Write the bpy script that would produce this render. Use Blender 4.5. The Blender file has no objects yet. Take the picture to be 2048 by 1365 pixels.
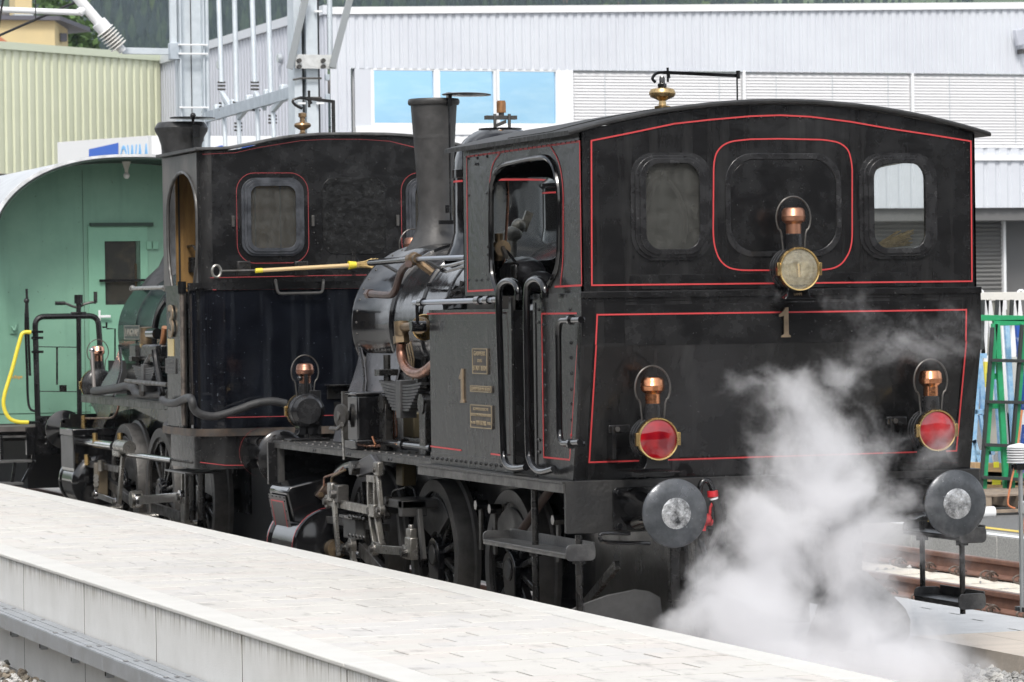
import bpy, bmesh, math, random
from mathutils import Vector, Matrix, noise
from mathutils.geometry import tessellate_polygon
PI = math.pi; R_ = math.radians
scene = bpy.context.scene
COL = scene.collection
random.seed(7)

# ------------------------------------------------------------------ camera
FPX = 7063.39148; YAW = 0.332513556; PIT = 0.00904567531; ROL = -0.0143345865
CP = Vector((-8.22301380, -18.9543921, 2.19897882))
FW = Vector((math.sin(YAW)*math.cos(PIT), math.cos(YAW)*math.cos(PIT), -math.sin(PIT)))
r0 = FW.cross(Vector((0, 0, 1))).normalized(); u0 = r0.cross(FW)
RT = r0*math.cos(ROL)+u0*math.sin(ROL); UP = -r0*math.sin(ROL)+u0*math.cos(ROL)
cam = bpy.data.cameras.new('camera'); cam_o = bpy.data.objects.new('camera', cam); COL.objects.link(cam_o)
m4 = Matrix((RT, UP, -FW)).transposed().to_4x4(); m4.translation = CP; cam_o.matrix_world = m4
cam.sensor_width = 36; cam.lens = FPX/2048*36; cam.clip_end = 6000; cam.clip_start = .5
cam.dof.use_dof = True; cam.dof.focus_distance = 20.5; cam.dof.aperture_fstop = 11
scene.camera = cam_o
# ------------------------------------------------------------------ world, sun, exposure
SUN_EL, SUN_AZ = R_(48), R_(205)      # azimuth: direction the light comes FROM, clockwise from +Y
w = bpy.data.worlds.new('World'); scene.world = w; w.use_nodes = True
nt = w.node_tree; nt.nodes.clear()
sky = nt.nodes.new('ShaderNodeTexSky'); sky.sky_type = 'NISHITA'; sky.sun_disc = False
sky.sun_elevation = SUN_EL; sky.sun_rotation = SUN_AZ; sky.air_density = 1.2; sky.dust_density = 4; sky.ozone_density = 1.5
hsv = nt.nodes.new('ShaderNodeHueSaturation'); hsv.inputs['Saturation'].default_value = .42
tc = nt.nodes.new('ShaderNodeTexCoord'); mp = nt.nodes.new('ShaderNodeMapping'); mp.inputs['Scale'].default_value = (1, 1, 2.5)
nz = nt.nodes.new('ShaderNodeTexNoise'); nz.inputs['Scale'].default_value = 2.2; nz.inputs['Detail'].default_value = 7; nz.inputs['Roughness'].default_value = .6
rp = nt.nodes.new('ShaderNodeValToRGB'); rp.color_ramp.elements[0].position = .4; rp.color_ramp.elements[1].position = .62
mx = nt.nodes.new('ShaderNodeMix'); mx.data_type = 'RGBA'; mx.inputs[7].default_value = (7.6, 7.9, 8.4, 1)
bg = nt.nodes.new('ShaderNodeBackground'); bg.inputs['Strength'].default_value = .12
wo = nt.nodes.new('ShaderNodeOutputWorld'); lk = nt.links.new
lk(tc.outputs['Generated'], mp.inputs[0]); lk(mp.outputs[0], nz.inputs['Vector']); lk(nz.outputs[0], rp.inputs[0])
lk(rp.outputs[0], mx.inputs[0]); lk(sky.outputs[0], hsv.inputs['Color']); lk(hsv.outputs[0], mx.inputs[6]); lk(mx.outputs[2], bg.inputs[0]); lk(bg.outputs[0], wo.inputs[0])
sl = bpy.data.lights.new('sun', 'SUN'); sl.energy = 1.5; sl.angle = R_(14); sl.color = (1, .96, .9)
so = bpy.data.objects.new('sun', sl); COL.objects.link(so)
sd = Vector((math.sin(SUN_AZ)*math.cos(SUN_EL), math.cos(SUN_AZ)*math.cos(SUN_EL), math.sin(SUN_EL)))
so.rotation_euler = sd.to_track_quat('Z', 'Y').to_euler(); so.location = (0, 0, 60)
scene.view_settings.view_transform = 'Standard'; scene.view_settings.look = 'None'; scene.view_settings.gamma = 1
scene.view_settings.use_curve_mapping = False; scene.view_settings.exposure = .62
scene.render.engine = 'CYCLES'
scene.cycles.max_bounces = 14; scene.cycles.diffuse_bounces = 4; scene.cycles.glossy_bounces = 4; scene.cycles.volume_bounces = 12; scene.cycles.transparent_max_bounces = 12
scene.cycles.use_denoising = True; scene.cycles.volume_max_steps = 256; scene.cycles.volume_step_rate = 1.0

# ------------------------------------------------------------------ where a line of sight meets a real plane
def hit(px, py, n, d):
    v = FW*FPX + RT*(px-1024) + UP*(682.5-py); n = Vector(n)
    return CP + v*((d-n.dot(CP))/n.dot(v))
def SX(px, py, X): return hit(px, py, (1, 0, 0), X)
def RY(px, py, Y): return hit(px, py, (0, 1, 0), Y)
def GZ(px, py, Z): return hit(px, py, (0, 0, 1), Z)

# ------------------------------------------------------------------ materials
MATS = {}
def mat(name, c, rough=.5, metal=0, c2=None, sc=6, lo=.4, hi=.65, bump=0, bsc=20, rv=0, coat=0, stretch=(1, 1, 1), spec=.5, det=5, coat_r=.1, bdist=.01, speck=None, streak=None):
    if name in MATS: return MATS[name]
    m = bpy.data.materials.new(name); m.use_nodes = True; n = m.node_tree; b = n.nodes['Principled BSDF']
    b.inputs['Base Color'].default_value = (*c, 1); b.inputs['Roughness'].default_value = rough; b.inputs['Metallic'].default_value = metal
    b.inputs['Specular IOR Level'].default_value = spec
    b.inputs['Coat Weight'].default_value = coat; b.inputs['Coat Roughness'].default_value = coat_r
    if c2 or rv or bump or speck or streak:
        t = n.nodes.new('ShaderNodeTexCoord'); mpn = n.nodes.new('ShaderNodeMapping'); mpn.inputs['Scale'].default_value = stretch
        n.links.new(t.outputs['Object'], mpn.inputs[0])
    if c2 or rv:
        a = n.nodes.new('ShaderNodeTexNoise'); a.inputs['Scale'].default_value = sc; a.inputs['Detail'].default_value = det; a.inputs['Roughness'].default_value = .65
        n.links.new(mpn.outputs[0], a.inputs['Vector'])
        ra = n.nodes.new('ShaderNodeMapRange'); ra.inputs[1].default_value = lo; ra.inputs[2].default_value = hi; n.links.new(a.outputs[0], ra.inputs[0])
        if c2:
            x = n.nodes.new('ShaderNodeMix'); x.data_type = 'RGBA'; x.inputs[6].default_value = (*c, 1); x.inputs[7].default_value = (*c2, 1)
            n.links.new(ra.outputs[0], x.inputs[0]); n.links.new(x.outputs[2], b.inputs['Base Color'])
        if rv:
            r2 = n.nodes.new('ShaderNodeMapRange'); r2.inputs[3].default_value = max(.02, rough-rv); r2.inputs[4].default_value = rough+rv
            n.links.new(ra.outputs[0], r2.inputs[0]); n.links.new(r2.outputs[0], b.inputs['Roughness'])
    def over(noise_scale, vec_scale, t0, t1, col, amt, det_=3):
        mm = n.nodes.new('ShaderNodeMapping'); mm.inputs['Scale'].default_value = vec_scale; n.links.new(t.outputs['Object'], mm.inputs[0])
        e = n.nodes.new('ShaderNodeTexNoise'); e.inputs['Scale'].default_value = noise_scale; e.inputs['Detail'].default_value = det_; e.inputs['Roughness'].default_value = .6; n.links.new(mm.outputs[0], e.inputs['Vector'])
        g = n.nodes.new('ShaderNodeMapRange'); g.inputs[1].default_value = t0; g.inputs[2].default_value = t1; g.inputs[4].default_value = amt; n.links.new(e.outputs[0], g.inputs[0])
        x = n.nodes.new('ShaderNodeMix'); x.data_type = 'RGBA'; x.inputs[7].default_value = (*col, 1); bc = b.inputs['Base Color']
        if bc.links: n.links.new(bc.links[0].from_socket, x.inputs[6])
        else: x.inputs[6].default_value = bc.default_value[:]
        n.links.new(g.outputs[0], x.inputs[0]); n.links.new(x.outputs[2], bc)
    if streak: over(streak[0], (1, 1, .09), streak[1], streak[1]+.18, streak[2], streak[3], 6)
    if speck: over(speck[0], (1, 1, 1), speck[1], speck[1]+.02, speck[2], speck[3], 2)
    if bump:
        q = n.nodes.new('ShaderNodeTexNoise'); q.inputs['Scale'].default_value = bsc; q.inputs['Detail'].default_value = 4
        n.links.new(mpn.outputs[0], q.inputs['Vector']) if stretch == (1, 1, 1) else n.links.new(t.outputs['Object'], q.inputs['Vector'])
        bp_ = n.nodes.new('ShaderNodeBump'); bp_.inputs['Strength'].default_value = bump; bp_.inputs['Distance'].default_value = bdist
        n.links.new(q.outputs[0], bp_.inputs['Height']); n.links.new(bp_.outputs[0], b.inputs['Normal'])
    MATS[name] = m; return m
def glass_mat(name, tint, rough=.02, dirt=.08, dirtc=(.3, .3, .28)):
    m = bpy.data.materials.new(name); m.use_nodes = True; n = m.node_tree; n.nodes.clear(); L = n.links.new
    o = n.nodes.new('ShaderNodeOutputMaterial'); t = n.nodes.new('ShaderNodeBsdfTransparent'); t.inputs[0].default_value = (*tint, 1)
    g = n.nodes.new('ShaderNodeBsdfGlossy'); g.inputs['Roughness'].default_value = rough
    d = n.nodes.new('ShaderNodeBsdfDiffuse'); d.inputs[0].default_value = (*dirtc, 1)
    f = n.nodes.new('ShaderNodeFresnel'); f.inputs[0].default_value = 1.5
    x1 = n.nodes.new('ShaderNodeMixShader'); x2 = n.nodes.new('ShaderNodeMixShader')
    nz_ = n.nodes.new('ShaderNodeTexNoise'); nz_.inputs['Scale'].default_value = 7; nz_.inputs['Detail'].default_value = 6
    ml = n.nodes.new('ShaderNodeMath'); ml.operation = 'MULTIPLY'; ml.inputs[1].default_value = dirt*2
    L(nz_.outputs[0], ml.inputs[0]); L(ml.outputs[0], x1.inputs[0]); L(t.outputs[0], x1.inputs[1]); L(d.outputs[0], x1.inputs[2])
    L(f.outputs[0], x2.inputs[0]); L(x1.outputs[0], x2.inputs[1]); L(g.outputs[0], x2.inputs[2]); L(x2.outputs[0], o.inputs[0])
    MATS[name] = m; return m
K = mat('black_paint', (.008, .008, .0085), .27, 0, (.020, .020, .0205), 3.5, .45, .75, .35, 4, .09, 0, spec=.4, bdist=.012, speck=(55, .72, (.12, .12, .12), .5))
KR = mat('black_paint_rear', (.009, .009, .0095), .25, 0, (.021, .021, .0215), 2.6, .45, .8, .45, 6, .08, spec=.42, bdist=.010, speck=(60, .72, (.10, .10, .10), .4), streak=(9, .52, (.035, .035, .035), .6))
KG = mat('black_gloss', (.004, .004, .0045), .14, 0, (.010, .010, .011), 5, .4, .8, .14, 5, .06, spec=.6, coat=.3)
KB = mat('polished_boiler_black', (.004, .004, .0045), .13, 0, (.010, .010, .012), 4, .4, .8, .25, 3.5, .06, spec=.6, coat=.25, coat_r=.08, bdist=.014)
KD = mat('black_oily', (.008, .008, .008), .33, 0, (.020, .018, .016), 9, .4, .7, .4, 30, .14)
KS = mat('soot_black', (.010, .010, .010), .55, 0, (.025, .024, .024), 6, .4, .7, .3, 22, .1)
KT = mat('black_dusty', (.013, .013, .0135), .29, 0, (.036, .035, .034), 3.4, .45, .78, .25, 14, .1, stretch=(1, 1, .5), streak=(9, .56, (.075, .074, .07), .35), speck=(50, .70, (.22, .22, .21), .6))
KN = mat('blue_black_tank', (.0035, .004, .006), .13, 0, (.009, .011, .016), 4, .42, .8, .4, 4, .07, spec=.55, bdist=.010, speck=(48, .70, (.16, .18, .21), .5), streak=(7, .54, (.03, .034, .04), .6), coat=.2)
KM = mat('hammered_plate', (.007, .007, .007), .22, 0, (.016, .016, .016), 20, .4, .7, .3, 15, .05, bdist=.012)
WFP = mat('window_frame_paint', (.014, .014, .015), .24, 0, (.03, .03, .031), 10, .4, .7, .1, 20, .06, coat=.3)
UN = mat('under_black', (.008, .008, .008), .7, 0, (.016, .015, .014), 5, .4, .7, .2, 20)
ST = mat('worked_steel', (.30, .29, .27), .36, .85, (.16, .15, .13), 14, .4, .7, .15, 60, .1)
SS = mat('bright_steel', (.55, .55, .56), .2, 1, (.35, .34, .33), 12, .45, .8, 0, 0, .08)
SD = mat('dull_steel', (.13, .125, .12), .45, .7, (.06, .056, .05), 10, .35, .65, .2, 40, .1)
RED = mat('red_lining', (.50, .045, .048), .45)
REDV = mat('red_valve_paint', (.55, .03, .04), .35, 0, (.25, .02, .02), 12)
CU = mat('copper', (.72, .33, .17), .24, 1, (.50, .20, .10), 9, .4, .7, .1, 40, .08)
CUD = mat('aged_copper', (.36, .18, .12), .34, .9, (.16, .09, .07), 8, .4, .7, .1, 30, .1)
BR = mat('brass', (.70, .50, .22), .28, 1, (.42, .28, .12), 12, .4, .7, 0, 0, .08)
BRD = mat('dull_brass', (.24, .175, .105), .42, .75, (.13, .10, .07), 14, .4, .7, .1, 50)
LET = mat('letter_brass', (.36, .29, .19), .45, .5)
PLQ = mat('plate_ground', (.05, .045, .04), .5, .3, (.10, .085, .07), 20)
RUB = mat('rubber_hose', (.022, .022, .023), .55, 0, (.04, .04, .04), 20, bump=.2, bsc=60)
GLZ = glass_mat('window_glass', (.93, .95, .94), .02, .06)
GLD = glass_mat('dusty_lightened_glass', (.82, .83, .81), .04, .20, (.22, .22, .205))  # dust film, its pale tone raised to lighten the dim cab behind
REDG = mat('red_lens', (.13, .001, .006), .08, 0, (.44, .008, .012), 6, .40, .72, coat=1, coat_r=.03, det=2)
CLG = glass_mat('lamp_glass', (.95, .93, .85), .03, .22, (.75, .70, .55))
GALV = mat('galvanised_steel', (.46, .50, .53), .45, .35, (.60, .64, .67), 18, .35, .65, .05, 40, .08)
WHITE = mat('white_paint', (.78, .79, .80), .5)
WOOD = mat('wood', (.52, .36, .20), .55, 0, (.36, .23, .12), 6, stretch=(8, 8, 1))

# ------------------------------------------------------------------ mesh builder
def frame(axis):
    a = Vector(axis).normalized(); b = Vector((0, 0, 1)) if abs(a.z) < .9 else Vector((1, 0, 0))
    x = a.cross(b).normalized(); return x, a.cross(x).normalized(), a
class M:
    def __init__(s): s.v = []; s.f = []
    def add(s, vs, fs):
        o = len(s.v); s.v += [tuple(v) for v in vs]; s.f += [tuple(i+o for i in f) for f in fs]; return s
    def bx(s, x0, x1, y0, y1, z0, z1):
        return s.add([(x, y, z) for x in (x0, x1) for y in (y0, y1) for z in (z0, z1)],
                     [(0, 1, 3, 2), (4, 6, 7, 5), (0, 4, 5, 1), (2, 3, 7, 6), (0, 2, 6, 4), (1, 5, 7, 3)])
    def obox(s, c, ax, ay, az, sx, sy, sz):
        c = Vector(c); ax, ay, az = Vector(ax).normalized()*sx/2, Vector(ay).normalized()*sy/2, Vector(az).normalized()*sz/2
        return s.add([c+ax*i+ay*j+az*k for i in (-1, 1) for j in (-1, 1) for k in (-1, 1)],
                     [(0, 1, 3, 2), (4, 6, 7, 5), (0, 4, 5, 1), (2, 3, 7, 6), (0, 2, 6, 4), (1, 5, 7, 3)])
    def beam(s, p0, p1, wd, th, up=(0, 0, 1)):
        p0, p1 = Vector(p0), Vector(p1); a = (p1-p0).normalized(); u = Vector(up); x = a.cross(u)
        if x.length < 1e-4: x = a.cross(Vector((1, 0, 0)))
        x.normalize(); u = x.cross(a); return s.obox((p0+p1)/2, a, x, u, (p1-p0).length, wd, th)
    def loft(s, secs, closed=True, caps=True):
        n = len(secs[0]); o = len(s.v)
        for q in secs: s.v += [tuple(p) for p in q]
        for i in range(len(secs)-1):
            for j in range(n if closed else n-1):
                k = (j+1) % n; s.f.append((o+i*n+j, o+i*n+k, o+(i+1)*n+k, o+(i+1)*n+j))
        if caps == 'strip' and closed:
            for e in (0, len(secs)-1): s.f += [(o+e*n+j, o+e*n+j+1, o+e*n+n-2-j, o+e*n+n-1-j) for j in range(n//2-1)]
        elif caps and closed: s.f.append(tuple(o+j for j in range(n))); s.f.append(tuple(o+(len(secs)-1)*n+j for j in reversed(range(n))))
        return s
    def tube(s, pts, r, n=8, closed=False):
        pts = [Vector(p) for p in pts]; rs = r if isinstance(r, (list, tuple)) else [r]*len(pts); secs = []; x = None
        for i, p in enumerate(pts):
            a = pts[(i+1) % len(pts)] if (i < len(pts)-1 or closed) else p; b = pts[i-1] if (i or closed) else p
            t = (a-b).normalized()
            if x is None: x = frame(t)[0]
            x = (x-t*x.dot(t)); x = x.normalized() if x.length > 1e-5 else frame(t)[0]
            y = t.cross(x); secs.append([p+(x*math.cos(2*PI*k/n)+y*math.sin(2*PI*k/n))*rs[i] for k in range(n)])
        if closed: secs.append(secs[0])
        return s.loft(secs, caps=not closed)
    def cyl(s, p0, p1, r, n=16, r1=None): return s.tube([p0, p1], [r, r if r1 is None else r1], n)
    def lathe(s, prof, o, axis=(0, 0, 1), n=24, a0=0, a1=2*PI):
        x, y, a = frame(axis); o = Vector(o); full = abs(a1-a0-2*PI) < 1e-6; k = n if full else n+1
        secs = [[o+a*h+(x*math.cos(a0+(a1-a0)*j/n)+y*math.sin(a0+(a1-a0)*j/n))*max(r, 1e-4) for j in range(k)] for r, h in prof]
        return s.loft(secs, closed=full, caps=False)
    def ball(s, c, r, n=8, sq=(1, 1, 1)):
        c = Vector(c); secs = [[c+Vector((math.sin(PI*i/n)*math.cos(2*PI*j/(2*n))*r*sq[0], math.sin(PI*i/n)*math.sin(2*PI*j/(2*n))*r*sq[1], math.cos(PI*i/n)*r*sq[2])) if 0 < i < n else c+Vector((1e-4*math.cos(2*PI*j/(2*n)), 1e-4*math.sin(2*PI*j/(2*n)), r*sq[2]*(1 if i == 0 else -1))) for j in range(2*n)] for i in range(n+1)]
        return s.loft(secs)
    def dome(s, c, nrm, r, h=None, n=6):
        x, y, a = frame(nrm); c = Vector(c); h = h or r*.7
        return s.loft([[c+(x*math.cos(2*PI*j/n)+y*math.sin(2*PI*j/n))*r*q+a*h*g for j in range(n)] for q, g in ((1, -.1), (.8, .6), (.3, 1))])
    def plate(s, loops, fn, t0, t1):
        flat = [p for l in loops for p in l]
        tris = tessellate_polygon([[Vector((p[0], p[1], 0)) for p in l] for l in loops]); n = len(flat)
        vs = [fn(p[0], p[1], t0) for p in flat]+[fn(p[0], p[1], t1) for p in flat]
        fs = [tuple(t) for t in tris]+[tuple(i+n for i in reversed(t)) for t in tris]; o = 0
        for l in loops:
            for i in range(len(l)):
                j = (i+1) % len(l); fs.append((o+i, o+j, o+j+n, o+i+n))
            o += len(l)
        return s.add(vs, fs)
    def ribbon(s, pts, nrm, wd, th=.0015, closed=False):
        # a painted line: strip following pts, lying on a surface whose normal is nrm
        pts = [Vector(p) for p in pts]; nrm = Vector(nrm).normalized(); secs = []; n = len(pts)
        for i, p in enumerate(pts):
            a = (pts[(i+1) % n]-p) if (i < n-1 or closed) else None; b = (p-pts[i-1]) if (i or closed) else None
            da = (a or b).normalized(); db = (b or a).normalized(); t = (da+db).normalized(); sd_ = t.cross(nrm).normalized(); k = 1/max(.4, t.dot(da))
            secs.append([p+sd_*wd/2*k, p+sd_*wd/2*k+nrm*th, p-sd_*wd/2*k+nrm*th, p-sd_*wd/2*k])
        if closed: secs.append(secs[0])
        return s.loft(secs, caps=not closed)
    def mesh(s, name, mats, ang=38, smooth=True):
        me = bpy.data.meshes.new(name); me.from_pydata(s.v, [], s.f)
        b = bmesh.new(); b.from_mesh(me); bmesh.ops.recalc_face_normals(b, faces=b.faces); b.to_mesh(me); b.free()
        for m_ in (mats if isinstance(mats, (list, tuple)) else [mats]): me.materials.append(m_)
        if smooth:
            me.polygons.foreach_set('use_smooth', [True]*len(me.polygons)); me.set_sharp_from_angle(angle=R_(ang))
        return me
    def build(s, name, m_, parent=None, bevel=0, ang=38, kind=None, smooth=True, **props):
        return put(name, s.mesh(name, m_, ang, smooth), parent, bevel, kind, **props)
def put(name, me, parent=None, bevel=0, kind=None, **props):
    o = bpy.data.objects.new(name, me); COL.objects.link(o)
    if parent is not None: attach(o, parent)
    if bevel:
        b = o.modifiers.new('bevel', 'BEVEL'); b.width = bevel; b.segments = 2; b.limit_method = 'ANGLE'; b.angle_limit = R_(40); b.harden_normals = False
    if kind: o['kind'] = kind
    for k, v in props.items(): o[k] = v
    return o
def origin(o):
    v = Vector((0, 0, 0))
    while o is not None: v += o.location; o = o.parent
    return v
def attach(o, parent): o.parent = parent; o.matrix_parent_inverse = Matrix.Translation(-Vector(WORLD.get(parent.name, (0, 0, 0))))
WORLD = {}
def thing(name, label, cat, loc, group=None):
    o = bpy.data.objects.new(name, None); COL.objects.link(o); o.location = loc; o['label'] = label; o['category'] = cat
    o.empty_display_size = .2
    if group: o['group'] = group
    WORLD[o.name] = tuple(loc); return o
def tag(o, label, cat, group=None):
    o['label'] = label; o['category'] = cat
    if group: o['group'] = group
    return o
def dup(o, d=(0, 0, 0), parent=None, mirror=False):
    c = o.copy(); COL.objects.link(c)
    if parent is not None: c.parent = parent; c.matrix_parent_inverse = o.matrix_parent_inverse.copy()
    else: c.location = o.location+Vector(d)
    for ch in [x for x in o.children]: dup(ch, parent=c)
    return c
def rr(x0, x1, z0, z1, r, n=6):
    p = []
    for cx, cz, a in ((x1-r, z1-r, 0), (x0+r, z1-r, 90), (x0+r, z0+r, 180), (x1-r, z0+r, 270)):
        p += [(cx+r*math.cos(R_(a+90*i/n)), cz+r*math.sin(R_(a+90*i/n))) for i in range(n+1)]
    return p
def rear(Y): return lambda u, v, t: Vector((u, Y+t, v))           # plate seen from -Y
def side(X): return lambda u, v, t: Vector((X+t, u, v))           # plate seen from -X
def smooth_path(pts, n=4):
    pts = [Vector(p) for p in pts]; out = []
    for i in range(len(pts)-1):
        p0 = pts[max(0, i-1)]; p1 = pts[i]; p2 = pts[i+1]; p3 = pts[min(len(pts)-1, i+2)]
        for k in range(n):
            t = k/n; out.append(.5*((2*p1)+(p2-p0)*t+(2*p0-5*p1+4*p2-p3)*t*t+(3*p1-p0-3*p2+p3)*t**3))
    return out+[pts[-1]]
def fillet(pts, r, n=5):
    pts = [Vector(p) for p in pts]; out = [pts[0]]
    for i in range(1, len(pts)-1):
        a, b, c = pts[i-1], pts[i], pts[i+1]; rr_ = min(r, (a-b).length*.49, (c-b).length*.49)
        s_, e = b+(a-b).normalized()*rr_, b+(c-b).normalized()*rr_
        out += [s_*(1-t)**2+b*2*t*(1-t)+e*t*t for t in [k/n for k in range(n+1)]]
    return out+[pts[-1]]
def text(name, s, c, right, up, h, m_, parent, wd=None, ext=.002, off=0):
    cu = bpy.data.curves.new(name, 'FONT'); cu.body = s; cu.size = 1; cu.extrude = .5; cu.align_x = 'CENTER'; cu.align_y = 'CENTER'; cu.resolution_u = 3
    if off: cu.offset = off
    o = bpy.data.objects.new(name, cu); COL.objects.link(o); bpy.context.view_layer.update()
    me = bpy.data.meshes.new_from_object(o.evaluated_get(bpy.context.evaluated_depsgraph_get())); bpy.data.objects.remove(o)
    xs = [v.co.x for v in me.vertices]; ys = [v.co.y for v in me.vertices]
    sx = (wd/(max(xs)-min(xs))) if wd else h/.7; sy = h/(max(ys)-min(ys)); cx, cy = (max(xs)+min(xs))/2, (max(ys)+min(ys))/2
    r, u = Vector(right).normalized(), Vector(up).normalized(); nn = r.cross(u); c = Vector(c)
    for v in me.vertices: v.co = c+r*(v.co.x-cx)*sx+u*(v.co.y-cy)*sy+nn*(v.co.z+.5)*ext
    me.materials.clear(); me.materials.append(m_); me.name = name
    return put(name, me, parent)

# ================================================================== ground, tracks, platform
BAL = mat('ballast_ground', (.20, .195, .185), .9, 0, (.34, .33, .31), 30, .35, .65, .8, 60)
gm = M(); gm.add([(-400, -200, -.20), (3200, -200, -.20), (3200, 3200, -.20), (-400, 3200, -.20)], [(0, 1, 2, 3)])
gm.build('ground', BAL, kind='structure', smooth=False)

def stones(name, mats, n, place, smin, smax, seed, label=None):
    rnd = random.Random(seed); b = M(); idx = []
    for i in range(n):
        x, y, z = place(rnd); s = rnd.uniform(smin, smax); q = [rnd.uniform(.55, 1.15) for _ in range(3)]
        rot = Matrix.Rotation(rnd.uniform(0, 6.3), 3, 'Z') @ Matrix.Rotation(rnd.uniform(-.6, .6), 3, 'X')
        pts = []
        for lv, rr0 in ((-.62, .55), (-.1, 1.0), (.42, .78), (.75, .3)):
            k = 6
            for j in range(k):
                a = 2*PI*j/k+lv; rad = rr0*rnd.uniform(.72, 1.15)
                pts.append(rot @ Vector((math.cos(a)*rad*q[0], math.sin(a)*rad*q[1], (lv+rnd.uniform(-.12, .12))*q[2]))*s+Vector((x, y, z)))
        fs = [(l*6+j, l*6+(j+1) % 6, (l+1)*6+(j+1) % 6, (l+1)*6+j) for l in range(3) for j in range(6)]+[tuple(range(5, -1, -1)), tuple(range(18, 24))]
        b.add(pts, fs); idx += [rnd.randrange(len(mats))]*len(fs)
    me = bpy.data.meshes.new(name); me.from_pydata(b.v, [], b.f)
    for m_ in mats: me.materials.append(m_)
    me.polygons.foreach_set('material_index', idx)
    bb = bmesh.new(); bb.from_mesh(me); bmesh.ops.recalc_face_normals(bb, faces=bb.faces); bb.to_mesh(me); bb.free()
    return put(name, me, kind='stuff', label=label or 'crushed stone ballast')
SG = [mat('stone_pale', (.42, .42, .41), .85, 0, (.30, .30, .30), 25, bump=.4, bsc=90), mat('stone_grey', (.26, .26, .26), .85, 0, (.38, .37, .35), 25, bump=.4, bsc=90), mat('stone_light', (.55, .54, .51), .85, 0, (.40, .39, .37), 25, bump=.4, bsc=90)]
SBW = [mat('stone_brown', (.17, .15, .12), .85, 0, (.24, .21, .17), 30, bump=.4, bsc=80), mat('stone_slate', (.12, .12, .11), .8, 0, (.19, .185, .17), 30, bump=.4, bsc=80), mat('stone_buff', (.30, .25, .19), .85, 0, (.22, .19, .15), 30, bump=.4, bsc=80), mat('stone_white', (.55, .54, .52), .8)]
stones('gravel', SBW, 5200, lambda r: (r.uniform(-5.6, -3.66), r.uniform(-1.2, 8.5), r.uniform(-.20, -.155)), .022, .042, 3, 'brown and slate grey track ballast below the platform wall')
stones('gravel', SG, 9000, lambda r: (r.uniform(.78, 4.0), r.uniform(-1.6, 1.9), r.uniform(-.15, -.06)), .022, .048, 4, 'pale angular ballast beside the crossing panels')
stones('gravel', SG, 9000, lambda r: ((lambda x: (x, r.uniform(4, 19), r.uniform(-.21, -.17) if x > 3.4 else -.14))(r.choice((r.uniform(3.0, 3.5), r.uniform(3.5, 6.4), r.uniform(5.6, 6.4))))), .018, .036, 5, 'pale ballast under and around the far track')

RUST = mat('rusty_rail', (.17, .085, .06), .75, .1, (.26, .14, .10), 9, .35, .7, .25, 50, .1)
HEADM = mat('rail_head', (.30, .20, .16), .4, .6, (.22, .12, .09), 10)
def rail_profile(): return [(-.075, -.159), (.075, -.159), (.075, -.147), (.014, -.125), (.009, -.05), (.034, -.038), (.036, -.008), (.028, 0), (-.028, 0), (-.036, -.008), (-.034, -.038), (-.009, -.05), (-.014, -.125), (-.075, -.147)]
CONC = mat('sleeper_concrete', (.55, .51, .44), .9, 0, (.66, .62, .54), 12, .35, .7, .4, 60)
def sleeper_mesh():
    b = M(); secs = []
    for t in (-1.3, -1.28, -1.0, -.86, -.62, -.5, -.25, 0, .25, .5, .62, .86, 1.0, 1.28, 1.3):
        top = -.176 if abs(t) > .6 else (-.130-.018*math.cos(t*1.6)); top = top if abs(t) < 1.29 else -.22
        hump = 0 if .55 < abs(t) < 1.05 else .0
        wd = .15 if abs(t) > .4 else .115
        secs.append([(t, -wd, -.34), (t, wd, -.34), (t, wd*.92, top-.03), (t, wd*.62, top+hump), (t, -wd*.62, top+hump), (t, -wd*.92, top-.03)])
    return b.loft([[Vector(p) for p in s_] for s_ in secs]).mesh('sleeper', CONC)
SLM = sleeper_mesh()
FM = M()
for s_ in (-1, 1):
    FM.bx(s_*.13-.04, s_*.13+.04, -.07, .07, -.168, -.145)
    for q in (-1, 1): FM.tube(smooth_path([(s_*.17, q*.05, -.15), (s_*.19, q*.055, -.115), (s_*.13, q*.06, -.09), (s_*.07, q*.035, -.13)], 3), .009, 6)
    FM.cyl((s_*.125, 0, -.15), (s_*.125, 0, -.085), .016, 8)
CLIPM = FM.mesh('rail_clip', mat('clip_steel', (.10, .065, .05), .6, .4, (.2, .18, .16), 20))
def track(xc, y0, y1, label, visible_clips=True, sy=(0, 0)):
    t = thing('railway_track', label, 'track', (xc, (y0+y1)/2, 0), 'railway tracks')
    t['kind'] = 'structure'
    for s_ in (-.7525, .7525):
        b = M(); b.loft([[Vector((xc+s_+x, y, z)) for x, z in rail_profile()] for y in (y0, y1)])
        r = b.build('rail', RUST, t, ang=30)
        h = M().bx(xc+s_-.03, xc+s_+.03, y0, y1, -.004, .0015); h.build('rail_head', HEADM, r)
    y = sy[0]
    while y < sy[1]:
        o = put('sleeper', SLM, t); o.location = (xc, y, 0)
        if visible_clips:
            for s_ in (-.7525, .7525): c = put('rail_clip', CLIPM, t); c.location = (xc+s_, y, 0)
        y += .6
    return t
track(0, -6, 60, 'track under the two black locomotives beside the platform edge', False, (-1, 8))
track(4.775, -6, 80, 'rusty track beyond the locomotives with pale concrete sleepers', True, (.32, 20))
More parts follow.
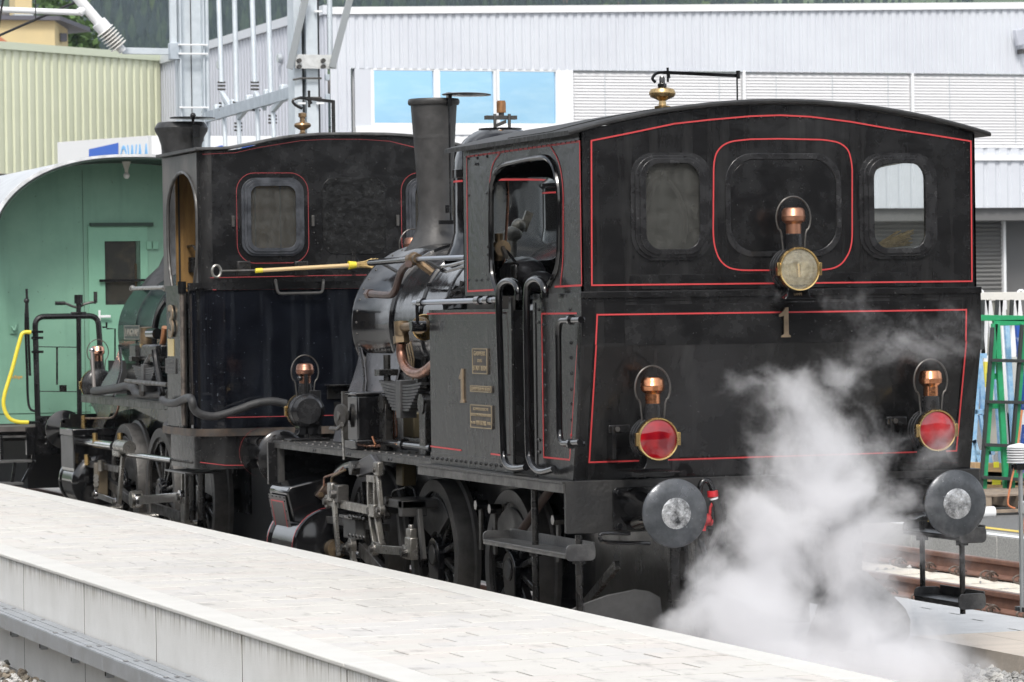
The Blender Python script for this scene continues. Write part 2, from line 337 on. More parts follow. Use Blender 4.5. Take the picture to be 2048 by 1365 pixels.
# level crossing panels
GP = mat('crossing_panel_grey', (.55, .56, .57), .75, 0, (.46, .47, .48), 4, .35, .7, .3, 40)
PP = mat('crossing_panel_tan', (.60, .53, .46), .8, 0, (.50, .45, .39), 3, .35, .7, .3, 40, stretch=(.3, 3, 1))
def panel(x0, x1, y0, y1, m_, label, slots=()):
    t = thing('crossing_panel', label, 'crossing panel', ((x0+x1)/2, y0, -.1), 'crossing panels laid beside the track')
    hole = [[(sx-.012, sy_-.09), (sx+.012, sy_-.09), (sx+.012, sy_+.09), (sx-.012, sy_+.09)] for sx, sy_ in slots]
    b = M().plate([[(x0, y0), (x1, y0), (x1, y1), (x0, y1)]]+hole, lambda u, v, q: Vector((u, v, .05-q)), 0, .16); b.build('slab', m_, t, ang=30)
    if slots:
        for sx, sy_ in slots: M().bx(sx-.011, sx+.011, sy_-.088, sy_+.088, .0, .032).build('lifting_slot', SD, t)
    return t
panel(.8, 2.86, 1.76, 4.6, GP, 'grey panel with lifting slots beside the locomotive steps', [(2.42, 1.86), (2.52, 2.6), (2.6, 3.1), (2.62, 3.6), (1.75, 2.1)])
panel(1.66, 2.10, .02, 1.75, PP, 'tan panel nearer the ballast, left of the sensor mast foot')
panel(2.105, 2.86, -1.0, 1.75, PP, 'tan panel under the sensor mast side of the crossing')
# far low platform
GRAN = mat('granite_kerb', (.30, .30, .29), .85, 0, (.44, .44, .42), 60, .4, .6, .4, 90)
ASP = mat('asphalt', (.12, .12, .12), .9, 0, (.17, .17, .165), 30, .4, .65, .5, 120)
for i in range(14):
    y = 1+i*1.8; M().bx(6.42, 6.72, y+.004, y+1.796, -.3, .07).build('kerb_stone', GRAN, None, .012, kind='structure')
M().bx(6.424, 6.55, .5, 26, .0705, .074).build('edge_line', WHITE, None, kind='structure')
M().bx(6.72, 60, .5, 60, -.3, .062).build('far_platform', ASP, None, kind='structure')
M().bx(6.86, 6.97, .5, 40, .0625, .066).build('safety_line', mat('yellow_line', (.75, .55, .10), .7, 0, (.6, .45, .1), 20), None, kind='structure')

# platform
PAV = [mat('paver_cream', (.61, .59, .555), .85, 0, (.57, .55, .515), 5, .3, .7, .35, 160), mat('paver_rose', (.61, .575, .54), .85, 0, (.57, .54, .505), 5, .3, .7, .35, 160), mat('paver_grey', (.60, .58, .555), .85, 0, (.545, .53, .51), 5, .3, .7, .35, 160)]
for m_ in PAV:      # colour and dirt follow the ground, not the single stone
    n = m_.node_tree; gp = n.nodes.new('ShaderNodeNewGeometry')
    for l_ in [l_ for l_ in n.links if l_.from_node.type == 'TEX_COORD']: to = l_.to_socket; n.links.remove(l_); n.links.new(gp.outputs['Position'], to)
    b_ = n.nodes['Principled BSDF']; src = b_.inputs['Base Color'].links[0].from_socket
    for sc_, vs, t0, t1, amt, cc in ((1.1, (1, .35, 1), .52, .75, .30, (.30, .29, .28)), (7, (1, .5, 1), .57, .70, .5, (.22, .21, .20)), (30, (1, .45, 1), .64, .70, .5, (.12, .12, .12))):
        mm = n.nodes.new('ShaderNodeMapping'); mm.inputs['Scale'].default_value = vs; n.links.new(gp.outputs['Position'], mm.inputs[0])
        e = n.nodes.new('ShaderNodeTexNoise'); e.inputs['Scale'].default_value = sc_; e.inputs['Detail'].default_value = 6; e.inputs['Roughness'].default_value = .65; n.links.new(mm.outputs[0], e.inputs['Vector'])
        g = n.nodes.new('ShaderNodeMapRange'); g.inputs[1].default_value = t0; g.inputs[2].default_value = t1; g.inputs[4].default_value = amt; n.links.new(e.outputs[0], g.inputs[0])
        x = n.nodes.new('ShaderNodeMix'); x.data_type = 'RGBA'; x.inputs[7].default_value = (*cc, 1); n.links.new(src, x.inputs[6]); n.links.new(g.outputs[0], x.inputs[0]); src = x.outputs[2]
    n.links.new(src, b_.inputs['Base Color'])
EDGE = mat('edge_concrete', (.63, .62, .59), .8, 0, (.57, .56, .53), 4, .3, .7, .2, 120)
# wall with dirt runs from the top and vertical rain streaks
WALLM = mat('platform_wall_concrete', (.74, .735, .715), .85, 0, (.66, .655, .63), 3, .35, .7, .15, 90)
n = WALLM.node_tree; b_ = n.nodes['Principled BSDF']; t_ = n.nodes.new('ShaderNodeTexCoord'); m1 = n.nodes.new('ShaderNodeMapping'); m1.inputs['Scale'].default_value = (1, 26, .8)
q1 = n.nodes.new('ShaderNodeTexNoise'); q1.inputs['Scale'].default_value = 1.4; q1.inputs['Detail'].default_value = 8; q1.inputs['Roughness'].default_value = .7
sp = n.nodes.new('ShaderNodeSeparateXYZ'); g1 = n.nodes.new('ShaderNodeMapRange'); g1.inputs[1].default_value = .38; g1.inputs[2].default_value = .50
mu = n.nodes.new('ShaderNodeMath'); mu.operation = 'MULTIPLY'; g2 = n.nodes.new('ShaderNodeMapRange'); g2.inputs[1].default_value = .47; g2.inputs[2].default_value = .72
g3 = n.nodes.new('ShaderNodeMath'); g3.operation = 'POWER'; g3.inputs[1].default_value = 2.2
mxd = n.nodes.new('ShaderNodeMix'); mxd.data_type = 'RGBA'; mxd.inputs[7].default_value = (.20, .17, .11, 1)
L = n.links.new; src = b_.inputs['Base Color'].links[0].from_socket
L(t_.outputs['Object'], m1.inputs[0]); L(m1.outputs[0], q1.inputs['Vector']); L(t_.outputs['Object'], sp.inputs[0]); L(sp.outputs[2], g1.inputs[0]); L(g1.outputs[0], g3.inputs[0])
L(q1.outputs[0], g2.inputs[0]); L(g2.outputs[0], mu.inputs[0]); L(g3.outputs[0], mu.inputs[1]); L(mu.outputs[0], mxd.inputs[0]); L(src, mxd.inputs[6]); L(mxd.outputs[2], b_.inputs['Base Color'])
pf = thing('platform', 'pale concrete station platform with cream pavers beside the locomotives', 'platform', (-2.63, 2, -.2)); pf['kind'] = 'structure'
Y0, Y1 = -8, 24
M().bx(-3.42, -1.84, Y0, Y1, -.3, .535).build('core', CONC, pf)
j = .013
y = 4.53-1.925*6
while y < Y1:
    ya, yb = y+.007, y+1.918
    M().bx(-3.61, -3.43, ya, yb, -.5, .538).build('wall_panel', WALLM, pf, .006)
    M().bx(-3.609, -3.45, yb+.0005, yb+.0135, -.5, .53).build('joint_filler', mat('joint_dark', (.06, .05, .035), .9), pf)
    y += 1.925
y = 4.53-1.925*6
while y < Y1:
    M().bx(-3.625, -3.42, y+.003, y+1.922, .5395, .563).build('edge_slab', EDGE, pf, .006)
    M().bx(-1.85, -1.652, y+.303, y+2.222, .50, .558).build('edge_slab', EDGE, pf, .006)
    y += 1.925
M().bx(-1.80, -1.67, Y0, Y1, -.4, .5).build('track_side_wall', WALLM, pf)
# pavers: .405 across, .245 along, every second course shifted by half
pv = []; rnd = random.Random(2); cy = 0
nco = int((Y1-Y0)/.2455)
for c in range(nco):
    y = Y0+c*.2455; x = -3.41-(.2025 if c % 2 else 0)
    while x < -1.86:
        xa, xb = max(x, -3.41), min(x+.405, -1.855)
        if xb-xa > .03: pv.append((xa+.0045, xb-.0045, y+.0018, y+.2437))
        x += .405
pvm = {}
def pmesh(wd, k):
    key = (round(wd, 3), k)
    if key not in pvm: pvm[key] = M().bx(0, wd, 0, .2415, -.03, 0).mesh('paver', PAV[k], smooth=False)
    return pvm[key]
pv.sort(key=lambda p: (Vector((p[0], p[2], .5))-CP).length if p[2] > -2.9 else 99)
rest = [M(), M(), M()]
for i, (xa, xb, ya, yb) in enumerate(pv):
    k = rnd.choice((0, 0, 1, 2)); z = .556+rnd.uniform(-.0022, .0022)
    if i < 298: o = put('paver', pmesh(xb-xa, k), pf); o.location = Vector((xa, ya, z)); o.modifiers.new('b', 'BEVEL').width = .003
    else: rest[k].bx(xa, xb, ya, yb, .53, z)
for k in range(3): rest[k].build('pavers_beyond', PAV[k], pf, smooth=False, kind='stuff')
# cable tray on the wall
GT = mat('tray_steel', (.36, .38, .40), .42, .55, (.50, .52, .55), 8, .35, .7, .1, 40, .1)
y = 3.2-.98*4-1
ORD = ['eighth', 'seventh', 'sixth', 'fifth', 'fourth', 'third', 'second', 'first']
while y < 5.6:
    t = thing('cable_tray', '%s galvanised cable tray length on the platform wall, counted from the left edge' % ORD.pop(0), 'cable tray', (-3.7, y, .17), 'cable tray lengths along the platform wall')
    M().bx(-3.805, -3.80, y+.003, y+.977, .132, .222).build('side_face', GT, t)
    for k in range(5):
        xx = -3.80+.037*k; M().bx(xx, xx+.033, y+.003, y+.977, .222+.0015*(k % 2), .227+.0015*(k % 2)).build('cover_strip', GT, t, .001)
    for k in range(3): M().bx(-3.79+.06*k, -3.765+.06*k, y+.46, y+.50, .229, .234).build('cover_clip', SS, t)
    M().bx(-3.66, -3.615, y+.54, y+.59, .03, .222).build('bracket', GT, t, .002)
    M().bx(-3.664, -3.66, y+.557, y+.575, .04, .12).build('bracket_slot', UN, t)
    y += .98

# ================================================================== buildings
WCL = mat('white_cladding', (.62, .645, .69), .45, 0, (.57, .59, .64), .5, .4, .7)
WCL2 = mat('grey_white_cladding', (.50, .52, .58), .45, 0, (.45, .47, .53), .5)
BCL = mat('pale_green_cladding', (.62, .64, .48), .5, 0, (.57, .59, .43), .4, .4, .7)
BLIND = mat('white_blinds', (.66, .66, .67), .6)
SKYG = mat('sky_painted_window', (.42, .70, .92), .05, 1, (.50, .76, .94), .8, .45, .7, bump=.05, bsc=1.2, stretch=(1, 1, 4))  # blue sky and pale cloud reflections put into the pane colour
def cladding(A, B, z0, zt, pitch, dep, m_, name, parent, top=.55, inward=None):
    A, B = Vector((*A, 0)), Vector((*B, 0)); d = (B-A); Lg = d.length; d.normalize(); nrm = Vector((d.y, -d.x, 0))
    if inward: nrm = Vector((*inward, 0)).normalized()
    b = M(); k = int(Lg/pitch); pr = []
    for i in range(k+1):
        s0 = i*pitch
        for f, h in ((0, 0), ((1-top)*.5-.05, 0), ((1-top)*.5+.06, 1), ((1-top)*.5+top-.06, 1), ((1-top)*.5+top+.05, 0)):
            s1 = s0+f*pitch
            if s1 <= Lg: pr.append((s1, h*dep))
    secs = []
    for s1, h in pr:
        p = A+d*s1+nrm*h; f = s1/Lg; zz = zt if not callable(zt) else zt(f); secs.append([Vector((p.x, p.y, z0)), Vector((p.x, p.y, zz))])
    n0 = len(b.v)
    for q in secs: b.v += [tuple(p) for p in q]
    for i in range(len(secs)-1): b.f.append((n0+2*i, n0+2*i+2, n0+2*i+3, n0+2*i+1))
    return b.build(name, m_, parent, smooth=False)
wh = thing('warehouse', 'large white corrugated warehouse with window band and blinds behind the locomotives', 'warehouse', (24, 62, 0))
YW = 62
cladding((15.25, YW), (36, YW), 8.0, lambda f: 9.27+.44*f, .222, .035, WCL, 'upper_cladding', wh, .62)
M().beam((15.18, YW+.1, 9.36), (36, YW+.1, 9.80), .4, .17).build('roof_edge', WHITE, wh)
M().bx(15.2, 36.2, YW+.35, YW+14, 9.2, 9.3).build('roof', WCL2, wh)
cladding((15.25, YW), (15.85, YW), 0, 8.0, .222, .035, WCL, 'corner_cladding', wh, .62)
cladding((15.85, YW), (21.3, YW), 0, 6.42, .222, .035, WCL, 'lower_cladding', wh, .62)
# left return wall, running away
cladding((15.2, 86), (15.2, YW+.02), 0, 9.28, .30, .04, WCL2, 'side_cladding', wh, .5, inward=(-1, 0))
M().bx(15.1, 15.3, YW, 86, 9.28, 9.5).build('side_roof_edge', WCL, wh)
for yy, zz in ((74.2, 8.35), (64, 8.0)):
    t = RY(*((428, 130) if yy > 70 else (565, 117)), 72 if yy > 70 else 66)
    M().cyl((15.14, t.y, t.z), (15.05, t.y, t.z), .12, 12).build('wall_lamp', GALV, wh)
M().bx(15.84, 36, YW+.12, YW+.2, 4.6, 8.0).build('wall_core', WHITE, wh)
# windows
for i, (xa, xb) in enumerate(((16.33, 17.83), (17.99, 19.35), (19.50, 20.95))):
    f = M().plate([[(xa-.08, 6.6), (xb+.08, 6.6), (xb+.08, 8.0), (xa-.08, 8.0)], [(xa, 6.7), (xb, 6.7), (xb, 7.96), (xa, 7.96)]], rear(YW-.02), 0, .12).build('window', WHITE, wh)
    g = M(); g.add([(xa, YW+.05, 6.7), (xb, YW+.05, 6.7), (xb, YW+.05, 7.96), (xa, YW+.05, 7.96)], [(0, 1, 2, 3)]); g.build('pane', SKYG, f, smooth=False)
M().bx(15.85, 16.25, YW-.02, YW+.1, 6.6, 8.0).build('window_infill', WCL, wh)
M().bx(15.85, 21.3, YW-.06, YW+.1, 6.42, 6.6).build('window_sill', WHITE, wh)
M().bx(21.03, 21.33, YW-.03, YW+.1, 6.6, 8.0).build('window_infill', WHITE, wh)
M().bx(21.33, 21.39, YW-.05, YW+.1, 4.6, 8.0).build('mullion', WHITE, wh)
for xa, xb in ((21.42, 25.86), (25.96, 30.46), (30.56, 36)):
    b = M(); z = 6.22
    while z < 7.93: b.add([(xa, YW+.03, z), (xb, YW+.03, z), (xb, YW+.05, z+.067), (xa, YW+.05, z+.067)], [(0, 1, 2, 3)]); z += .075
    bl = b.build('blind', BLIND, wh, smooth=False, kind='stuff')
    for f in (.18, .52, .86): M().bx(xa+(xb-xa)*f, xa+(xb-xa)*f+.012, YW-.02, YW-.014, 6.2, 7.95).build('blind_cord', GALV, wh)
for xx in (25.88, 30.48): M().bx(xx, xx+.07, YW-.04, YW+.1, 6.2, 8.0).build('mullion', WHITE, wh)
M().bx(21.3, 36, YW-.05, YW+.12, 6.12, 6.2).build('sill', WHITE, wh)
cladding((21.3, YW), (36, YW), 4.6, 6.12, .34, .04, WCL, 'middle_cladding', wh, .7)
M().bx(30.9, 36, YW-.10, YW-.045, 5.80, 5.94).build('gutter_band', WHITE, wh)
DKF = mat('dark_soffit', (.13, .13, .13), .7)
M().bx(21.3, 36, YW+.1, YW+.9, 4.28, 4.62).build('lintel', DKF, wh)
SHU = mat('shutter_grey', (.16, .16, .155), .5, .2)
b = M(); z = 2.3
while z < 4.28:
    b.loft([[Vector((xx, YW+1.0-.04*math.sin(PI*k/4), z+.105*k/4)) for k in range(5)] for xx in (28.2, 33.45)], closed=False); z += .108
b.build('roller_shutter', SHU, wh, kind='stuff')
M().bx(33.45, 33.52, YW+.85, YW+1.0, 2.0, 4.28).build('shutter_post', WHITE, wh)
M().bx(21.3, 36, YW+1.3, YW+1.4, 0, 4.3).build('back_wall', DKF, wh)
for k in range(12): M().bx(28.4+k*.45, 28.4+k*.45+.40, YW+1.1, YW+1.2, .1, 2.28).build('wall_panel', mat('olive_grey_panel', (.22, .22, .19), .7), wh)
fl = thing('floodlight', 'pale floodlight fixed high on the white cladding at the right', 'floodlight', (33.6, YW-.3, 7.6))
c = RY(2040, 75, YW-.25); M().obox(c, (1, .3, .2), (-.3, 1, 0), (-.2, 0, 1), .30, .12, .42).build('housing', WCL2, fl, .02); M().bx(c.x+.02, c.x+.08, YW-.35, YW-.05, c.z-.42, c.z-.3).build('bracket', SD, fl)
# pale green building
A0 = Vector((9.0, 74.4)); d_ = Vector((.806, .592)); B0 = A0+d_*9.0
gb = thing('green_cladding_building', 'pale green corrugated building at the left behind the carriage', 'building', (A0.x, A0.y, 0))
cladding((A0.x-d_.x*6, A0.y-d_.y*6), (B0.x, B0.y), 6.02, 9.42, .31, .05, BCL, 'cladding', gb, .62)
b = M(); pA = A0-d_*6; b.beam((pA.x+.03, pA.y-.04, 9.46), (B0.x+.03, B0.y-.04, 9.46), .14, .2).build('roof_edge', mat('green_trim', (.56, .60, .46), .5), gb)
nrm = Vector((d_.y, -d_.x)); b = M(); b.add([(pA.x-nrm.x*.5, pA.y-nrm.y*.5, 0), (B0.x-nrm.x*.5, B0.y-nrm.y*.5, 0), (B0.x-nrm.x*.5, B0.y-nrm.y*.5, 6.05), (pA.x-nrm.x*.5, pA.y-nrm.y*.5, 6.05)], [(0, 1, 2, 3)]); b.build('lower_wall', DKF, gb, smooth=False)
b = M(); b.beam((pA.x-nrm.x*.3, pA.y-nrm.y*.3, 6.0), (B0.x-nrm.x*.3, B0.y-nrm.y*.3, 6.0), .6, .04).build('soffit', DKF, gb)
b = M(); b.add([(B0.x, B0.y, 0), (B0.x+1, B0.y+12, 0), (B0.x+1, B0.y+12, 9.4), (B0.x, B0.y, 9.4)], [(0, 1, 2, 3)]); b.build('end_wall', BCL, gb, smooth=False)
# billboard box with blue lettering, showing above the carriage roof
bb = thing('advertising_hoarding', 'white advertising hoarding with blue lettering between carriage and chimney', 'hoarding', (8.0, 50, 0))
M().plate([[(8.05, 0), (16.0, 0), (16.0, 5.76), (8.05, 5.76)]], rear(50), 0, .3).build('front_panel', WHITE, bb)
LB = Vector((8.02, 50.0)); LA = Vector((3.6, 59.5)); dl = (LB-LA).normalized(); nn0 = Vector((-dl.y, dl.x)); LA = Vector(hit(120, 310, (nn0.x, nn0.y, 0), nn0.dot(LA))[:2])
hw = mat('hoarding_white', (.66, .67, .68), .6)
b = M(); b.beam((LA.x, LA.y, 2.88), (LB.x, LB.y, 2.88), .12, 5.76).build('side_panel', hw, bb)
BLUE = mat('sign_blue', (.045, .13, .50), .5); BLL = mat('sign_light_blue', (.20, .45, .75), .5)
nl = Vector((-dl.y, dl.x))*-1
if nl.dot(Vector((CP.x-LA.x, CP.y-LA.y))) < 0: nl = -nl
def LP(px, py): return hit(px, py, (nl.x, nl.y, 0), nl.dot(LA)+.065)
a, c2_, e, f = LP(178, 299), LP(237, 286), LP(237, 340), LP(178, 340)
b = M(); b.v = [tuple(p+Vector((*nl, 0))*.004) for p in (a, c2_, e, f)]; b.f = [(0, 1, 2, 3)]; b.build('blue_field', BLUE, bb, smooth=False)
text('lettering', 'ETHWA', LP(207, 325), (*dl, 0), (0, 0, 1), .5, hw, bb, wd=(LP(231, 300)-LP(184, 300)).length, off=.01)
text('lettering', 'OWAA', LP(270, 319), (*dl, 0), (0, 0, 1), .6, BLL, bb, wd=(LP(299, 300)-LP(241, 300)).length, ext=.01)
p = RY(440, 310, 49.98); text('lettering', 'C', p, (1, 0, 0), (0, 0, 1), .38, BLUE, bb, wd=.28, off=.03)
p = RY(497, 308, 49.98); text('lettering', 'T', p, (1, 0, 0), (0, 0, 1), .34, BLUE, bb, wd=.5, off=.03)
p = RY(815, 300, 49.98); M().bx(p.x-.6, p.x+.6, 49.985, 49.995, p.z, RY(815, 271, 49.98).z).build('blue_field', BLUE, bb)
# yellow house on the left
YH = mat('yellow_render', (.62, .50, .27), .8, 0, (.58, .47, .26), 1); RT_ = mat('roof_slate', (.10, .10, .12), .6); ORG = mat('orange_tile', (.45, .17, .09), .7)
yh = thing('yellow_house', 'yellow rendered house with a flat grey roof and chimney above the green building', 'house', (26, 160, 0))
def q(px, py, Y=160): return RY(px, py, Y)
a, b1, c_ = q(-60, 90).x, q(110, 90).x, q(136, 90, 163).x
zt, zr = q(110, 42).z, q(136, 50).z
b = M(); b.add([(a, 160, 0), (b1, 160, 0), (b1, 160, zt), (a, 160, zt), (c_, 163, 0), (c_, 163, zr)], [(0, 1, 2, 3), (1, 4, 5, 2)]); b.build('wall', YH, yh, smooth=False)
b = M(); b.add([(a, 159.6, zt), (b1+.2, 159.6, zt), (c_+1.2, 163, zr-.1), (c_+1.2, 170, zr+.3), (a, 170, zt+.4), (a, 159.6, zt+.22), (b1+.2, 159.6, zt+.22), (c_+1.2, 163, zr+.12), (c_+1.2, 170, zr+.55), (a, 170, zt+.6)], [(0, 1, 2, 3, 4), (9, 8, 7, 6, 5), (0, 1, 6, 5), (1, 2, 7, 6), (2, 3, 8, 7)]); b.build('roof', RT_, yh, smooth=False)
M().bx(q(42, 40).x, q(76, 40).x, 161.5, 163, zt, zt+3).build('chimney', YH, yh); M().bx(q(42, 40).x-.05, q(76, 40).x+.05, 161.4, 163.1, zt, zt+.45).build('flashing', GALV, yh)
wn = M().bx(b1+(c_-b1)*.38, b1+(c_-b1)*.38+.35, 161.0, 161.6, q(0, 78).z, q(0, 62).z).build('window', RT_, yh)
oh = thing('orange_roofed_house', 'corner of an orange tiled roof below the yellow house', 'house', (24, 150, 0))
b = M(); p0, p1, p2 = q(-60, 60, 150), q(18, 86, 150), q(-2, 72, 150); b.add([(p2.x-6, 150, p2.z+.8), p2, p1, (p1.x, 150, 8), (p2.x-6, 150, 8), (p2.x-6, 156, p2.z+.8), (p2.x, 156, p2.z), (p1.x, 156, p1.z)], [(0, 1, 2, 3, 4), (0, 1, 6, 5), (1, 2, 7, 6)]); b.build('roof', ORG, oh, smooth=False)
# unseen station and shed, added to darken reflections and fill light on the engines
SB = mat('added_station_brown', (.11, .09, .075), .8, 0, (.08, .065, .055), .4); SBG = mat('added_station_glass', (.02, .022, .025), .1)
st_ = thing('added_station_building', 'long brown station building added out of view to darken reflections in the locomotives', 'station', (-24, 0, 0))
M().bx(-32, -24, -45, 50, -.2, 7.5).build('wall', SB, st_); M().bx(-33, -21.5, -46, 51, 7.5, 7.9).build('roof', RTG := mat('added_roof_dark', (.06, .055, .055), .7), st_)
for k in range(14): M().bx(-24.0, -23.94, -42+k*6.4, -39.5+k*6.4, 1, 3.4).build('window', SBG, st_)
gs_ = thing('added_goods_shed', 'dark shed added out of view behind the camera to darken reflections in the locomotives', 'shed', (10, -44, 0))
M().bx(-30, 60, -56, -44, -.2, 8).build('wall', mat('added_shed_dark', (.07, .05, .04), .8, 0, (.045, .035, .03), 1), gs_); M().bx(-31, 61, -57, -42.5, 8, 8.5).build('roof', RTG, gs_)
# ------------------------------------------------------------------ hills and forest
HG = mat('hill_grass', (.07, .11, .045), .9, 0, (.045, .065, .035), .01)
def hz(x, y): return max(0, (y-500)*.145)+14*noise.noise(Vector((x*.006, y*.006, 2)))+5*noise.noise(Vector((x*.02, y*.02, 7)))
b = M(); nx, ny = 60, 40
for j2 in range(ny):
    for i in range(nx): x = -200+i*40; y = 480+j2*45; b.v.append((x, y, hz(x, y)-.5 if y > 485 else -1))
b.f = [(j2*nx+i, j2*nx+i+1, (j2+1)*nx+i+1, (j2+1)*nx+i) for j2 in range(ny-1) for i in range(nx-1)]
b.build('hills', HG, kind='structure')
FC = [mat('conifer_dark', (.014, .028, .028), .9, 0, (.026, .044, .036), .3), mat('conifer_mid', (.028, .050, .034), .9, 0, (.04, .065, .04), .3), mat('broadleaf_brown', (.085, .062, .048), .9, 0, (.06, .05, .035), .3), mat('broadleaf_green', (.06, .095, .035), .9, 0, (.045, .07, .03), .3)]
rnd = random.Random(11); bs = [M() for _ in FC]
for i in range(5200):
    y = rnd.uniform(760, 1330); cx = CP.x+(y-CP.y)*math.tan(YAW); hw_ = (y-CP.y)*.155; x = cx+rnd.uniform(-hw_, hw_); z = hz(x, y)
    g = noise.noise(Vector((x*.012, y*.012, 20))); k = (2 if g > .28 else (rnd.choice((0, 0, 1)))) if rnd.random() > .06 else 3
    if x > cx+hw_*.35 and rnd.random() < .5: k = 3
    h = rnd.uniform(9, 17) if k < 2 else rnd.uniform(7, 11); r = h*rnd.uniform(.17, .25) if k < 2 else h*.34; B = bs[k]; lv = 5 if k < 2 else 4; o = len(B.v); S = 7; a0 = rnd.random()*6
    prof = [(1, .08), (.78, .3), (.58, .52), (.36, .75), (.05, 1)] if k < 2 else [(.6, .15), (1, .45), (.8, .8), (.2, 1)]
    for rr_, hh in prof:
        for s_ in range(S): a = a0+2*PI*s_/S; q_ = rnd.uniform(.6, 1.25); B.v.append((x+math.cos(a)*r*rr_*q_, y+math.sin(a)*r*rr_*q_, z+h*hh+rnd.uniform(-.4, .4)))
    B.f += [(o+l*S+s_, o+l*S+(s_+1) % S, o+(l+1)*S+(s_+1) % S, o+(l+1)*S+s_) for l in range(lv-1) for s_ in range(S)]
for k, B in enumerate(bs): B.build('forest', FC[k], kind='stuff', smooth=False, label=('dark conifer forest on the far hillside', 'mid green conifers on the far hillside', 'bare brown trees among the far conifers', 'fresh green trees on the far hillside')[k])
py = thing('power_pylon', 'pale lattice pylon standing before the wooded hill between the masts', 'pylon', (q(418, 70, 420).x, 420, 0))
px0 = q(418, 70, 420).x; b = M()
for s_ in (-1, 1): b.cyl((px0+s_*.9, 420, 8), (px0+s_*.25, 420, 34), .12, 5)
for i in range(14): z = 18+i*1.2; wv = .9-(z-8)/40; b.cyl((px0-wv*(1 if i % 2 else -1), 420, z), (px0+wv*(1 if i % 2 else -1), 420, z+1.2), .07, 4)
b.build('lattice', GALV, py, smooth=False)
b = M(); [b.cyl((px0-s_, 420, z), (px0+s_, 420, z), .09, 4) for z, s_ in ((24, 1.6), (28.5, 1.3), (32, 1.0))]; b.build('cross_arm', GALV, py, smooth=False)
for (px, py_, Y, h) in ((102, 40, 230, 5), (145, 82, 190, 3.0), (5, 78, 240, 3)):
    c = RY(px, py_, Y); tr = thing('leafy_tree', {102: 'fresh green treetop just above the yellow house roof', 145: 'small green tree at the right corner of the yellow house', 5: 'dark treetop at the left behind the yellow house'}[px], 'tree', (c.x, Y, 0))
    M().cyl((c.x, Y, 0), (c.x, Y, c.z), .25, 7, .1).build('trunk', mat('bark', (.08, .06, .045), .9), tr)
    b = M()
    for i in range(700):
        v = Vector((rnd.gauss(0, .42), rnd.gauss(0, .42), rnd.gauss(0, .4)))*h*.5; p = c+v; u = Vector((rnd.uniform(-1, 1), rnd.uniform(-1, 1), rnd.uniform(-1, 1))).normalized()*.28; w_ = u.cross(Vector((rnd.random(), rnd.random(), 1))).normalized()*.2
        b.add([p-u, p+w_, p+u, p-w_], [(0, 1, 2, 3)])
    b.build('crown', mat('leaf_green', (.09, .16, .04), .8, 0, (.05, .10, .03), 2), tr, smooth=False)

# ================================================================== locomotive 1
L1 = thing('steam_locomotive', 'nearest black steam locomotive numbered 1 with red lining, seen from its cab end', 'locomotive', (0, 0, 0))
def roofz(x, rise=.165, e=3.212, hwid=1.25): return e+rise*(1-(x/hwid)**2)
HX = 1.25
# ---- rear upper sheet with two window openings
top = [(x, roofz(x)-.01) for x in [HX-2*HX*i/24 for i in range(25)]]
w1 = rr(-.872, -.52, 2.52, 3.035, .10, 7); w2 = rr(.565, .918, 2.515, 3.035, .10, 7)
M().plate([[(-HX, 2.285), (HX, 2.285)]+top, w1, w2], rear(0), 0, .014).build('rear_upper_sheet', KR, L1)
M().plate([[(-HX, 2.285), (HX, 2.285)]+top, rr(-1.07, -.60, 2.5, 3.035, .1), rr(.60, 1.07, 2.5, 3.035, .1)], rear(2.13), 0, .014).build('front_cab_sheet', K, L1)
SU = lambda px, py: SX(px, py, -HX)
op = [(SU(*q_).y, SU(*q_).z) for q_ in ((1088, 585), (1103, 565), (1115, 540), (1120, 500), (1120, 400), (1117, 365), (1110, 335), (1100, 320), (1088, 315), (1060, 318), (1030, 325), (1008, 331), (996, 342), (988, 360), (984, 390), (984, 520), (987, 552), (992, 572), (999, 586))]
op = [(y, min(z, 3.09)) for y, z in op]; op[0] = (op[0][0], 2.285); op[-1] = (op[-1][0], 2.285)
for s_ in (-1, 1):
    loop = [(0, 2.285)]+op+[(2.144, 2.285), (2.144, 3.225), (0, 3.225)]
    M().plate([loop], (lambda u, v, t, s_=s_: Vector((s_*(HX-t), u, v))), 0, .012).build('cab_side_sheet', KT if s_ < 0 else K, L1)
    M().tube(smooth_path([(s_*(HX+.006), y, z) for y, z in op], 2), .017, 8).build('doorway_bead', KG, L1)
# window frames: stepped rims
for (x0, x1, z0, z1) in ((-.872, -.52, 2.52, 3.035), (.565, .918, 2.515, 3.035)):
    f = M().plate([rr(x0-.075, x1+.075, z0-.052, z1+.052, .145, 8), rr(x0-.002, x1+.002, z0-.002, z1+.002, .10, 8)], rear(-.012), 0, .014).build('window', WFP, L1, .006)
    M().plate([rr(x0-.052, x1+.052, z0-.036, z1+.036, .13, 8), rr(x0, x1, z0, z1, .10, 8)], rear(-.026), 0, .018).build('window_rim', WFP, f, .006)
    M().plate([rr(x0-.026, x1+.026, z0-.02, z1+.02, .115, 8), rr(x0+.01, x1-.01, z0+.01, z1-.01, .092, 8)], rear(-.036), 0, .016).build('window_rim', WFP, f, .005)
    M().plate([rr(x0+.004, x1-.004, z0+.004, z1-.004, .095, 8)], rear(-.008), 0, .004).build('pane', GLD if x0 < 0 else GLZ, f)
# blanked middle window
M().plate([rr(-.358, .378, 2.482, 3.085, .17, 8), rr(-.325, .345, 2.515, 3.05, .15, 8)], rear(-.007), 0, .009).build('blanked_window_frame', WFP, L1, .003)
M().plate([rr(-.322, .342, 2.518, 3.047, .148, 8)], rear(-.003), 0, .005).build('blanked_window_plate', K, L1, .002)
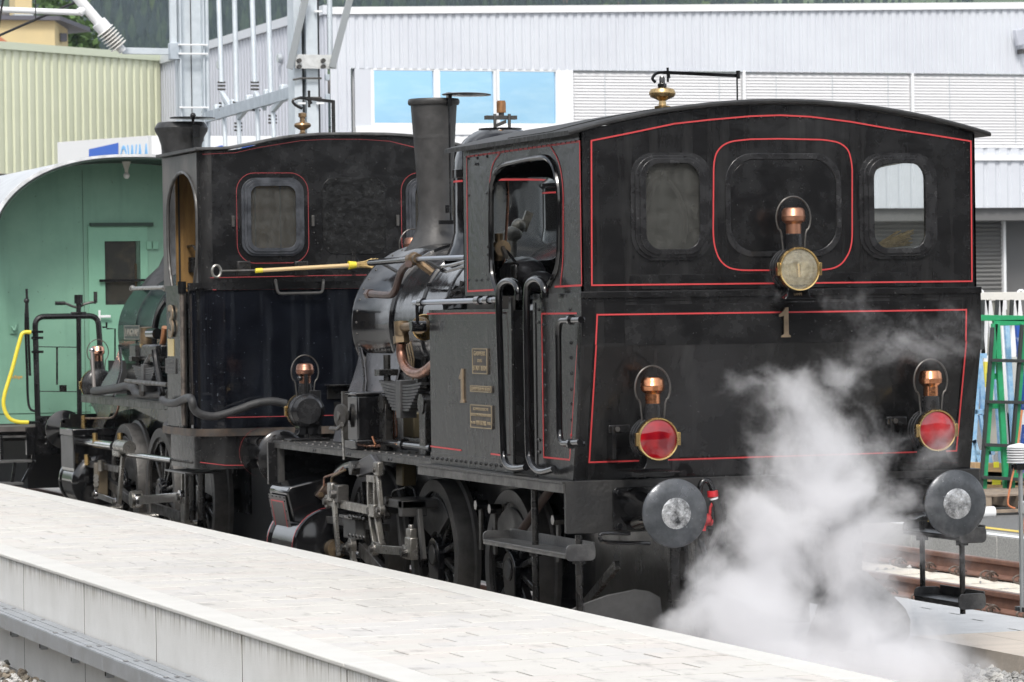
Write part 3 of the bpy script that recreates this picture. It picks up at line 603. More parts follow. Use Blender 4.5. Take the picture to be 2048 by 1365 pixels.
# overlay plates and seams on the rear sheet
M().bx(-.96, .86, -.004, 0, 2.30, 2.385).build('riveted_strip', K, L1, .0015)
b = M()
for x in (-.39, .43): b.cyl((x, -.022, 2.36), (x, 0, 2.36), .016, 6)
b.build('bolt_head', K, L1, kind='stuff')
# red lining helper
def line(name, px, pl, wd, nrm, closed=False, off=.002, rad=0, parent=None):
    pts = [pl(*p)+Vector(nrm).normalized()*off for p in px]
    if rad: pts = fillet(pts, rad, 6)
    return M().ribbon(pts, nrm, wd, .0012, closed).build(name, RED, parent or L1, smooth=False)
RYu = lambda x, y: RY(x, y, 0)
line('red_lining', [(1182, 282), (1262, 266), (1348, 248), (1420, 240), (1500, 233), (1560, 231), (1620, 234), (1700, 244), (1780, 258), (1860, 270), (1941, 283), (1943, 563), (1183, 571)], RYu, .009, (0, -1, 0), True, off=.0055)
line('red_lining', [(1560, 278), (1650, 280), (1680, 286), (1697, 300), (1704, 330), (1704, 480), (1699, 505), (1684, 528), (1668, 537), (1640, 541), (1480, 541), (1455, 536), (1438, 520), (1429, 495), (1426, 470), (1427, 330), (1431, 308), (1443, 292), (1462, 283), (1500, 279)], RYu, .0085, (0, -1, 0), True, rad=.05)
lnS = (-1, 0, 0)
line('red_lining', [(934, 314), (1160, 283), (1164, 571), (1110, 574)], SU, .011, lnS)
line('red_lining', [(934, 314), (936, 583), (995, 580)], SU, .011, lnS)
line('red_lining', [(1002, 305), (985, 328), (979, 370), (980, 520), (988, 581)], SU, .009, lnS, rad=.14)
line('red_lining', [(1100, 291), (1119, 322), (1127, 372), (1127, 520), (1121, 574)], SU, .009, lnS, rad=.14)
# roof
b = M(); secs = []
for y, dz, th in ((-.05, .004, .008), (-.044, -.004, .022), (-.03, -.004, .028), (2.235, -.004, .028), (2.245, 0, .02)):
    o_ = [Vector((x, y, roofz(x)+dz)) for x in [-1.335+2.67*i/28 for i in range(29)]]
    secs.append(o_+[Vector((p.x, p.y, p.z+th)) for p in reversed(o_)])
b.loft(secs, caps='strip').build('cab_roof', mat('roof_felt', (.014, .014, .014), .6, 0, (.03, .03, .03), 8, bump=.6, bsc=14, bdist=.02), L1)
b = M(); secs = []
for y in (.35, .36, 1.1, 1.12):
    o_ = [Vector((x, y, roofz(x)+.02)) for x in [-1.30+2.5*i/20 for i in range(21)]]; secs.append(o_+[Vector((p.x, p.y, p.z+.010)) for p in reversed(o_)])
b.loft(secs, caps='strip').build('roof_overlap', MATS['roof_felt'], L1)
# rivets
def rivets(pts, nrm, r, parent=L1, m_=K, h=None):
    b = M(); [b.dome(p, nrm, r, h) for p in pts]; return b.build('rivets', m_, parent, kind='stuff')
rivets([Vector((x, 0, roofz(x)-.085)) for x in [-1.18+2.36*i/29 for i in range(30)]], (0, -1, 0), .0095)
rivets([Vector((-HX, y, 3.155)) for y in [.06+2.0*i/24 for i in range(25)]], (-1, 0, 0), .009)
rivets([SU(*p) for p in ((937, 318), (955, 317), (974, 314), (952, 329), (956, 329), (938, 391), (974, 387), (976, 494), (976, 510), (938, 560), (953, 561), (963, 561), (976, 559), (934, 300), (1157, 262))], (-1, 0, 0), .011)
rivets([Vector((-1.20, 0, 2.34+i*.045)) for i in range(19)]+[Vector((1.205, 0, 2.34+i*.045)) for i in range(19)], (0, -1, 0), .005, h=.0035)
# whistle on the roof
b = M(); c = RY(1325, 215, 1.5); c.z = roofz(c.x)+.02
BRW = mat('whistle_brass', (.60, .42, .20), .3, 1, (.38, .27, .14), 16, .4, .7, 0, 0, .08)
wz = c.z
wh1 = M().lathe([(.0, -.02), (.045, -.02), (.047, .03), (.05, .035), (.05, .052), (.025, .058), (.021, .085), (.035, .092), (.075, .11), (.083, .128), (.083, .138), (.072, .158), (.04, .168), (.02, .172), (0, .172)], c).build('whistle', BRW, L1)
M().lathe([(.022, .17), (.03, .172), (.03, .19), (.019, .195), (.019, .225), (.012, .24), (0, .24)], c, n=8).build('whistle_valve', KG, wh1)
p = [c+Vector(q_) for q_ in ((-.045, 0, .20), (-.065, 0, .225), (-.04, 0, .255), (.0, 0, .262), (.04, 0, .255), (.045, 0, .225))]
b = M().tube(smooth_path(p, 3), .010, 7); lv = c+Vector((.05, 0, .262)); e_ = RY(1474, 152, 1.5); b.beam(lv-Vector((.04, 0, 0)), e_, .016, .02); b.cyl(e_-Vector((0, .02, .02)), e_-Vector((0, .02, -.03)), .014, 8); b.cyl(e_, (e_.x, e_.y, roofz(e_.x)), .0055, 6)
b.cyl(lv+Vector((-.012, 0, -.06)), lv+Vector((-.012, 0, .03)), .008, 6); b.build('whistle_lever', KG, wh1)

# ---- bunker (lower body): vertical then raked forward
ZK = 1.975; YB = -.022; YL = .15; ZL = 1.205
NL = Vector((0, -(ZK-ZL), -(YL-YB))).normalized(); DLW = NL.dot(Vector((0, YB, ZK)))
def LOW(px, py, o=0): return hit(px, py, NL, DLW+o)
def RB(px, py):
    p = RY(px, py, YB); return p if p.z >= ZK else LOW(px, py)
b = M(); prof = [(YB, 2.285), (YB, ZK+.02), (YB+.002, ZK), (YL, ZL)]
b.loft([[Vector((x, y, z)) for y, z in prof]+[Vector((x, y+.012, z)) for y, z in reversed(prof)] for x in (-1.262, 1.262)]).build('bunker_rear_sheet', KR, L1, ang=3)
M().bx(-1.268, 1.268, -.034, .0, 2.255, 2.292).build('waist_ledge', K, L1, .003)
# raised border around the rear bunker panel
b = M()
for a_, c_ in (((-1.19, YB, 2.235), (1.19, YB, 2.235)),): b.beam(a_, c_, .006, .004)
for x in (-1.19, 1.17):
    b.beam((x, YB, 2.235), (x, YB, ZK), .004, .006); b.beam((x, YB, ZK), (x-(.03 if x > 0 else 0), YL-.01, ZL+.02), .004, .006)
b.build('panel_bead', K, L1)
M().bx(-1.0, 1.14, YB-.003, YB, ZK+.004, ZK+.24).build('riveted_overlay', K, L1, .001)
line('red_lining', [(1194, 630), (1933, 620)], lambda x, y: RY(x, y, YB), .009, (0, -1, 0), off=.0045)
for xs in (((1194, 628), (1191, 690)), ((1932, 618), (1931, 682))): line('red_lining', xs, lambda x, y: RY(x, y, YB), .009, (0, -1, 0), off=.0045)
line('red_lining', [(1191, 690), (1177, 924), (1847, 903), (1911, 901), (1931, 682)], LOW, .009, NL, off=.012)
# sides of the bunker, between the door opening and the rear
def sidepl(loops, m_=KT, name='side_sheet', t=.012, bev=0, X=HX, parent=L1):
    r = M().plate(loops, (lambda u, v, q_: Vector((-(X-q_), u, v))), 0, t).build(name, m_, parent, bev)
    M().plate(loops, (lambda u, v, q_: Vector(((X-q_), u, v))), 0, t).build(name, K, parent, bev); return r
YD0, YD1 = .80, 1.235   # door gap
XB = 1.262
sidepl([[(YB, 2.285), (YB+.001, ZK), (YL, ZL), (YD0, ZL), (YD0, 2.285)]], KT, 'bunker_side_sheet', X=XB)
sidepl([[(YB+.0, 2.285), (YB+.001, ZK), (YL, ZL-.0), (YL+.07, ZL), (YB+.07, ZK), (YB+.07, 2.285)]], KT, 'corner_strip', .006, .001, X=XB+.005)
sidepl([[(YB+.07, 2.235), (YD0, 2.235), (YD0, 2.285), (YB+.07, 2.285)]], KT, 'waist_strip', .006, .001, X=XB+.005)
sidepl([[(YD0-.035, ZL), (YD0, ZL), (YD0, 2.235), (YD0-.035, 2.235)]], KT, 'door_edge_strip', .007, .001, X=XB+.006)
rivets([SX(px, py, -XB) for px, py in [(1086, 618), (1087, 650), (1088, 681), (1089, 711), (1090, 741), (1090, 771), (1091, 801), (1091, 832), (1092, 862), (1092, 892), (1140, 619), (1142, 686), (1142, 716), (1143, 747), (1143, 779), (1144, 808), (1144, 840)]], (-1, 0, 0), .0135, h=.010)
rivets([SX(1144, 871, -XB)], (-1, 0, 0), .014, m_=REDV)
rivets([SX(px, py, -XB-.006) for px, py in ((1074, 620), (1074, 645), (1076, 881), (1076, 905))], (-1, 0, 0), .012)
line('red_lining', [(1160, 627), (1084, 628), (1088, 915), (1140, 920), (1155, 700), (1160, 627)], lambda x, y: SX(x, y, -XB), .010, lnS)
# tank side in front of the door
YT = 2.87
sidepl([[(YD1, ZL), (YT, ZL), (YT, 2.195), (YD1, 2.195)]], KT, 'tank_side_sheet')
sidepl([[(YD1, 2.13), (YT+.004, 2.13), (YT+.004, 2.20), (YD1, 2.20)]], KT, 'tank_top_strip', .005, .001, X=HX+.004)
sidepl([[(YD1, ZL+.001), (YT+.004, ZL+.001), (YT+.004, ZL+.075), (YD1, ZL+.075)]], KT, 'tank_bottom_strip', .005, .001, X=HX+.005)
sidepl([[(YD1-.004, ZL+.001), (YD1+.04, ZL+.001), (YD1+.04, 2.27), (YD1-.004, 2.27)]], KT, 'door_edge_strip', .014, .001, X=HX+.006)
sidepl([[(YD1+.04, 1.60), (YT-.02, 1.60), (YT-.02, 1.603), (YD1+.9, 1.603)]], K, 'patch_seam', .002, X=HX+.002)
rivets([Vector((-HX-.005, YT-.04-i*.098, ZL+.038)) for i in range(16)], (-1, 0, 0), .013, h=.010)
for s_ in (-1, 1):
    x0, x1 = sorted((s_*1.235, s_*.66))
    M().bx(x0+.0, x1, YD1, YT, 1.22, 2.19).build('side_tank', K, L1)
line('red_lining', [(861, 628), (1008, 626), (1013, 911), (989, 908)], SU, .010, lnS, off=.024)
line('red_lining', [(862, 893), (923, 901)], SU, .010, lnS)
# rear bunker inner box & cab innards
DK = mat('cab_interior', (.012, .012, .012), .6, 0, (.03, .028, .026), 8)
GI = mat('cab_inner_paint', (.13, .145, .13), .55)
M().loft([[Vector((x, y, z)) for y, z in ((.02, 2.28), (.02, 1.97), (.19, 1.22), (.40, 1.22), (.40, 2.28))] for x in (-1.2, 1.2)]).build('bunker_body', DK, L1)
M().bx(-1.22, 1.22, .2, 2.1, 1.2, 1.225).build('cab_floor', DK, L1)
M().cyl((0, 1.75, 2.05), (0, 2.2, 2.05), .56, 28).build('backhead', DK, L1)
M().bx(-.6, .6, 1.7, 2.1, 1.2, 2.0).build('firebox', DK, L1, .02)
M().bx(-1.24, -1.1, 1.6, 2.12, 1.2, 2.28).build('cab_locker', DK, L1)
M().bx(1.225, 1.237, .02, .39, 2.3, 3.2).build('inner_lining', GI, L1)
M().bx(-1.237, -1.225, .02, .33, 2.3, 3.2).build('inner_lining', DK, L1)
b = M(); b.tube(smooth_path([(-1.02, 1.95, 3.0), (-1.02, 1.95, 2.85), (-1.05, 1.95, 2.5), (-1.1, 1.9, 2.3)], 4), .009, 6); b.build('copper_pipe', CUD, L1)
c = SX(998, 490, -1.12); b = M().cyl(c-Vector((0, 0, .10)), c+Vector((0, 0, .07)), .028, 10); b.cyl(c-Vector((.05, .02, 0)), c+Vector((.05, 0, 0)), .018, 8); b.lathe([(.0, 0), (.05, 0), (.05, .012), (0, .012)], SX(1006, 497, -1.12), (-.4, -1, 0), 14); b.build('injector_valve', BRD, L1)
M().beam(SX(1005, 497, -1.14), SX(1013, 514, -1.16), .02, .03).build('valve_lever', SD, L1)
# front spectacle window of the cab
f = M().plate([rr(-1.09, -.57, 2.47, 3.06, .12), rr(-1.065, -.605, 2.505, 3.03, .1)], rear(2.11), 0, .02).build('front_window', K, L1)
M().plate([rr(-1.07, -.60, 2.5, 3.035, .1)], rear(2.135), 0, .003).build('pane', GLZ, f)

# things lying in the cab
bg_ = thing('work_bag', 'black bag lying inside the doorway of the nearest cab', 'bag', (-.9, 1.1, 2.28))
b = M(); c = SX(1045, 545, -1.0); b.ball(c, .16, 7, (.8, 1.6, .62)); b.ball(c+Vector((.02, -.25, -.06)), .11, 6, (.9, 1.2, .6)); b.build('body', mat('bag_black', (.02, .02, .022), .3, bump=.5, bsc=12, bdist=.03), bg_)
M().tube(smooth_path([c+Vector(q_) for q_ in ((-.1, -.2, .04), (-.13, -.05, .14), (-.12, .12, .12), (-.1, .2, .02))], 4), .009, 6).build('strap', KG, bg_)
M().obox(c+Vector((-.13, -.22, 0)), (0, 1, 0), (1, 0, 0), (0, 0, 1), .10, .02, .09).build('pocket', KD, bg_, .008)
ru = thing('rucksack', 'dark rucksack hanging behind the left rear cab window', 'rucksack', (-.70, .10, 2.52))
b = M(); b.loft([[Vector((-.70+math.cos(a_)*w_*1.0, .16+math.sin(a_)*.06, z)) for a_ in [2*PI*k/14 for k in range(14)]] for z, w_ in ((2.53, .12), (2.6, .15), (2.72, .145), (2.84, .11), (2.93, .06), (2.96, .01))]).build('body', mat('rucksack_cloth', (.07, .072, .07), .8, bump=.4, bsc=40), ru)
for s_ in (-1, 1): M().tube(smooth_path([(-.70+s_*.03, .10, 2.93), (-.70+s_*.09, .085, 2.84), (-.70+s_*.13, .09, 2.70), (-.70+s_*.12, .10, 2.57)], 5), .014, 6).build('strap', mat('strap_grey', (.13, .13, .13), .7), ru)
M().tube(smooth_path([(-.73, .10, 2.93), (-.70, .09, 2.99), (-.67, .10, 2.93)], 4), .006, 6).build('loop', KG, ru)
br = thing('hand_brush', 'straw hand brush lying behind the right rear cab window', 'brush', (.72, .12, 2.52))
b = M(); rnd = random.Random(5)
for i in range(70):
    t = rnd.random(); p0 = Vector((.60+rnd.uniform(-.02, .02), .10+rnd.uniform(-.03, .03), 2.522)); p1 = Vector((.83+rnd.uniform(-.05, .05), .10+rnd.uniform(-.06, .06), 2.54+rnd.uniform(0, .10))); b.cyl(p0, p1, .0028, 4)
b.build('bristles', mat('straw', (.55, .40, .18), .8, 0, (.30, .20, .08), 30), br)
M().cyl((.50, .10, 2.518), (.62, .10, 2.53), .012, 8).build('handle', WOOD, br)
M().bx(-1.15, 1.15, .02, .24, 2.48, 2.512).build('window_shelf', DK, L1)

# ---- numbers and plates
def digit1(c, right, up, h, parent, m_=BRD):
    pts = [(-.5, 0), (.5, 0), (.5, .06), (.36, .10), (.28, .16), (.28, 1), (.02, 1), (-.16, .90), (-.5, .74), (-.5, .66), (-.40, .66), (-.22, .72), (-.20, .68), (-.20, .16), (-.30, .10), (-.5, .06)]
    pts = [(-.44, 0), (.5, 0), (.5, .05), (.33, .09), (.30, .14), (.30, 1), (.0, 1), (-.22, .88), (-.62, .76), (-.62, .68), (-.16, .72), (-.16, .14), (-.20, .09), (-.44, .05)]
    r, u = Vector(right), Vector(up); n_ = r.cross(u); c = Vector(c)
    return M().plate([pts], lambda a_, b_, t: c+r*a_*h*.36+u*(b_-.5)*h+n_*t, 0, .012).build('number_one', m_, parent, .0015)
digit1(RY(1570, 645, YB-.014), (1, 0, 0), (0, 0, 1), .175, L1, mat('number_bronze', (.30, .225, .15), .4, .5, (.20, .15, .10), 14))
digit1(SX(926, 772, -HX), (0, -1, 0), (0, 0, 1), .215, L1, MATS['number_bronze'])
def name_plate(px0, py0, px1, py1, rows, label, X=HX, S=1, mt=PLQ, lm=LET):
    p0, p1 = SX(px0, py0, -X), SX(px1, py1, -X); ya, yb, zb, zt_ = p0.y, p1.y, p1.z, p0.z
    pl = M().plate([rr(min(ya, yb), max(ya, yb), zb, zt_, .008, 2)], (lambda u, v, t: Vector((-X-t, u, v))), 0, .009).build('name_plate', mt, L1 if S == 1 else S, .001)
    b = M(); e = .006; lo_, hi_ = min(ya, yb)+e, max(ya, yb)-e
    b.plate([rr(lo_-.003, hi_+.003, zb+.003, zt_-.003, .006, 2), rr(lo_+.004, hi_-.004, zb+e+.003, zt_-e-.003, .006, 2)], (lambda u, v, t: Vector((-X-.009-t, u, v))), 0, .003); b.build('plate_border', lm, pl)
    for s_, fz, hh, fw in rows: text('lettering', s_, (-X-.0092, (ya+yb)/2, zb+(zt_-zb)*fz), (0, -1, 0), (0, 0, 1), (zt_-zb)*hh, lm, pl, wd=abs(ya-yb)*fw, ext=.003, off=.012)
    return pl
def name_plate_fix(): pass
name_plate(947, 696, 978, 750, [('GASWERK', .79, .17, .78), ('DER', .52, .12, .28), ('STADT BERN', .24, .19, .86)], '')
name_plate(943, 770, 986, 787, [('DAMPFBAHN BERN', .5, .5, .86)], '', mt=PLQ)
name_plate(943, 808, 987, 860, [('SCHWEIZERISCHE', .81, .12, .70), ('LOKOMOTIV-&MASCHINEN-FABRIK', .57, .13, .92), ('N° 1803', .24, .13, .22), ], '')
pl_ = bpy.data.objects['name_plate.002']; p0, p1 = SX(943, 808, -HX), SX(987, 860, -HX); hh = (p0.z-p1.z); zc = p1.z+hh*.24
for ch in [c_ for c_ in pl_.children if c_.data.name.startswith('lettering')][-1:]: bpy.data.objects.remove(ch)
text('lettering', 'No 1803', (-HX-.0092, p0.y+(p1.y-p0.y)*.14, zc), (0, -1, 0), (0, 0, 1), hh*.12, LET, pl_, wd=abs(p0.y-p1.y)*.20, ext=.003, off=.01)
text('lettering', 'WINTERTHUR', (-HX-.0092, p0.y+(p1.y-p0.y)*.51, zc), (0, -1, 0), (0, 0, 1), hh*.19, LET, pl_, wd=abs(p0.y-p1.y)*.46, ext=.003, off=.012)
text('lettering', '1906', (-HX-.0092, p0.y+(p1.y-p0.y)*.87, zc), (0, -1, 0), (0, 0, 1), hh*.14, LET, pl_, wd=abs(p0.y-p1.y)*.16, ext=.003, off=.01)

# ---- handrails
XR = -1.335
def srail(px, X=XR, r=.0215, m_=KG, rad=.05, name='handrail', parent=L1): return M().tube(fillet([SX(a_, b_, X) for a_, b_ in px], rad, 6), r, 10).build(name, m_, parent)
def hook(pxs, X):
    pts = [SX(a_, b_, X) for a_, b_ in pxs]; return M().tube(smooth_path(pts, 5), .0215, 10).build('door_handrail', KG, L1)
hook([(1036, 600), (1036, 580), (1030, 567), (1017, 562), (1004, 568), (998, 585), (998, 640), (1002, 760), (1006, 880), (1008, 915), (1015, 931), (1030, 937), (1052, 935)], -1.32)
hook([(1090, 596), (1089, 578), (1083, 565), (1071, 559), (1059, 565), (1054, 582), (1053, 640), (1055, 760), (1057, 890), (1060, 920), (1070, 938), (1085, 944), (1108, 938)], -1.32)
srail([(1162, 640), (1116, 641), (1119, 888), (1160, 885)], -1.335, .0195, rad=.09)
for px, py in ((1142, 640), (1142, 888)):
    c = SX(px, py, -1.335); M().cyl(c, c+Vector((.08, 0, 0)), .017, 8).cyl(c-Vector((0, .014, 0)), c+Vector((0, .014, 0)), .030, 10).build('handrail_stand', KG, L1)
b = M().tube([SX(828, 606, -1.31), SX(1000, 600, -1.31)], .017, 10); b.build('reversing_rod', mat('satin_steel_rod', (.32, .34, .38), .28, .8), L1)
for px in (843, 957, 975, 992): c = SX(px, 605.5-(px-828)*.034, -1.31); M().cyl(c-Vector((0, .04, 0)), c+Vector((0, .04, 0)), .027 if px < 990 else .02, 10).build('rod_collar', KG, L1)
b = M(); b.cyl(SX(834, 606, -1.31), SX(835, 650, -1.31), .012, 8); c = SX(836, 653, -1.3); b.cyl(c-Vector((.05, 0, 0)), c+Vector((.05, 0, 0)), .035, 12); b.build('clack_lever', KG, L1)
b = M(); c = SX(822, 655, -1.0); b.cyl(SX(838, 652, -1.2), SX(850, 648, -.9), .055, 14); b.cyl(SX(802, 643, -1.15), SX(803, 672, -1.15), .05, 12); b.cyl(SX(802, 672, -1.15), SX(803, 687, -1.15), .056, 6); b.cyl(SX(804, 655, -1.15), SX(850, 652, -1.1), .03, 10); b.build('check_valve', BRD, L1)
M().lathe([(0, 0), (.085, 0), (.09, .01), (.085, .02), (0, .02)], SX(848, 655, -1.05), (0, -1, 0), 20).build('valve_flange', BR, L1)
M().tube(smooth_path([SX(a_, b_, -1.15) for a_, b_ in ((803, 686), (802, 705), (808, 728), (820, 743), (836, 748), (850, 743), (866, 730), (880, 722))], 4), .034, 12).build('feed_pipe', CUD, L1)
for k in range(3): M().tube([SX(811+k*5, 684, -1.0), SX(818+k*5, 720, -1.0), SX(826, 760, -1.0)], .006, 5).build('small_pipe', BRD, L1)
M().tube(smooth_path([SX(a_, b_, -1.0) for a_, b_ in ((740, 588), (760, 590), (782, 590), (791, 580), (797, 560), (805, 540), (817, 528))], 4), .026, 10).build('blower_pipe', mat('brown_pipe', (.10, .065, .055), .4, .3, (.06, .04, .035), 12), L1)
c = SX(740, 588, -1.0); M().cyl(c-Vector((0, .02, 0)), c+Vector((0, .05, 0)), .036, 6).build('pipe_nut', MATS['brown_pipe'], L1)
# handrail along the boiler
M().tube([SX(740, 526, -.72), SX(822, 519, -.72)], .024, 10).build('boiler_handrail', KG, L1)
M().tube([SX(822, 519, -.72), SX(931, 515, -.72)], .017, 10).build('boiler_handrail', MATS['satin_steel_rod'], L1)
b = M(); c = SX(828, 518, -.72); b.ball(c, .05, 6); b.cyl(c+Vector((0, .11, 0)), c-Vector((0, .09, 0)), .035, 10); b.cyl(c, c+Vector((.12, -.05, -.10)), .03, 8); b.cyl(c, c+Vector((0, .1, -.04)), .026, 8); b.build('ejector_fitting', mat('bronze_fitting', (.22, .15, .085), .4, .7, (.10, .075, .05), 15), L1)
for px in (757, 845): c = SX(px, 524-(px-740)*.07, -.72); M().cyl(c, c+Vector((.16, -.06, -.10)), .014, 6).build('handrail_stand', KG, L1)
M().tube(smooth_path([SX(a_, b_, -.6) for a_, b_ in ((935, 522), (905, 530), (888, 533), (882, 537), (888, 543), (905, 540), (935, 530))], 4), .012, 6).build('loop_pipe', KG, L1)

# ---- boiler, smokebox, chimney, domes
ZB = 2.10; RBL = .575
M().lathe([(.56, 0), (.575, .01), (.575, 1.95), (.575, 3.05), (.59, 3.06), (.59, 3.10), (.575, 3.11), (.575, 3.75), (.597, 3.76), (.6, 3.80), (.6, 4.62), (.61, 4.64), (.61, 4.69), (.59, 4.71), (.1, 4.74)], (0, 2.14, ZB), (0, 1, 0), 64).build('boiler', KB, L1)
for y in (3.4, 4.65): M().lathe([(.577, 0), (.583, .006), (.583, .034), (.577, .04)], (0, y, ZB), (0, 1, 0), 48).build('boiler_band', K, L1)
rivets([Vector((-.6*math.cos(a_), 6.72, ZB+.6*math.sin(a_))) for a_ in [-.7+i*.145 for i in range(16)]], (-1, 0, .2), .011, m_=SD, h=.010)
rivets([Vector((-.6*math.cos(-.32), 5.98+i*.09, ZB-.6*math.sin(.32))) for i in range(7)], (-1, 0, 0), .009, m_=SD)
# chimney
cx_, cy_ = 0, 6.6
M().lathe([(.30, 2.55), (.27, 2.62), (.20, 2.70), (.150, 2.80), (.128, 2.92), (.130, 3.02), (.138, 3.2), (.176, 3.755), (.190, 3.757), (.197, 3.77), (.197, 3.79), (.19, 3.802), (.165, 3.803), (.16, 3.5)], (cx_, cy_, 0), n=36).build('chimney', mat('chimney_black', (.035, .034, .033), .5, 0, (.055, .053, .052), 8, rv=.06, bump=.25, bsc=30), L1)
b = M(); sv = Vector((.055, cy_-.21, 0)); b.cyl(sv+Vector((0, 0, 2.86)), sv+Vector((0, 0, 3.84)), .008, 6); b.beam(sv+Vector((.02, -.02, 2.86)), sv+Vector((-.10, -.02, 2.86)), .03, .03); b.beam(sv+Vector((0, 0, 3.74)), sv+Vector((0, 0, 3.84)), .05, .03); b.cyl(sv+Vector((-.02, 0, 2.93)), sv+Vector((-.02, 0, 2.99)), .022, 8); b.build('lid_spindle', K, L1)
M().lathe([(0, 0), (.185, .004), (.187, .010), (.17, .016), (0, .028)], (.19, cy_-.22, 3.815), (.02, 0, 1), 32).build('chimney_lid', K, L1)
# dome with safety valve
dc = (0, 5.05)
M().lathe([(.42, 2.55), (.37, 2.66), (.345, 2.75), (.342, 3.14), (.350, 3.145), (.350, 3.20), (.342, 3.205), (.335, 3.27), (.31, 3.35), (.26, 3.42), (.19, 3.47), (.155, 3.485), (.155, 3.497), (0, 3.50)], (*dc, 0), n=40).build('steam_dome', KB, L1)
M().lathe([(.3435, 0), (.3435, .014)], (*dc, 3.11), n=40).build('red_lining', RED, L1)
b = M(); b.obox((dc[0]+.005, dc[1], 3.575), (1, 0, 0), (0, 1, 0), (0, 0, 1), .235, .05, .028)
for x in (-.05, .06): b.cyl((dc[0]+x, dc[1]-.03, 3.50), (dc[0]+x, dc[1]-.03, 3.60), .012, 8)
b.obox((dc[0], dc[1], 3.53), (1, 0, .4), (0, 1, 0), (0, 0, 1), .09, .03, .025); b.cyl((dc[0]+.01, dc[1], 3.58), (dc[0]+.01, dc[1], 3.615), .02, 10); sf = b.build('safety_valve', SD, L1, .002)
M().lathe([(0, 0), (.034, 0), (.034, .075), (.030, .078), (.030, .086), (0, .086)], (dc[0]+.01, dc[1], 3.61), n=18).build('valve_cap', mat('copper_cap', (.48, .25, .12), .38, .9, (.34, .17, .09), 20), sf)
M().lathe([(.28, 2.55), (.235, 2.66), (.22, 2.75), (.22, 3.02), (.24, 3.035), (.24, 3.055), (.22, 3.07), (.15, 3.11), (0, 3.13)], (.12, 3.85, 0), n=32).build('sand_dome', KG, L1)
M().lathe([(.2215, 0), (.2215, .012)], (.12, 3.85, 2.985), n=32).build('red_lining', RED, L1)
b = M(); c = RY(1026, 468, 2.7); b.ball(c, .065, 6, (1, 1, .8)); b.ball(c+Vector((.04, 0, .05)), .05, 6); b.obox(c+Vector((.09, 0, .08)), (.4, 0, 1), (0, 1, 0), (-1, 0, .4), .13, .03, .05); b.cyl(c, c-Vector((.01, 0, .2)), .03, 10); b.build('turret_valve', mat('wrapped_valve', (.10, .095, .09), .4, .3, (.25, .23, .2), 15, bump=.6, bsc=20), L1)

# ---- smokebox saddle wings
def saddle(L_, y0, y1, s_, ZBo=ZB, R=.6, foot=1.03, zf=1.235, m_=KG, yc=0):
    pr = [(R*math.cos(.10), ZBo+R*math.sin(.10)*-1-.0), (R*math.cos(.38), ZBo-R*math.sin(.38)), (R*.93+.03, ZBo-.33), (R*.96+.06, ZBo-.47), (R+.17, ZBo-.62), (foot-.08, zf+.12), (foot, zf+.02), (foot, zf)]
    b = M(); b.loft([[Vector((s_*(x+d_), y, z)) for x, z in pr for d_ in (0,)]+[Vector((s_*(x-.014), y, z)) for x, z in reversed(pr)] for y in (y0, y1)]); return b.build('saddle_wing', m_, L_)
WG = mat('grey_gloss_wing', (.085, .088, .096), .25, 0, (.12, .12, .13), 4, .4, .8, .1, 6, .05)
def wing(L_, s_, yf, pr, m_):
    # flared sheet from the smokebox side down to the footplate, its rear edge cut to a curve
    b = M(); n_ = len(pr); fr = [Vector((s_*x, yf, z)) for x, z, w_ in pr]; re_ = [Vector((s_*(x+.012), yf-w_, z)) for x, z, w_ in pr]
    o_ = [Vector((s_*.018, 0, 0))]*1; q_ = Vector((-s_*.016, 0, 0))
    b.loft([fr+[p+q_ for p in reversed(fr)], re_+[p+q_ for p in reversed(re_)]], caps='strip'); r = b.build('saddle_wing', m_, L_)
    M().tube(smooth_path([p+Vector((s_*.004, 0, 0)) for p in re_], 3), .009, 6).build('wing_rim', KD, r); return r
PRW = [(.572, 1.93, .02), (.60, 1.80, .20), (.64, 1.68, .36), (.69, 1.56, .48), (.73, 1.46, .55), (.77, 1.34, .60), (.80, 1.22, .62)]
wing(L1, -1, 6.72, PRW, WG); wing(L1, 1, 6.72, PRW, WG)
b = M(); b.loft([[Vector((-x-d_, y, z)) for x, z, d_ in ((.55, 1.93, 0), (.575, 1.80, 0), (.62, 1.66, 0), (.69, 1.50, 0), (.68, 1.50, 0), (.60, 1.66, 0), (.56, 1.8, 0), (.54, 1.93, 0))] for y in (5.72, 6.6)], caps='strip').build('saddle_skirt', WG, L1)
# ---- footplates
FZ = 1.21
CHQ = mat('footplate_steel', (.025, .025, .025), .45, 0, (.055, .053, .05), 12, .4, .7, .4, 50, .1)
EG = mat('worn_edge_steel', (.075, .073, .07), .42, .2, (.04, .039, .038), 10, .4, .7, .15, 30, .1)
for s_ in (-1, 1):
    xa, xb = sorted((s_*1.10, s_*.5)); M().bx(xa, xb, YT-.1, 7.33, FZ-.012, FZ+.004).build('running_board', CHQ, L1, .001)
    xa, xb = sorted((s_*1.10, s_*1.075)); M().bx(xa-.001, xb+.001, YT-.1, 7.335, FZ-.052, FZ-.013).build('running_board_edge', EG, L1, .002)
    xa, xb = sorted((s_*1.335, s_*1.2)); M().bx(xa, xb, .14, 2.94, 1.188, 1.203).build('cab_footplate', CHQ, L1, .001)
    xa, xb = sorted((s_*1.33, s_*1.31)); M().bx(xa, xb, .142, 2.92, 1.135, 1.187).build('valance', EG, L1, .002)
rivets([Vector((-1.06+.0*i, 2.95+i*.17, FZ+.004)) for i in range(26)]+[Vector((-.9, 2.95+i*.17, FZ+.004)) for i in range(26)], (0, 0, 1), .013, m_=SD, h=.007)
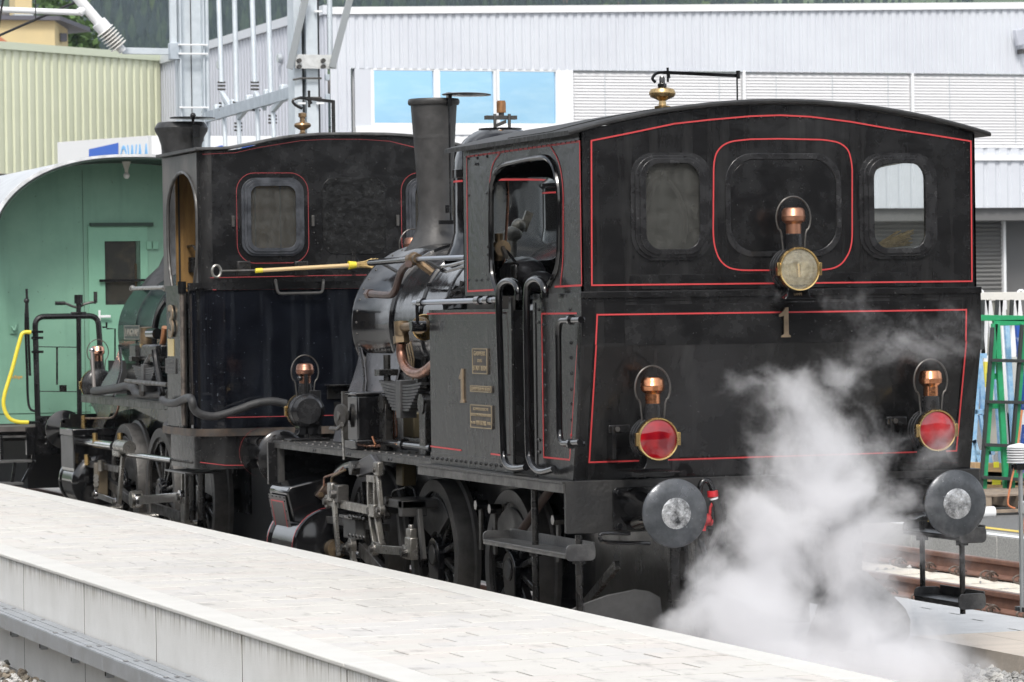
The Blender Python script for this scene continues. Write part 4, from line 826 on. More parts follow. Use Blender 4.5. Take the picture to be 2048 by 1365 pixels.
rivets([Vector((-1.10, y, FZ-.033)) for y in (6.2, 6.14, 5.3, 5.24, 4.3, 4.24)], (-1, 0, 0), .012, m_=KG)
# ---- frame, under-boiler boxes
M().bx(-.62, -.60, .3, 7.3, .36, 1.50).build('frame_plate', K, L1); M().bx(.60, .62, .3, 7.3, .36, 1.50).build('frame_plate', K, L1)
M().bx(-.64, -.62, YT, 6.1, 1.42, 1.50).build('frame_angle', K, L1, .003)
rivets([Vector((-.64, 3.0+i*.10, 1.45)) for i in range(31)], (-1, 0, 0), .022, m_=KG, h=.018)
M().bx(-.55, .55, 2.9, 6.0, 1.25, 1.62).build('dark_fill_box', UN, L1); M().bx(-.56, .56, .95, 2.6, .25, 1.15).build('rear_dark_fill', UN, L1)  # solid dark boxes added to keep the space underneath black
M().bx(-.57, .57, 5.3, 6.7, 1.2, 1.75).build('saddle_core', K, L1)
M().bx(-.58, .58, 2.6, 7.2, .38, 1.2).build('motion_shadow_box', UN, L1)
M().tube([SX(770, 885, -.95), SX(865, 897, -.95)], .032, 12).build('sand_pipe', KG, L1); c = SX(808, 889, -.95); M().cyl(c-Vector((0, .03, 0)), c+Vector((0, .03, 0)), .042, 12).build('pipe_flange', KG, L1)
for k in range(3):
    a_ = k*6; M().tube(fillet([SX(830+a_*2, 816+k*2, -.9), SX(780+a_, 817+k*2, -.9), SX(782+a_, 870+k*2, -.9), SX(771+a_, 875+k*2, -.9), SX(766+a_, 890+k, -.95), SX(735+a_, 892+k, -1.0)], .03, 4), .0075, 6).build('lubricator_pipe', CUD, L1)
M().tube(fillet([SX(722, 878, -1.06), SX(728, 893, -1.06), SX(752, 892, -1.06), SX(745, 874, -1.06)], .04, 4), .008, 6).build('lubricator_pipe', CU, L1)
# ---- leaf spring over the middle axle
def leaf_spring(L_, Y, X, z, S=1., n=9, m_=SD):
    for i in range(n):
        ln = (.50-.037*i)*S; b = M(); dz = -.0205*i
        b.loft([[Vector((X+dx, Y+t*ln, z+dz+h+.028*(abs(t)*ln/.5)**2*S)) for dx, h in ((-.045, 0), (.045, 0), (.045, .017), (-.045, .017))] for t in (-1, -.66, -.33, 0, .33, .66, 1)])
        b.build('spring_leaf', m_, L_, .001)
    M().bx(X-.06, X+.06, Y-.05, Y+.05, z-.018*n-.05, z+.05).build('spring_buckle', m_, L_, .004)
    for t in (-1, 1):
        M().bx(X-.07, X+.07, Y+t*.47*S-.06, Y+t*.47*S+.06, z+.075, z+.12).build('hanger_plate', KD, L_, .004); M().cyl((X, Y+t*.45*S, z+.0), (X, Y+t*.45*S, z+.22), .026, 8).build('hanger_bolt', KD, L_)
c = SX(812, 775, -.95); leaf_spring(L1, c.y, -.95, c.z-.0, .98, m_=mat('spring_steel', (.06, .06, .062), .42, .4, (.10, .10, .10), 12))
for px, X in ((772, -.95), (852, -.95)): c = SX(px, 808, X); M().cyl((X-.04, c.y, c.z), (X+.04, c.y, c.z), .07, 14).build('spring_bracket_boss', KD, L1); M().bx(X-.03, X+.03, c.y-.07, c.y+.07, 1.215, c.z).build('spring_bracket', KD, L1, .006)
# lubricator box
c0, c1 = SX(700, 812, -1.0), SX(738, 893, -1.0)
lb = M().bx(-1.10, -.82, 5.05, 5.30, 1.27, 1.60).build('lubricator', KG, L1, .012)
M().bx(-1.115, -.805, 5.035, 5.315, 1.60, 1.625).build('lubricator_lid', KG, lb, .01); M().bx(-1.12, -.80, 5.03, 5.32, 1.22, 1.285).build('lubricator_foot', KG, lb, .006)
text('cast_letters', 'N', (-.965, 5.048, 1.50), (1, 0, 0), (0, 0, 1), .05, K, lb, ext=.004); text('cast_letters', '6 D', (-.965, 5.048, 1.41), (1, 0, 0), (0, 0, 1), .045, K, lb, ext=.004)
c = SX(683, 832, -1.14); b = M().lathe([(0, -.02), (.04, -.02), (.085, -.01), (.085, .015), (.04, .025), (0, .025)], c, (-1, -.25, 0), 20); b.cyl(c+Vector((-.03, 0, .0)), c+Vector((.12, .0, .0)), .035, 10); b.build('ratchet_wheel', SD, lb)
M().tube(fillet([SX(684, 850, -1.2), SX(676, 858, -1.2), SX(661, 857, -1.22)], .02, 3), .014, 8).build('crank_handle', SD, lb)
M().tube([SX(684, 845, -1.17), SX(688, 920, -1.17)], .009, 6).build('drive_rod', ST, lb)
M().bx(-.78, -.65, 4.75, 5.0, 1.30, 1.48).build('oil_box', mat('olive_bronze', (.09, .075, .045), .45, .4), L1, .01)
M().bx(-1.04, -1.0, 5.62, 5.66, 1.21, 1.62).build('lamp_iron', SD, L1)

# ---- coal
rnd = random.Random(9); b = M()
for i in range(170):
    y = rnd.uniform(2.2, 2.86); x = rnd.uniform(-1.18, -.78); hmax = .19*max(0, (1-abs(y-2.35)/.55)); z = 2.2+rnd.uniform(0, max(.01, hmax)); s_ = rnd.uniform(.03, .062)
    pts = [Vector((math.cos(a_)*math.cos(e_), math.sin(a_)*math.cos(e_), math.sin(e_)))*s_*rnd.uniform(.7, 1.2)+Vector((x, y, z)) for e_ in (-.8, .1, .9) for a_ in [2*PI*k/6+e_ for k in range(6)]]
    b.add(pts, [(l*6+k, l*6+(k+1) % 6, l*6+6+(k+1) % 6, l*6+6+k) for l in range(2) for k in range(6)]+[(5, 4, 3, 2, 1, 0), (12, 13, 14, 15, 16, 17)])
b.build('coal', mat('coal', (.006, .006, .006), .3, 0, (.016, .016, .017), 20, bump=.6, bsc=60), None, kind='stuff', smooth=False, label='lumps of coal heaped on the side tank of the nearest locomotive')

# ---- buffer beam, buffers, couplings
YBm = .15
M().plate([rr(-1.318, 1.318, .90, 1.203, .006, 1)], rear(YBm-.02), 0, .035).build('buffer_beam', mat('buffer_beam_black', (.016, .016, .016), .5, 0, (.032, .031, .03), 4, .4, .7, .5, 40), L1, .003)
M().bx(-1.262, 1.262, YBm-.018, .45, 1.19, 1.206).build('beam_shelf', K, L1, .002)
GRE = mat('greasy_buffer_face', (.115, .122, .132), .32, .3, (.045, .05, .056), 4, .35, .6, .6, 9, .12, bdist=.014, speck=(60, .70, (.35, .36, .37), .5))
GRS = mat('bare_worn_steel', (.50, .51, .52), .35, .5, (.03, .032, .034), 18, .40, .66, .9, 30, .1, bdist=.01)
def buffer(L_, x, yb, z, d, mt=GRE, worn=True):
    # d = -1 faces -Y, +1 faces +Y
    a_ = (0, d, 0); o_ = Vector((x, yb, z))
    bf = M().lathe([(.0, .60), (.12, .598), (.185, .588), (.195, .578), (.195, .566), (.17, .556), (.05, .53), (.05, .40)], o_, a_, 40).build('buffer', mt, L_)
    M().lathe([(.125, .012), (.118, .05), (.095, .17), (.088, .27), (.092, .275), (.092, .32), (.075, .325), (.055, .33)], o_, a_, 28).build('buffer_housing', KG, bf)
    M().lathe([(.052, .3), (.052, .54)], o_, a_, 16).build('buffer_shaft', SD, bf)
    M().plate([rr(x-.16, x+.16, z-.125, z+.125, .03, 3)], lambda u, v, t: Vector((u, yb+d*t, v)), 0, .018).build('buffer_base', K, bf, .003)
    for sx in (-1, 1):
        for sz in (-1, 1): M().cyl((x+sx*.13, yb, z+sz*.095), (x+sx*.13, yb+d*.045, z+sz*.095), .019, 6).build('bolt', KG, bf, .002)
    if worn: M().lathe([(0, .6045), (.02, .604), (.035, .6035), (.050, .602), (.085, .6), (.09, .598)], o_, a_, 28).build('worn_patch', GRS, bf)
    return bf
for x in (-.875, .875): buffer(L1, x, YBm-.02, 1.035, -1)
# red valve and brake hose
def R2(px, py, Y=-.02): return RY(px, py, Y)
M().tube(smooth_path([R2(*p) for p in ((1399, 1030), (1399, 1000), (1400, 975), (1406, 963), (1416, 962), (1423, 975), (1425, 985))], 4), .017, 10).build('brake_pipe', KG, L1)
M().tube([R2(1425, 982), R2(1426, 994)], .032, 12).build('hose_union', REDV, L1)
M().tube([R2(1427, 995), R2(1428, 999)], .026, 12).build('hose_clip', WHITE, L1)
M().tube(smooth_path([R2(*p) for p in ((1427, 998), (1434, 1018), (1437, 1045), (1433, 1068), (1420, 1095), (1410, 1130))], 4), .023, 10).build('brake_hose', RUB, L1)
b = M(); b.cyl(R2(1406, 1022), R2(1404, 1062), .024, 8); b.ball(R2(1411, 1040), .04, 6); b.cyl(R2(1404, 1042), R2(1424, 1046), .02, 8); b.tube([R2(1418, 1045), R2(1421, 1015), R2(1425, 1005)], .008, 6); b.build('brake_cock', REDV, L1)
M().tube(smooth_path([R2(1404, 1062), R2(1402, 1085), R2(1412, 1110)], 4), .02, 8).build('brake_pipe', KG, L1)
ch0 = R2(1384, 1085, 0); b = M()
for i in range(9): c = ch0-Vector((0, 0, .033*i)); ax_ = (1, 0, 0) if i % 2 else (0, 1, 0); b.tube([c+Vector((0, 0, .02*math.sin(a_)))+Vector(ax_)*.009*math.cos(a_) for a_ in [2*PI*k/8 for k in range(8)]], .0032, 5, True)
b.build('chain', SD, L1)
b = M(); b.tube(smooth_path([RY(*p, .05) for p in ((1300, 1087), (1215, 1085), (1200, 1076), (1206, 1067), (1260, 1068))], 4), .012, 8); b.build('uncoupling_rod', KG, L1)
b = M(); b.bx(R2(1472, 1010).x-.012, R2(1472, 1010).x+.012, YBm-.05, YBm-.02, R2(1472, 1060).z-.1, R2(1472, 1010).z); b.build('lamp_bracket', KD, L1, .003)
hk = M().plate([rr(-.10, .10, .99, 1.17, .02, 3)], rear(YBm-.035), 0, .016).build('draw_plate', K, L1, .002)
for sx in (-.075, .075):
    for z in (1.015, 1.145): M().cyl((sx, YBm-.055, z), (sx, YBm-.03, z), .015, 6).build('bolt', KG, hk)
M().plate([[(YBm-.03, 1.03), (-.12, 1.05), (-.20, 1.10), (-.24, 1.16), (-.20, 1.19), (-.16, 1.13), (-.12, 1.115), (YBm-.03, 1.12)]], lambda u, v, t: Vector((t, u, v)), -.022, .022).build('draw_hook', KD, hk, .006)
b = M()
for s_ in (-.045, .045): b.tube(smooth_path([(s_, -.10, 1.08), (s_*1.2, -.14, .9), (s_*1.3, -.10, .70)], 4), .014, 8)
b.tube(smooth_path([(-.06, -.10, .70), (-.05, -.08, .52), (0, -.07, .47), (.05, -.08, .52), (.06, -.10, .70)], 4), .017, 8); b.cyl((-.09, -.1, .70), (.09, -.1, .70), .022, 10); b.build('screw_coupling', KD, hk)
for px in (1760,): c = RY(px, 978, YBm-.02); M().cyl((c.x, c.y-.02, c.z), (c.x, c.y, c.z), .02, 6).build('beam_bolt', KG, L1)
# ---- steps at the rear corners
STP = mat('step_steel', (.05, .05, .052), .38, .3, (.12, .12, .118), 8, .4, .7, .2, 60, .1)
for s_ in (-1, 1):
    X0, X1 = (-1.38, -1.20) if s_ < 0 else (1.20, 1.38); ya, yb = (-.02, 1.45) if s_ < 0 else (.18, .95)
    for k, zz in enumerate((.80,) if s_ < 0 else (.80, .40)):
        ya_, yb_ = (ya, yb) if k == 0 else (.20, .80)
        st = M().bx(X0, X1, ya_, yb_, zz-.012, zz).build('step', STP, L1, .002)
        M().bx(X0, X0+.012, ya_, yb_, zz-.03, zz-.013).build('step_edge', EG, st); M().plate([rr(X0, X1, zz-.045, zz+.05, .03, 3)], rear(ya_-.012), 0, .012).build('step_end', STP, st, .002)
        M().bx(X1-.008, X1, ya_, yb_, zz, zz+.06).build('step_back', STP, st, .002)
        M().plate([rr(X0, X1, zz-.03, zz+.05, .03, 3)], rear(yb_), 0, .012).build('step_end', STP, st, .002)
    xs = s_*1.28
    for y, z0 in ((.78, .2), (.03, .25)) if s_ < 0 else ((.30, .32), (.85, .40)):
        M().cyl((xs, y, z0), (xs, y, 1.19 if y > .5 else .9), .021 if s_ < 0 else .017, 10).build('step_post', KD, L1)
        M().cyl((xs, y, .735), (xs, y, .79), .04, 8).build('step_collar', KD, L1)
M().beam(SX(1165, 1215, -1.0), SX(1235, 1130, -1.0), .03, .05).build('guard_stay', KD, L1)
b = M(); b.beam(SX(1185, 1060, -.55), SX(1310, 1070, -.55), .02, .02)
# rail guards
M().plate([[(RY(a_, b_, .12).x, RY(a_, b_, .12).z) for a_, b_ in ((1600, 1310), (1640, 1200), (1680, 1150), (1730, 1140), (1780, 1185), (1812, 1218), (1822, 1240), (1821, 1270), (1806, 1295), (1780, 1310))]], rear(.12), 0, .014).build('rail_guard', MATS.get('guard_grey') or mat('guard_grey', (.04, .04, .04), .5, 0, (.06, .06, .06), 8), L1, .012)
M().plate([[(RY(a_, b_, .1).x, RY(a_, b_, .1).z) for a_, b_ in ((1130, 1225), (1165, 1208), (1215, 1190), (1270, 1179), (1300, 1183), (1322, 1195), (1328, 1250), (1325, 1300), (1130, 1290))]], rear(.1), 0, .014).build('snow_guard', MATS['guard_grey'], L1, .02)
M().bx(-.58, -.50, -.02, .10, .2, .92).build('guard_post', KD, L1, .006)
M().bx(-.73, -.67, .0, .05, .5, .9).build('guard_hanger', KD, L1, .006)
M().cyl((-.55, .3, .60), (-.55, .3, 1.0), .07, 14).build('brake_cylinder', KD, L1)
# brown brake rod
M().tube([SX(1044, 1060, -.95), SX(1104, 975, -.95)], .028, 10).build('brake_rod', mat('rust_brown_rod', (.045, .022, .016), .6), L1)
for px, py, y2 in ((962, 1010, 1100), (990, 1018, 1110), (1117, 1040, 1125)):
    a_, c_ = SX(px, py, -.9), SX(px+1, y2, -.9); hg = M().beam(a_, c_, .02, .045).build('brake_hanger', SD, L1, .004); M().cyl((-.94, a_.y, a_.z), (-.86, a_.y, a_.z), .036, 6).build('hanger_nut', KG, hg, .003)

# ---- wheels
def wheel(L_, y, X, s_, a0, cw=True, R=.52, zc=.52, tm=None, crank=True):
    d = s_
    w_ = M().lathe([(R-.085, -.055), (R-.005, -.055), (R, -.04), (R+.004, .06), (R+.03, .07), (R+.03, .10), (R-.085, .10)][::1]+[(R-.085, -.055)], (X, y, zc), (-d if False else d, 0, 0) if False else ((1, 0, 0) if s_ < 0 else (-1, 0, 0)), 56).build('wheel', tm or mat('tyre_steel', (.065, .063, .06), .5, .4, (.11, .105, .10), 9, .35, .65, .3, 40, .1), L_)
    ax_ = 1 if s_ < 0 else -1
    M().lathe([(R-.087, -.035), (R-.083, -.035), (R-.087, .05), (R-.125, .05), (R-.125, -.03), (R-.087, -.035)], (X, y, zc), (ax_, 0, 0), 48).build('wheel_rim', KD, w_)
    for k in range(11):
        a_ = a0+2*PI*k/11; p0 = Vector((X+ax_*.005, y+math.cos(a_)*.10, zc+math.sin(a_)*.10)); p1 = Vector((X+ax_*.01, y+math.cos(a_)*(R-.11), zc+math.sin(a_)*(R-.11)))
        M().beam(p0, p1, .055, .04).build('spoke', KD, w_, .008)
    M().lathe([(0, -.075), (.075, -.075), (.078, -.06), (.115, -.055), (.12, -.03), (.12, .06)], (X, y, zc), (ax_, 0, 0), 28).build('hub', KG, w_)
    M().lathe([(0, -.080), (.062, -.080), (.066, -.074)], (X, y, zc), (ax_, 0, 0), 24).build('axle_end', mat('axle_face', (.09, .088, .085), .4, .5), w_)
    if cw:
        n_ = 16; r1 = R-.12; pts = []
        for k in range(n_+1): t_ = -.95+1.9*k/n_; pts.append((math.cos(a0+PI+t_)*r1, math.sin(a0+PI+t_)*r1))
        ch = [(math.cos(a0+PI+t_)*.16, math.sin(a0+PI+t_)*.16) for t_ in (.6, .2, -.2, -.6)]
        M().plate([pts+ch], lambda u, v, t: Vector((X+ax_*(-.048+t), y+u, zc+v)), 0, .03).build('counterweight', mat('counterweight_black', (.028, .028, .028), .38, 0, (.05, .049, .048), 6, rv=.1), w_, .004)
    if crank:
        cpv = Vector((0, math.cos(a0), math.sin(a0)))*.27
        M().plate([[(math.cos(a0+q_)*.135 if False else (math.cos(q_)*.12), math.sin(q_)*.12) for q_ in [a0+PI/2+PI*k/8 for k in range(9)]]+[(cpv.y+math.cos(q_)*.085, cpv.z+math.sin(q_)*.085) for q_ in [a0-PI/2+PI*k/8 for k in range(9)]]], lambda u, v, t: Vector((X+ax_*(-.07+t), y+u, zc+v)), 0, .05).build('crank_boss', KG, w_, .006)
        M().cyl((X-ax_*.26, y+cpv.y, zc+cpv.z), (X-ax_*.05, y+cpv.y, zc+cpv.z), .045, 16).build('crank_pin', ST, w_)
    return w_
WY = (5.76, 4.16, 2.56); A0_ = R_(-97)
for y in WY:
    wl = wheel(L1, y, -.77, -1, A0_); wheel(L1, y, .77, 1, A0_+PI/2, crank=False)
    M().cyl((-.75, y, .52), (.75, y, .52), .08, 14).build('axle', UN, wl)
# coupling rods at the bottom of the stroke
for i in range(2):
    y0, y1 = WY[i], WY[i+1]; dy = math.cos(A0_)*.27; z = .52+math.sin(A0_)*.27
    M().beam((-1.0, y0+dy, z), (-1.0, y1+dy, z), .03, .07).build('coupling_rod', ST, L1, .006)
for y in WY: M().obox((-1.0, y+math.cos(A0_)*.27, .52+math.sin(A0_)*.27), (1, 0, 0), (0, 1, 0), (0, 0, 1), .06, .17, .14).build('rod_end', ST, L1, .01)

# ---- cylinder and valve chest
XC = -1.03
cyb = M().lathe([(0, -.02), (.20, -.02), (.24, 0), (.29, .005), (.30, .02), (.30, .05), (.285, .055), (.285, .70), (.30, .71), (.30, .76), (.28, .77), (0, .79)], (XC, 5.98, .46), (0, 1, 0), 40).build('cylinder', KG, L1)
M().lathe([(.3015, .024), (.3015, .034)], (XC, 5.98, .46), (0, 1, 0), 40).build('red_lining', RED, cyb); M().lathe([(.3015, .72), (.3015, .73)], (XC, 5.98, .46), (0, 1, 0), 40).build('red_lining', RED, cyb)
XV = -1.30
def VC(u): return u
pA, pB, pC, pD = SX(573, 985, XV), SX(537, 955, XV), SX(560, 1082, -1.22), SX(592, 1072, -1.22)
y0v, y1v = pA.y, pA.y+.50; zt_ = pA.z+.03
b = M(); cs = []
for y in (y0v, y1v): cs.append([Vector((XV, y, zt_-.03)), Vector((XV+.03, y, zt_+.01)), Vector((-.70, y, zt_+.13)), Vector((-.70, y, .45)), Vector((-1.22, y, .50)), Vector((-1.24, y, .62)), Vector((XV+.005, y, zt_-.05))])
vc = b.loft(cs).build('valve_chest', KG, L1, .012)
nrmv = Vector((-1, 0, -(.06/.42))).normalized()
def VP(y, f): return Vector((XV-.004+f*.062, y, zt_-.06-f*.36))
b = M(); a_, c_, d_, e_ = VP(y0v+.015, 0), VP(y1v-.015, 0), VP(y1v-.015, 1), VP(y0v+.015, 1); b.v = [tuple(p+nrmv*k) for k in (0, .008) for p in (a_, c_, d_, e_)]; b.f = [(0, 1, 2, 3), (4, 5, 6, 7), (0, 1, 5, 4), (1, 2, 6, 5), (2, 3, 7, 6), (3, 0, 4, 7)]; b.build('chest_cover', mat('grey_cover', (.085, .083, .08), .42, .1, (.055, .054, .053), 5), vc, .002)
line_pts = [VP(y0v+.08, .12), VP(y1v-.09, .12), VP(y1v-.09, .86), VP(y0v+.08, .86)]
M().ribbon([p+nrmv*.010 for p in line_pts], nrmv, .010, .0012, True).build('red_lining', RED, vc, smooth=False)
rivets([VP(y0v+.03+i*.11, f)+nrmv*.009 for i in range(5) for f in (.03, .97)]+[VP(y, .1+.2*i)+nrmv*.009 for i in range(5) for y in (y0v+.03, y1v-.03)], nrmv, .008, vc)
b = M(); b.plate([[(-.13, 0), (-.05, .07), (.05, .07), (.13, 0), (.05, -.07), (-.05, -.07)]], lambda u, v, t: Vector((-.98+u*.8, y0v-t, .87+v*.9+u*.25)), 0, .03); b.cyl((-.98, y0v, .87), (-.98, y0v-.18, .87), .045, 14); b.build('valve_gland', mat('brown_gland', (.12, .085, .065), .4, .5, (.07, .05, .04), 12), L1, .004)
for u in (-.09, .09): M().cyl((-.98+u*.8, y0v, .87+u*.25), (-.98+u*.8, y0v-.06, .87+u*.25), .02, 6).build('gland_nut', BRD, L1)
M().cyl((XC, 6.0, .46), (XC, 5.2, .46), .03, 12).build('piston_rod', SS, L1); M().cyl((XC, 6.0, .46), (XC, 5.86, .46), .07, 16).build('piston_gland', BRD, L1)
# ---- valve gear, all standing in planes parallel to the rods
def bar(px, X, wd, th=.03, m_=ST, name='rod', w2=None, eyes=True, parent=L1):
    p0, p1 = SX(*px[0], X), SX(*px[1], X); d = (p1-p0).normalized(); u = Vector((1, 0, 0)).cross(d); w2 = w2 or wd; b = M(); secs = []
    for p, q_ in ((p0, wd), (p1, w2)): secs.append([p+u*q_/2-Vector((th/2, 0, 0)), p+u*q_/2+Vector((th/2, 0, 0)), p-u*q_/2+Vector((th/2, 0, 0)), p-u*q_/2-Vector((th/2, 0, 0))])
    b.loft(secs)
    if eyes:
        for p, q_ in ((p0, wd), (p1, w2)): b.cyl(p-Vector((th*.7, 0, 0)), p+Vector((th*.7, 0, 0)), q_*.78, 16)
    r = b.build(name, m_, parent, .003)
    if eyes:
        bb_ = M(); [bb_.cyl(p-Vector((th*.7+.02, 0, 0)), p, q_*.42, 10) for p, q_ in ((p0, wd), (p1, w2))]; bb_.build('pin', SD, r)
    return r
XG = -1.12
bar([(657, 1003), (745, 1022)], XG, .062, .03, name='radius_rod')
bar([(667, 985), (677, 1112)], XG-.04, .06, .028, name='combination_lever', w2=.038, eyes=False)
b = M(); c = SX(664, 985, XG-.04); b.obox(c, (1, 0, 0), (0, 1, 0), (0, 0, 1), .05, .10, .14); b.build('lever_fork', ST, L1, .012)
c = SX(681, 988, XG); b = M().obox(c, (1, 0, 0), (0, 1, 0), (0, 0, 1), .09, .14, .13); b.cyl(c, c-Vector((.08, 0, 0)), .035, 6); b.build('valve_crosshead', SD, L1, .008)
# expansion link with its slot
p0, p1 = SX(747, 958, XG), SX(758, 1092, XG); d = (p1-p0); b = M()
for off_, nm in ((-.075, 0), (.075, 0)):
    cv = [p0+d*t+Vector((0, off_+.05*math.sin(PI*t), 0)) for t in [k/8 for k in range(9)]]
    b.loft([[p+Vector((-.022, -.016, 0)), p+Vector((-.022, .016, 0)), p+Vector((.022, .016, 0)), p+Vector((.022, -.016, 0))] for p in cv])
b.obox(p0+Vector((0, .01, .0)), (1, 0, 0), (0, 1, 0), (0, 0, 1), .046, .19, .05); b.obox(p1, (1, 0, 0), (0, 1, 0), (0, 0, 1), .046, .19, .05); b.build('expansion_link', ST, L1, .003)
M().obox(SX(750, 1022, XG-.02), (1, 0, 0), (0, 1, 0), (0, 0, 1), .06, .12, .09).build('die_block', ST, L1, .006)
bar([(755, 940), (763, 1020)], XG-.06, .045, .026, name='lifting_link')
M().obox(SX(757, 938, XG-.06), (1, 0, 0), (0, 1, 0), (0, 0, 1), .05, .10, .10).build('link_fork', ST, L1, .012)
c = SX(722, 936, XG); e_ = SX(762, 936, XG); tp = SX(744, 909, XG)
b = M(); b.plate([[(c.y+.05, c.z-.07), (c.y+.08, c.z+.0), (c.y+.02, c.z+.05), (tp.y+.05, tp.z-.01), (tp.y-.03, tp.z), (tp.y-.09, tp.z-.03), (e_.y+.02, e_.z+.03), (e_.y-.03, e_.z-.01), (e_.y+.0, e_.z-.05), (e_.y+.12, e_.z-.03)]], lambda u, v, t: Vector((XG-.02+t, u, v)), 0, .045); b.build('reversing_arm', mat('grey_forging', (.075, .075, .08), .35, .4), L1, .008)
M().cyl(c-Vector((.08, 0, 0)), c+Vector((.1, 0, 0)), .055, 6).build('arm_nut', KD, L1, .004)
bar([(750, 1098), (812, 1103)], XG-.02, .058, .032, name='eccentric_rod')
c = SX(823, 1097, XG-.02); b = M().obox(c, (1, 0, 0), (0, 1, 0), (0, 0, 1), .06, .13, .15); b.obox(c+Vector((0, 0, .09)), (1, 0, 0), (0, 1, 0), (0, 0, 1), .05, .10, .09); b.cyl(c+Vector((0, 0, .1)), c+Vector((0, 0, .16)), .022, 6); b.build('return_crank', ST, L1, .008)
b = M(); b.cyl(c+Vector((-.07, .02, -.03)), c+Vector((.03, .02, -.03)), .03, 6); b.build('crank_bolt', KD, L1)
bar([(826, 1090), (834, 1190)], XG+.06, .07, .03, m_=SD, name='return_crank_arm', eyes=False)
# slide bars, crosshead, main rod
M().beam(SX(645, 1037, XG+.08), SX(770, 1056, XG+.08), .07, .05).build('slide_bar', SD, L1, .004); 
b = M().obox(SX(709, 1055, XG+.02), (1, 0, 0), (0, 1, 0), (0, 0, 1), .08, .30, .16); b.build('crosshead', mat('crosshead_grey', (.09, .09, .088), .5, .3), L1, .006)
M().obox(SX(707, 1034, XG), (1, 0, 0), (0, 1, 0), (0, 0, 1), .12, .34, .025).build('slipper', KD, L1, .004)
rivets([SX(699+i*7, 1033+i*1.4, XG-.06) for i in range(5)]+[SX(699+i*7, 1070+i*1.4, XG-.04) for i in range(5)], (-1, 0, 0), .016, m_=KD)
bar([(704, 1092), (707, 1128)], XG-.03, .07, .03, name='union_link', w2=.05)
c = SX(690, 1095, XG-.06); M().cyl(c-Vector((.03, 0, 0)), c+Vector((.05, 0, 0)), .03, 6).build('union_nut', KD, L1)
mp0 = SX(722, 1096, XG+.05); mp1 = Vector((XG+.05, WY[1]+math.cos(A0_)*.27, .52+math.sin(A0_)*.27))
M().beam(mp0, mp1, .04, .10).build('main_rod', SD, L1, .006)
# motion bracket
c0, c1 = SX(788, 994, -.98), SX(832, 1028, -.98)
MB_ = mat('motion_bracket_grey', (.05, .049, .048), .5, .3); b = M(); b.bx(-1.08, -.7, c1.y, c0.y, c0.z-.06, c0.z); b.bx(-1.08, -.9, c0.y-.08, c0.y, c1.z-.02, c0.z); b.bx(-1.08, -.9, c1.y, c1.y+.09, c1.z-.02, c0.z); b.build('motion_bracket', MB_, L1, .008)
bar([(798, 1028), (806, 1110)], -.98, .055, .03, m_=MATS['motion_bracket_grey'], name='bracket_leg', eyes=False); bar([(838, 1020), (848, 1120)], -.98, .05, .03, m_=MATS['motion_bracket_grey'], name='bracket_leg', eyes=False)
for px, py in ((783, 1001), (780, 1031), (779, 1019)): c = SX(px, py, -1.05); M().cyl(c-Vector((.05, 0, 0)), c, .032, 6).build('bracket_nut', KD, L1, .003)
M().bx(-1.0, -.9, SX(812, 950, -.95).y-.08, SX(812, 950, -.95).y+.08, SX(812, 960, -.95).z-.04, SX(812, 938, -.95).z+.04).build('oil_cup', mat('dark_bronze', (.06, .045, .02), .4, .6), L1, .008)
M().tube(fillet([SX(812, 962, -.95), SX(812, 975, -.95), SX(786, 982, -.95), SX(783, 995, -.95)], .04), .007, 6).build('oil_pipe', KD, L1); M().tube(fillet([SX(812, 970, -.95), SX(828, 978, -.95), SX(832, 996, -.95)], .04), .007, 6).build('oil_pipe', KD, L1)
M().tube(fillet([SX(648, 972, -1.1), SX(648, 955, -1.1), SX(676, 946, -1.1), SX(686, 936, -1.1)], .03), .008, 6).build('oil_pipe', CUD, L1); M().tube(fillet([SX(663, 968, -1.1), SX(664, 954, -1.1), SX(690, 940, -1.1)], .03), .010, 6).build('oil_pipe', BRD, L1)
M().tube(smooth_path([SX(a_, b_, -.85) for a_, b_ in ((676, 975), (680, 950), (700, 932), (730, 925))], 5), .06, 12).build('exhaust_elbow', KG, L1)
for i, (a_, c_) in enumerate((((725, 965), (737, 1110)), ((748, 1080), (750, 1130)), ((720, 985), (724, 1060)))): bar([a_, c_], -.9, .05, .03, m_=KD, name='hidden_link', eyes=False)
# front beam and buffers, headlamp posts
M().bx(-1.15, 1.15, 7.30, 7.34, .88, 1.20).build('front_buffer_beam', K, L1)
for x in (-.875, .875): buffer(L1, x, 7.34, 1.035, 1, K, False)
M().bx(-1.09, -1.05, 7.2, 7.26, .6, 1.17).build('front_bracket', EG, L1)

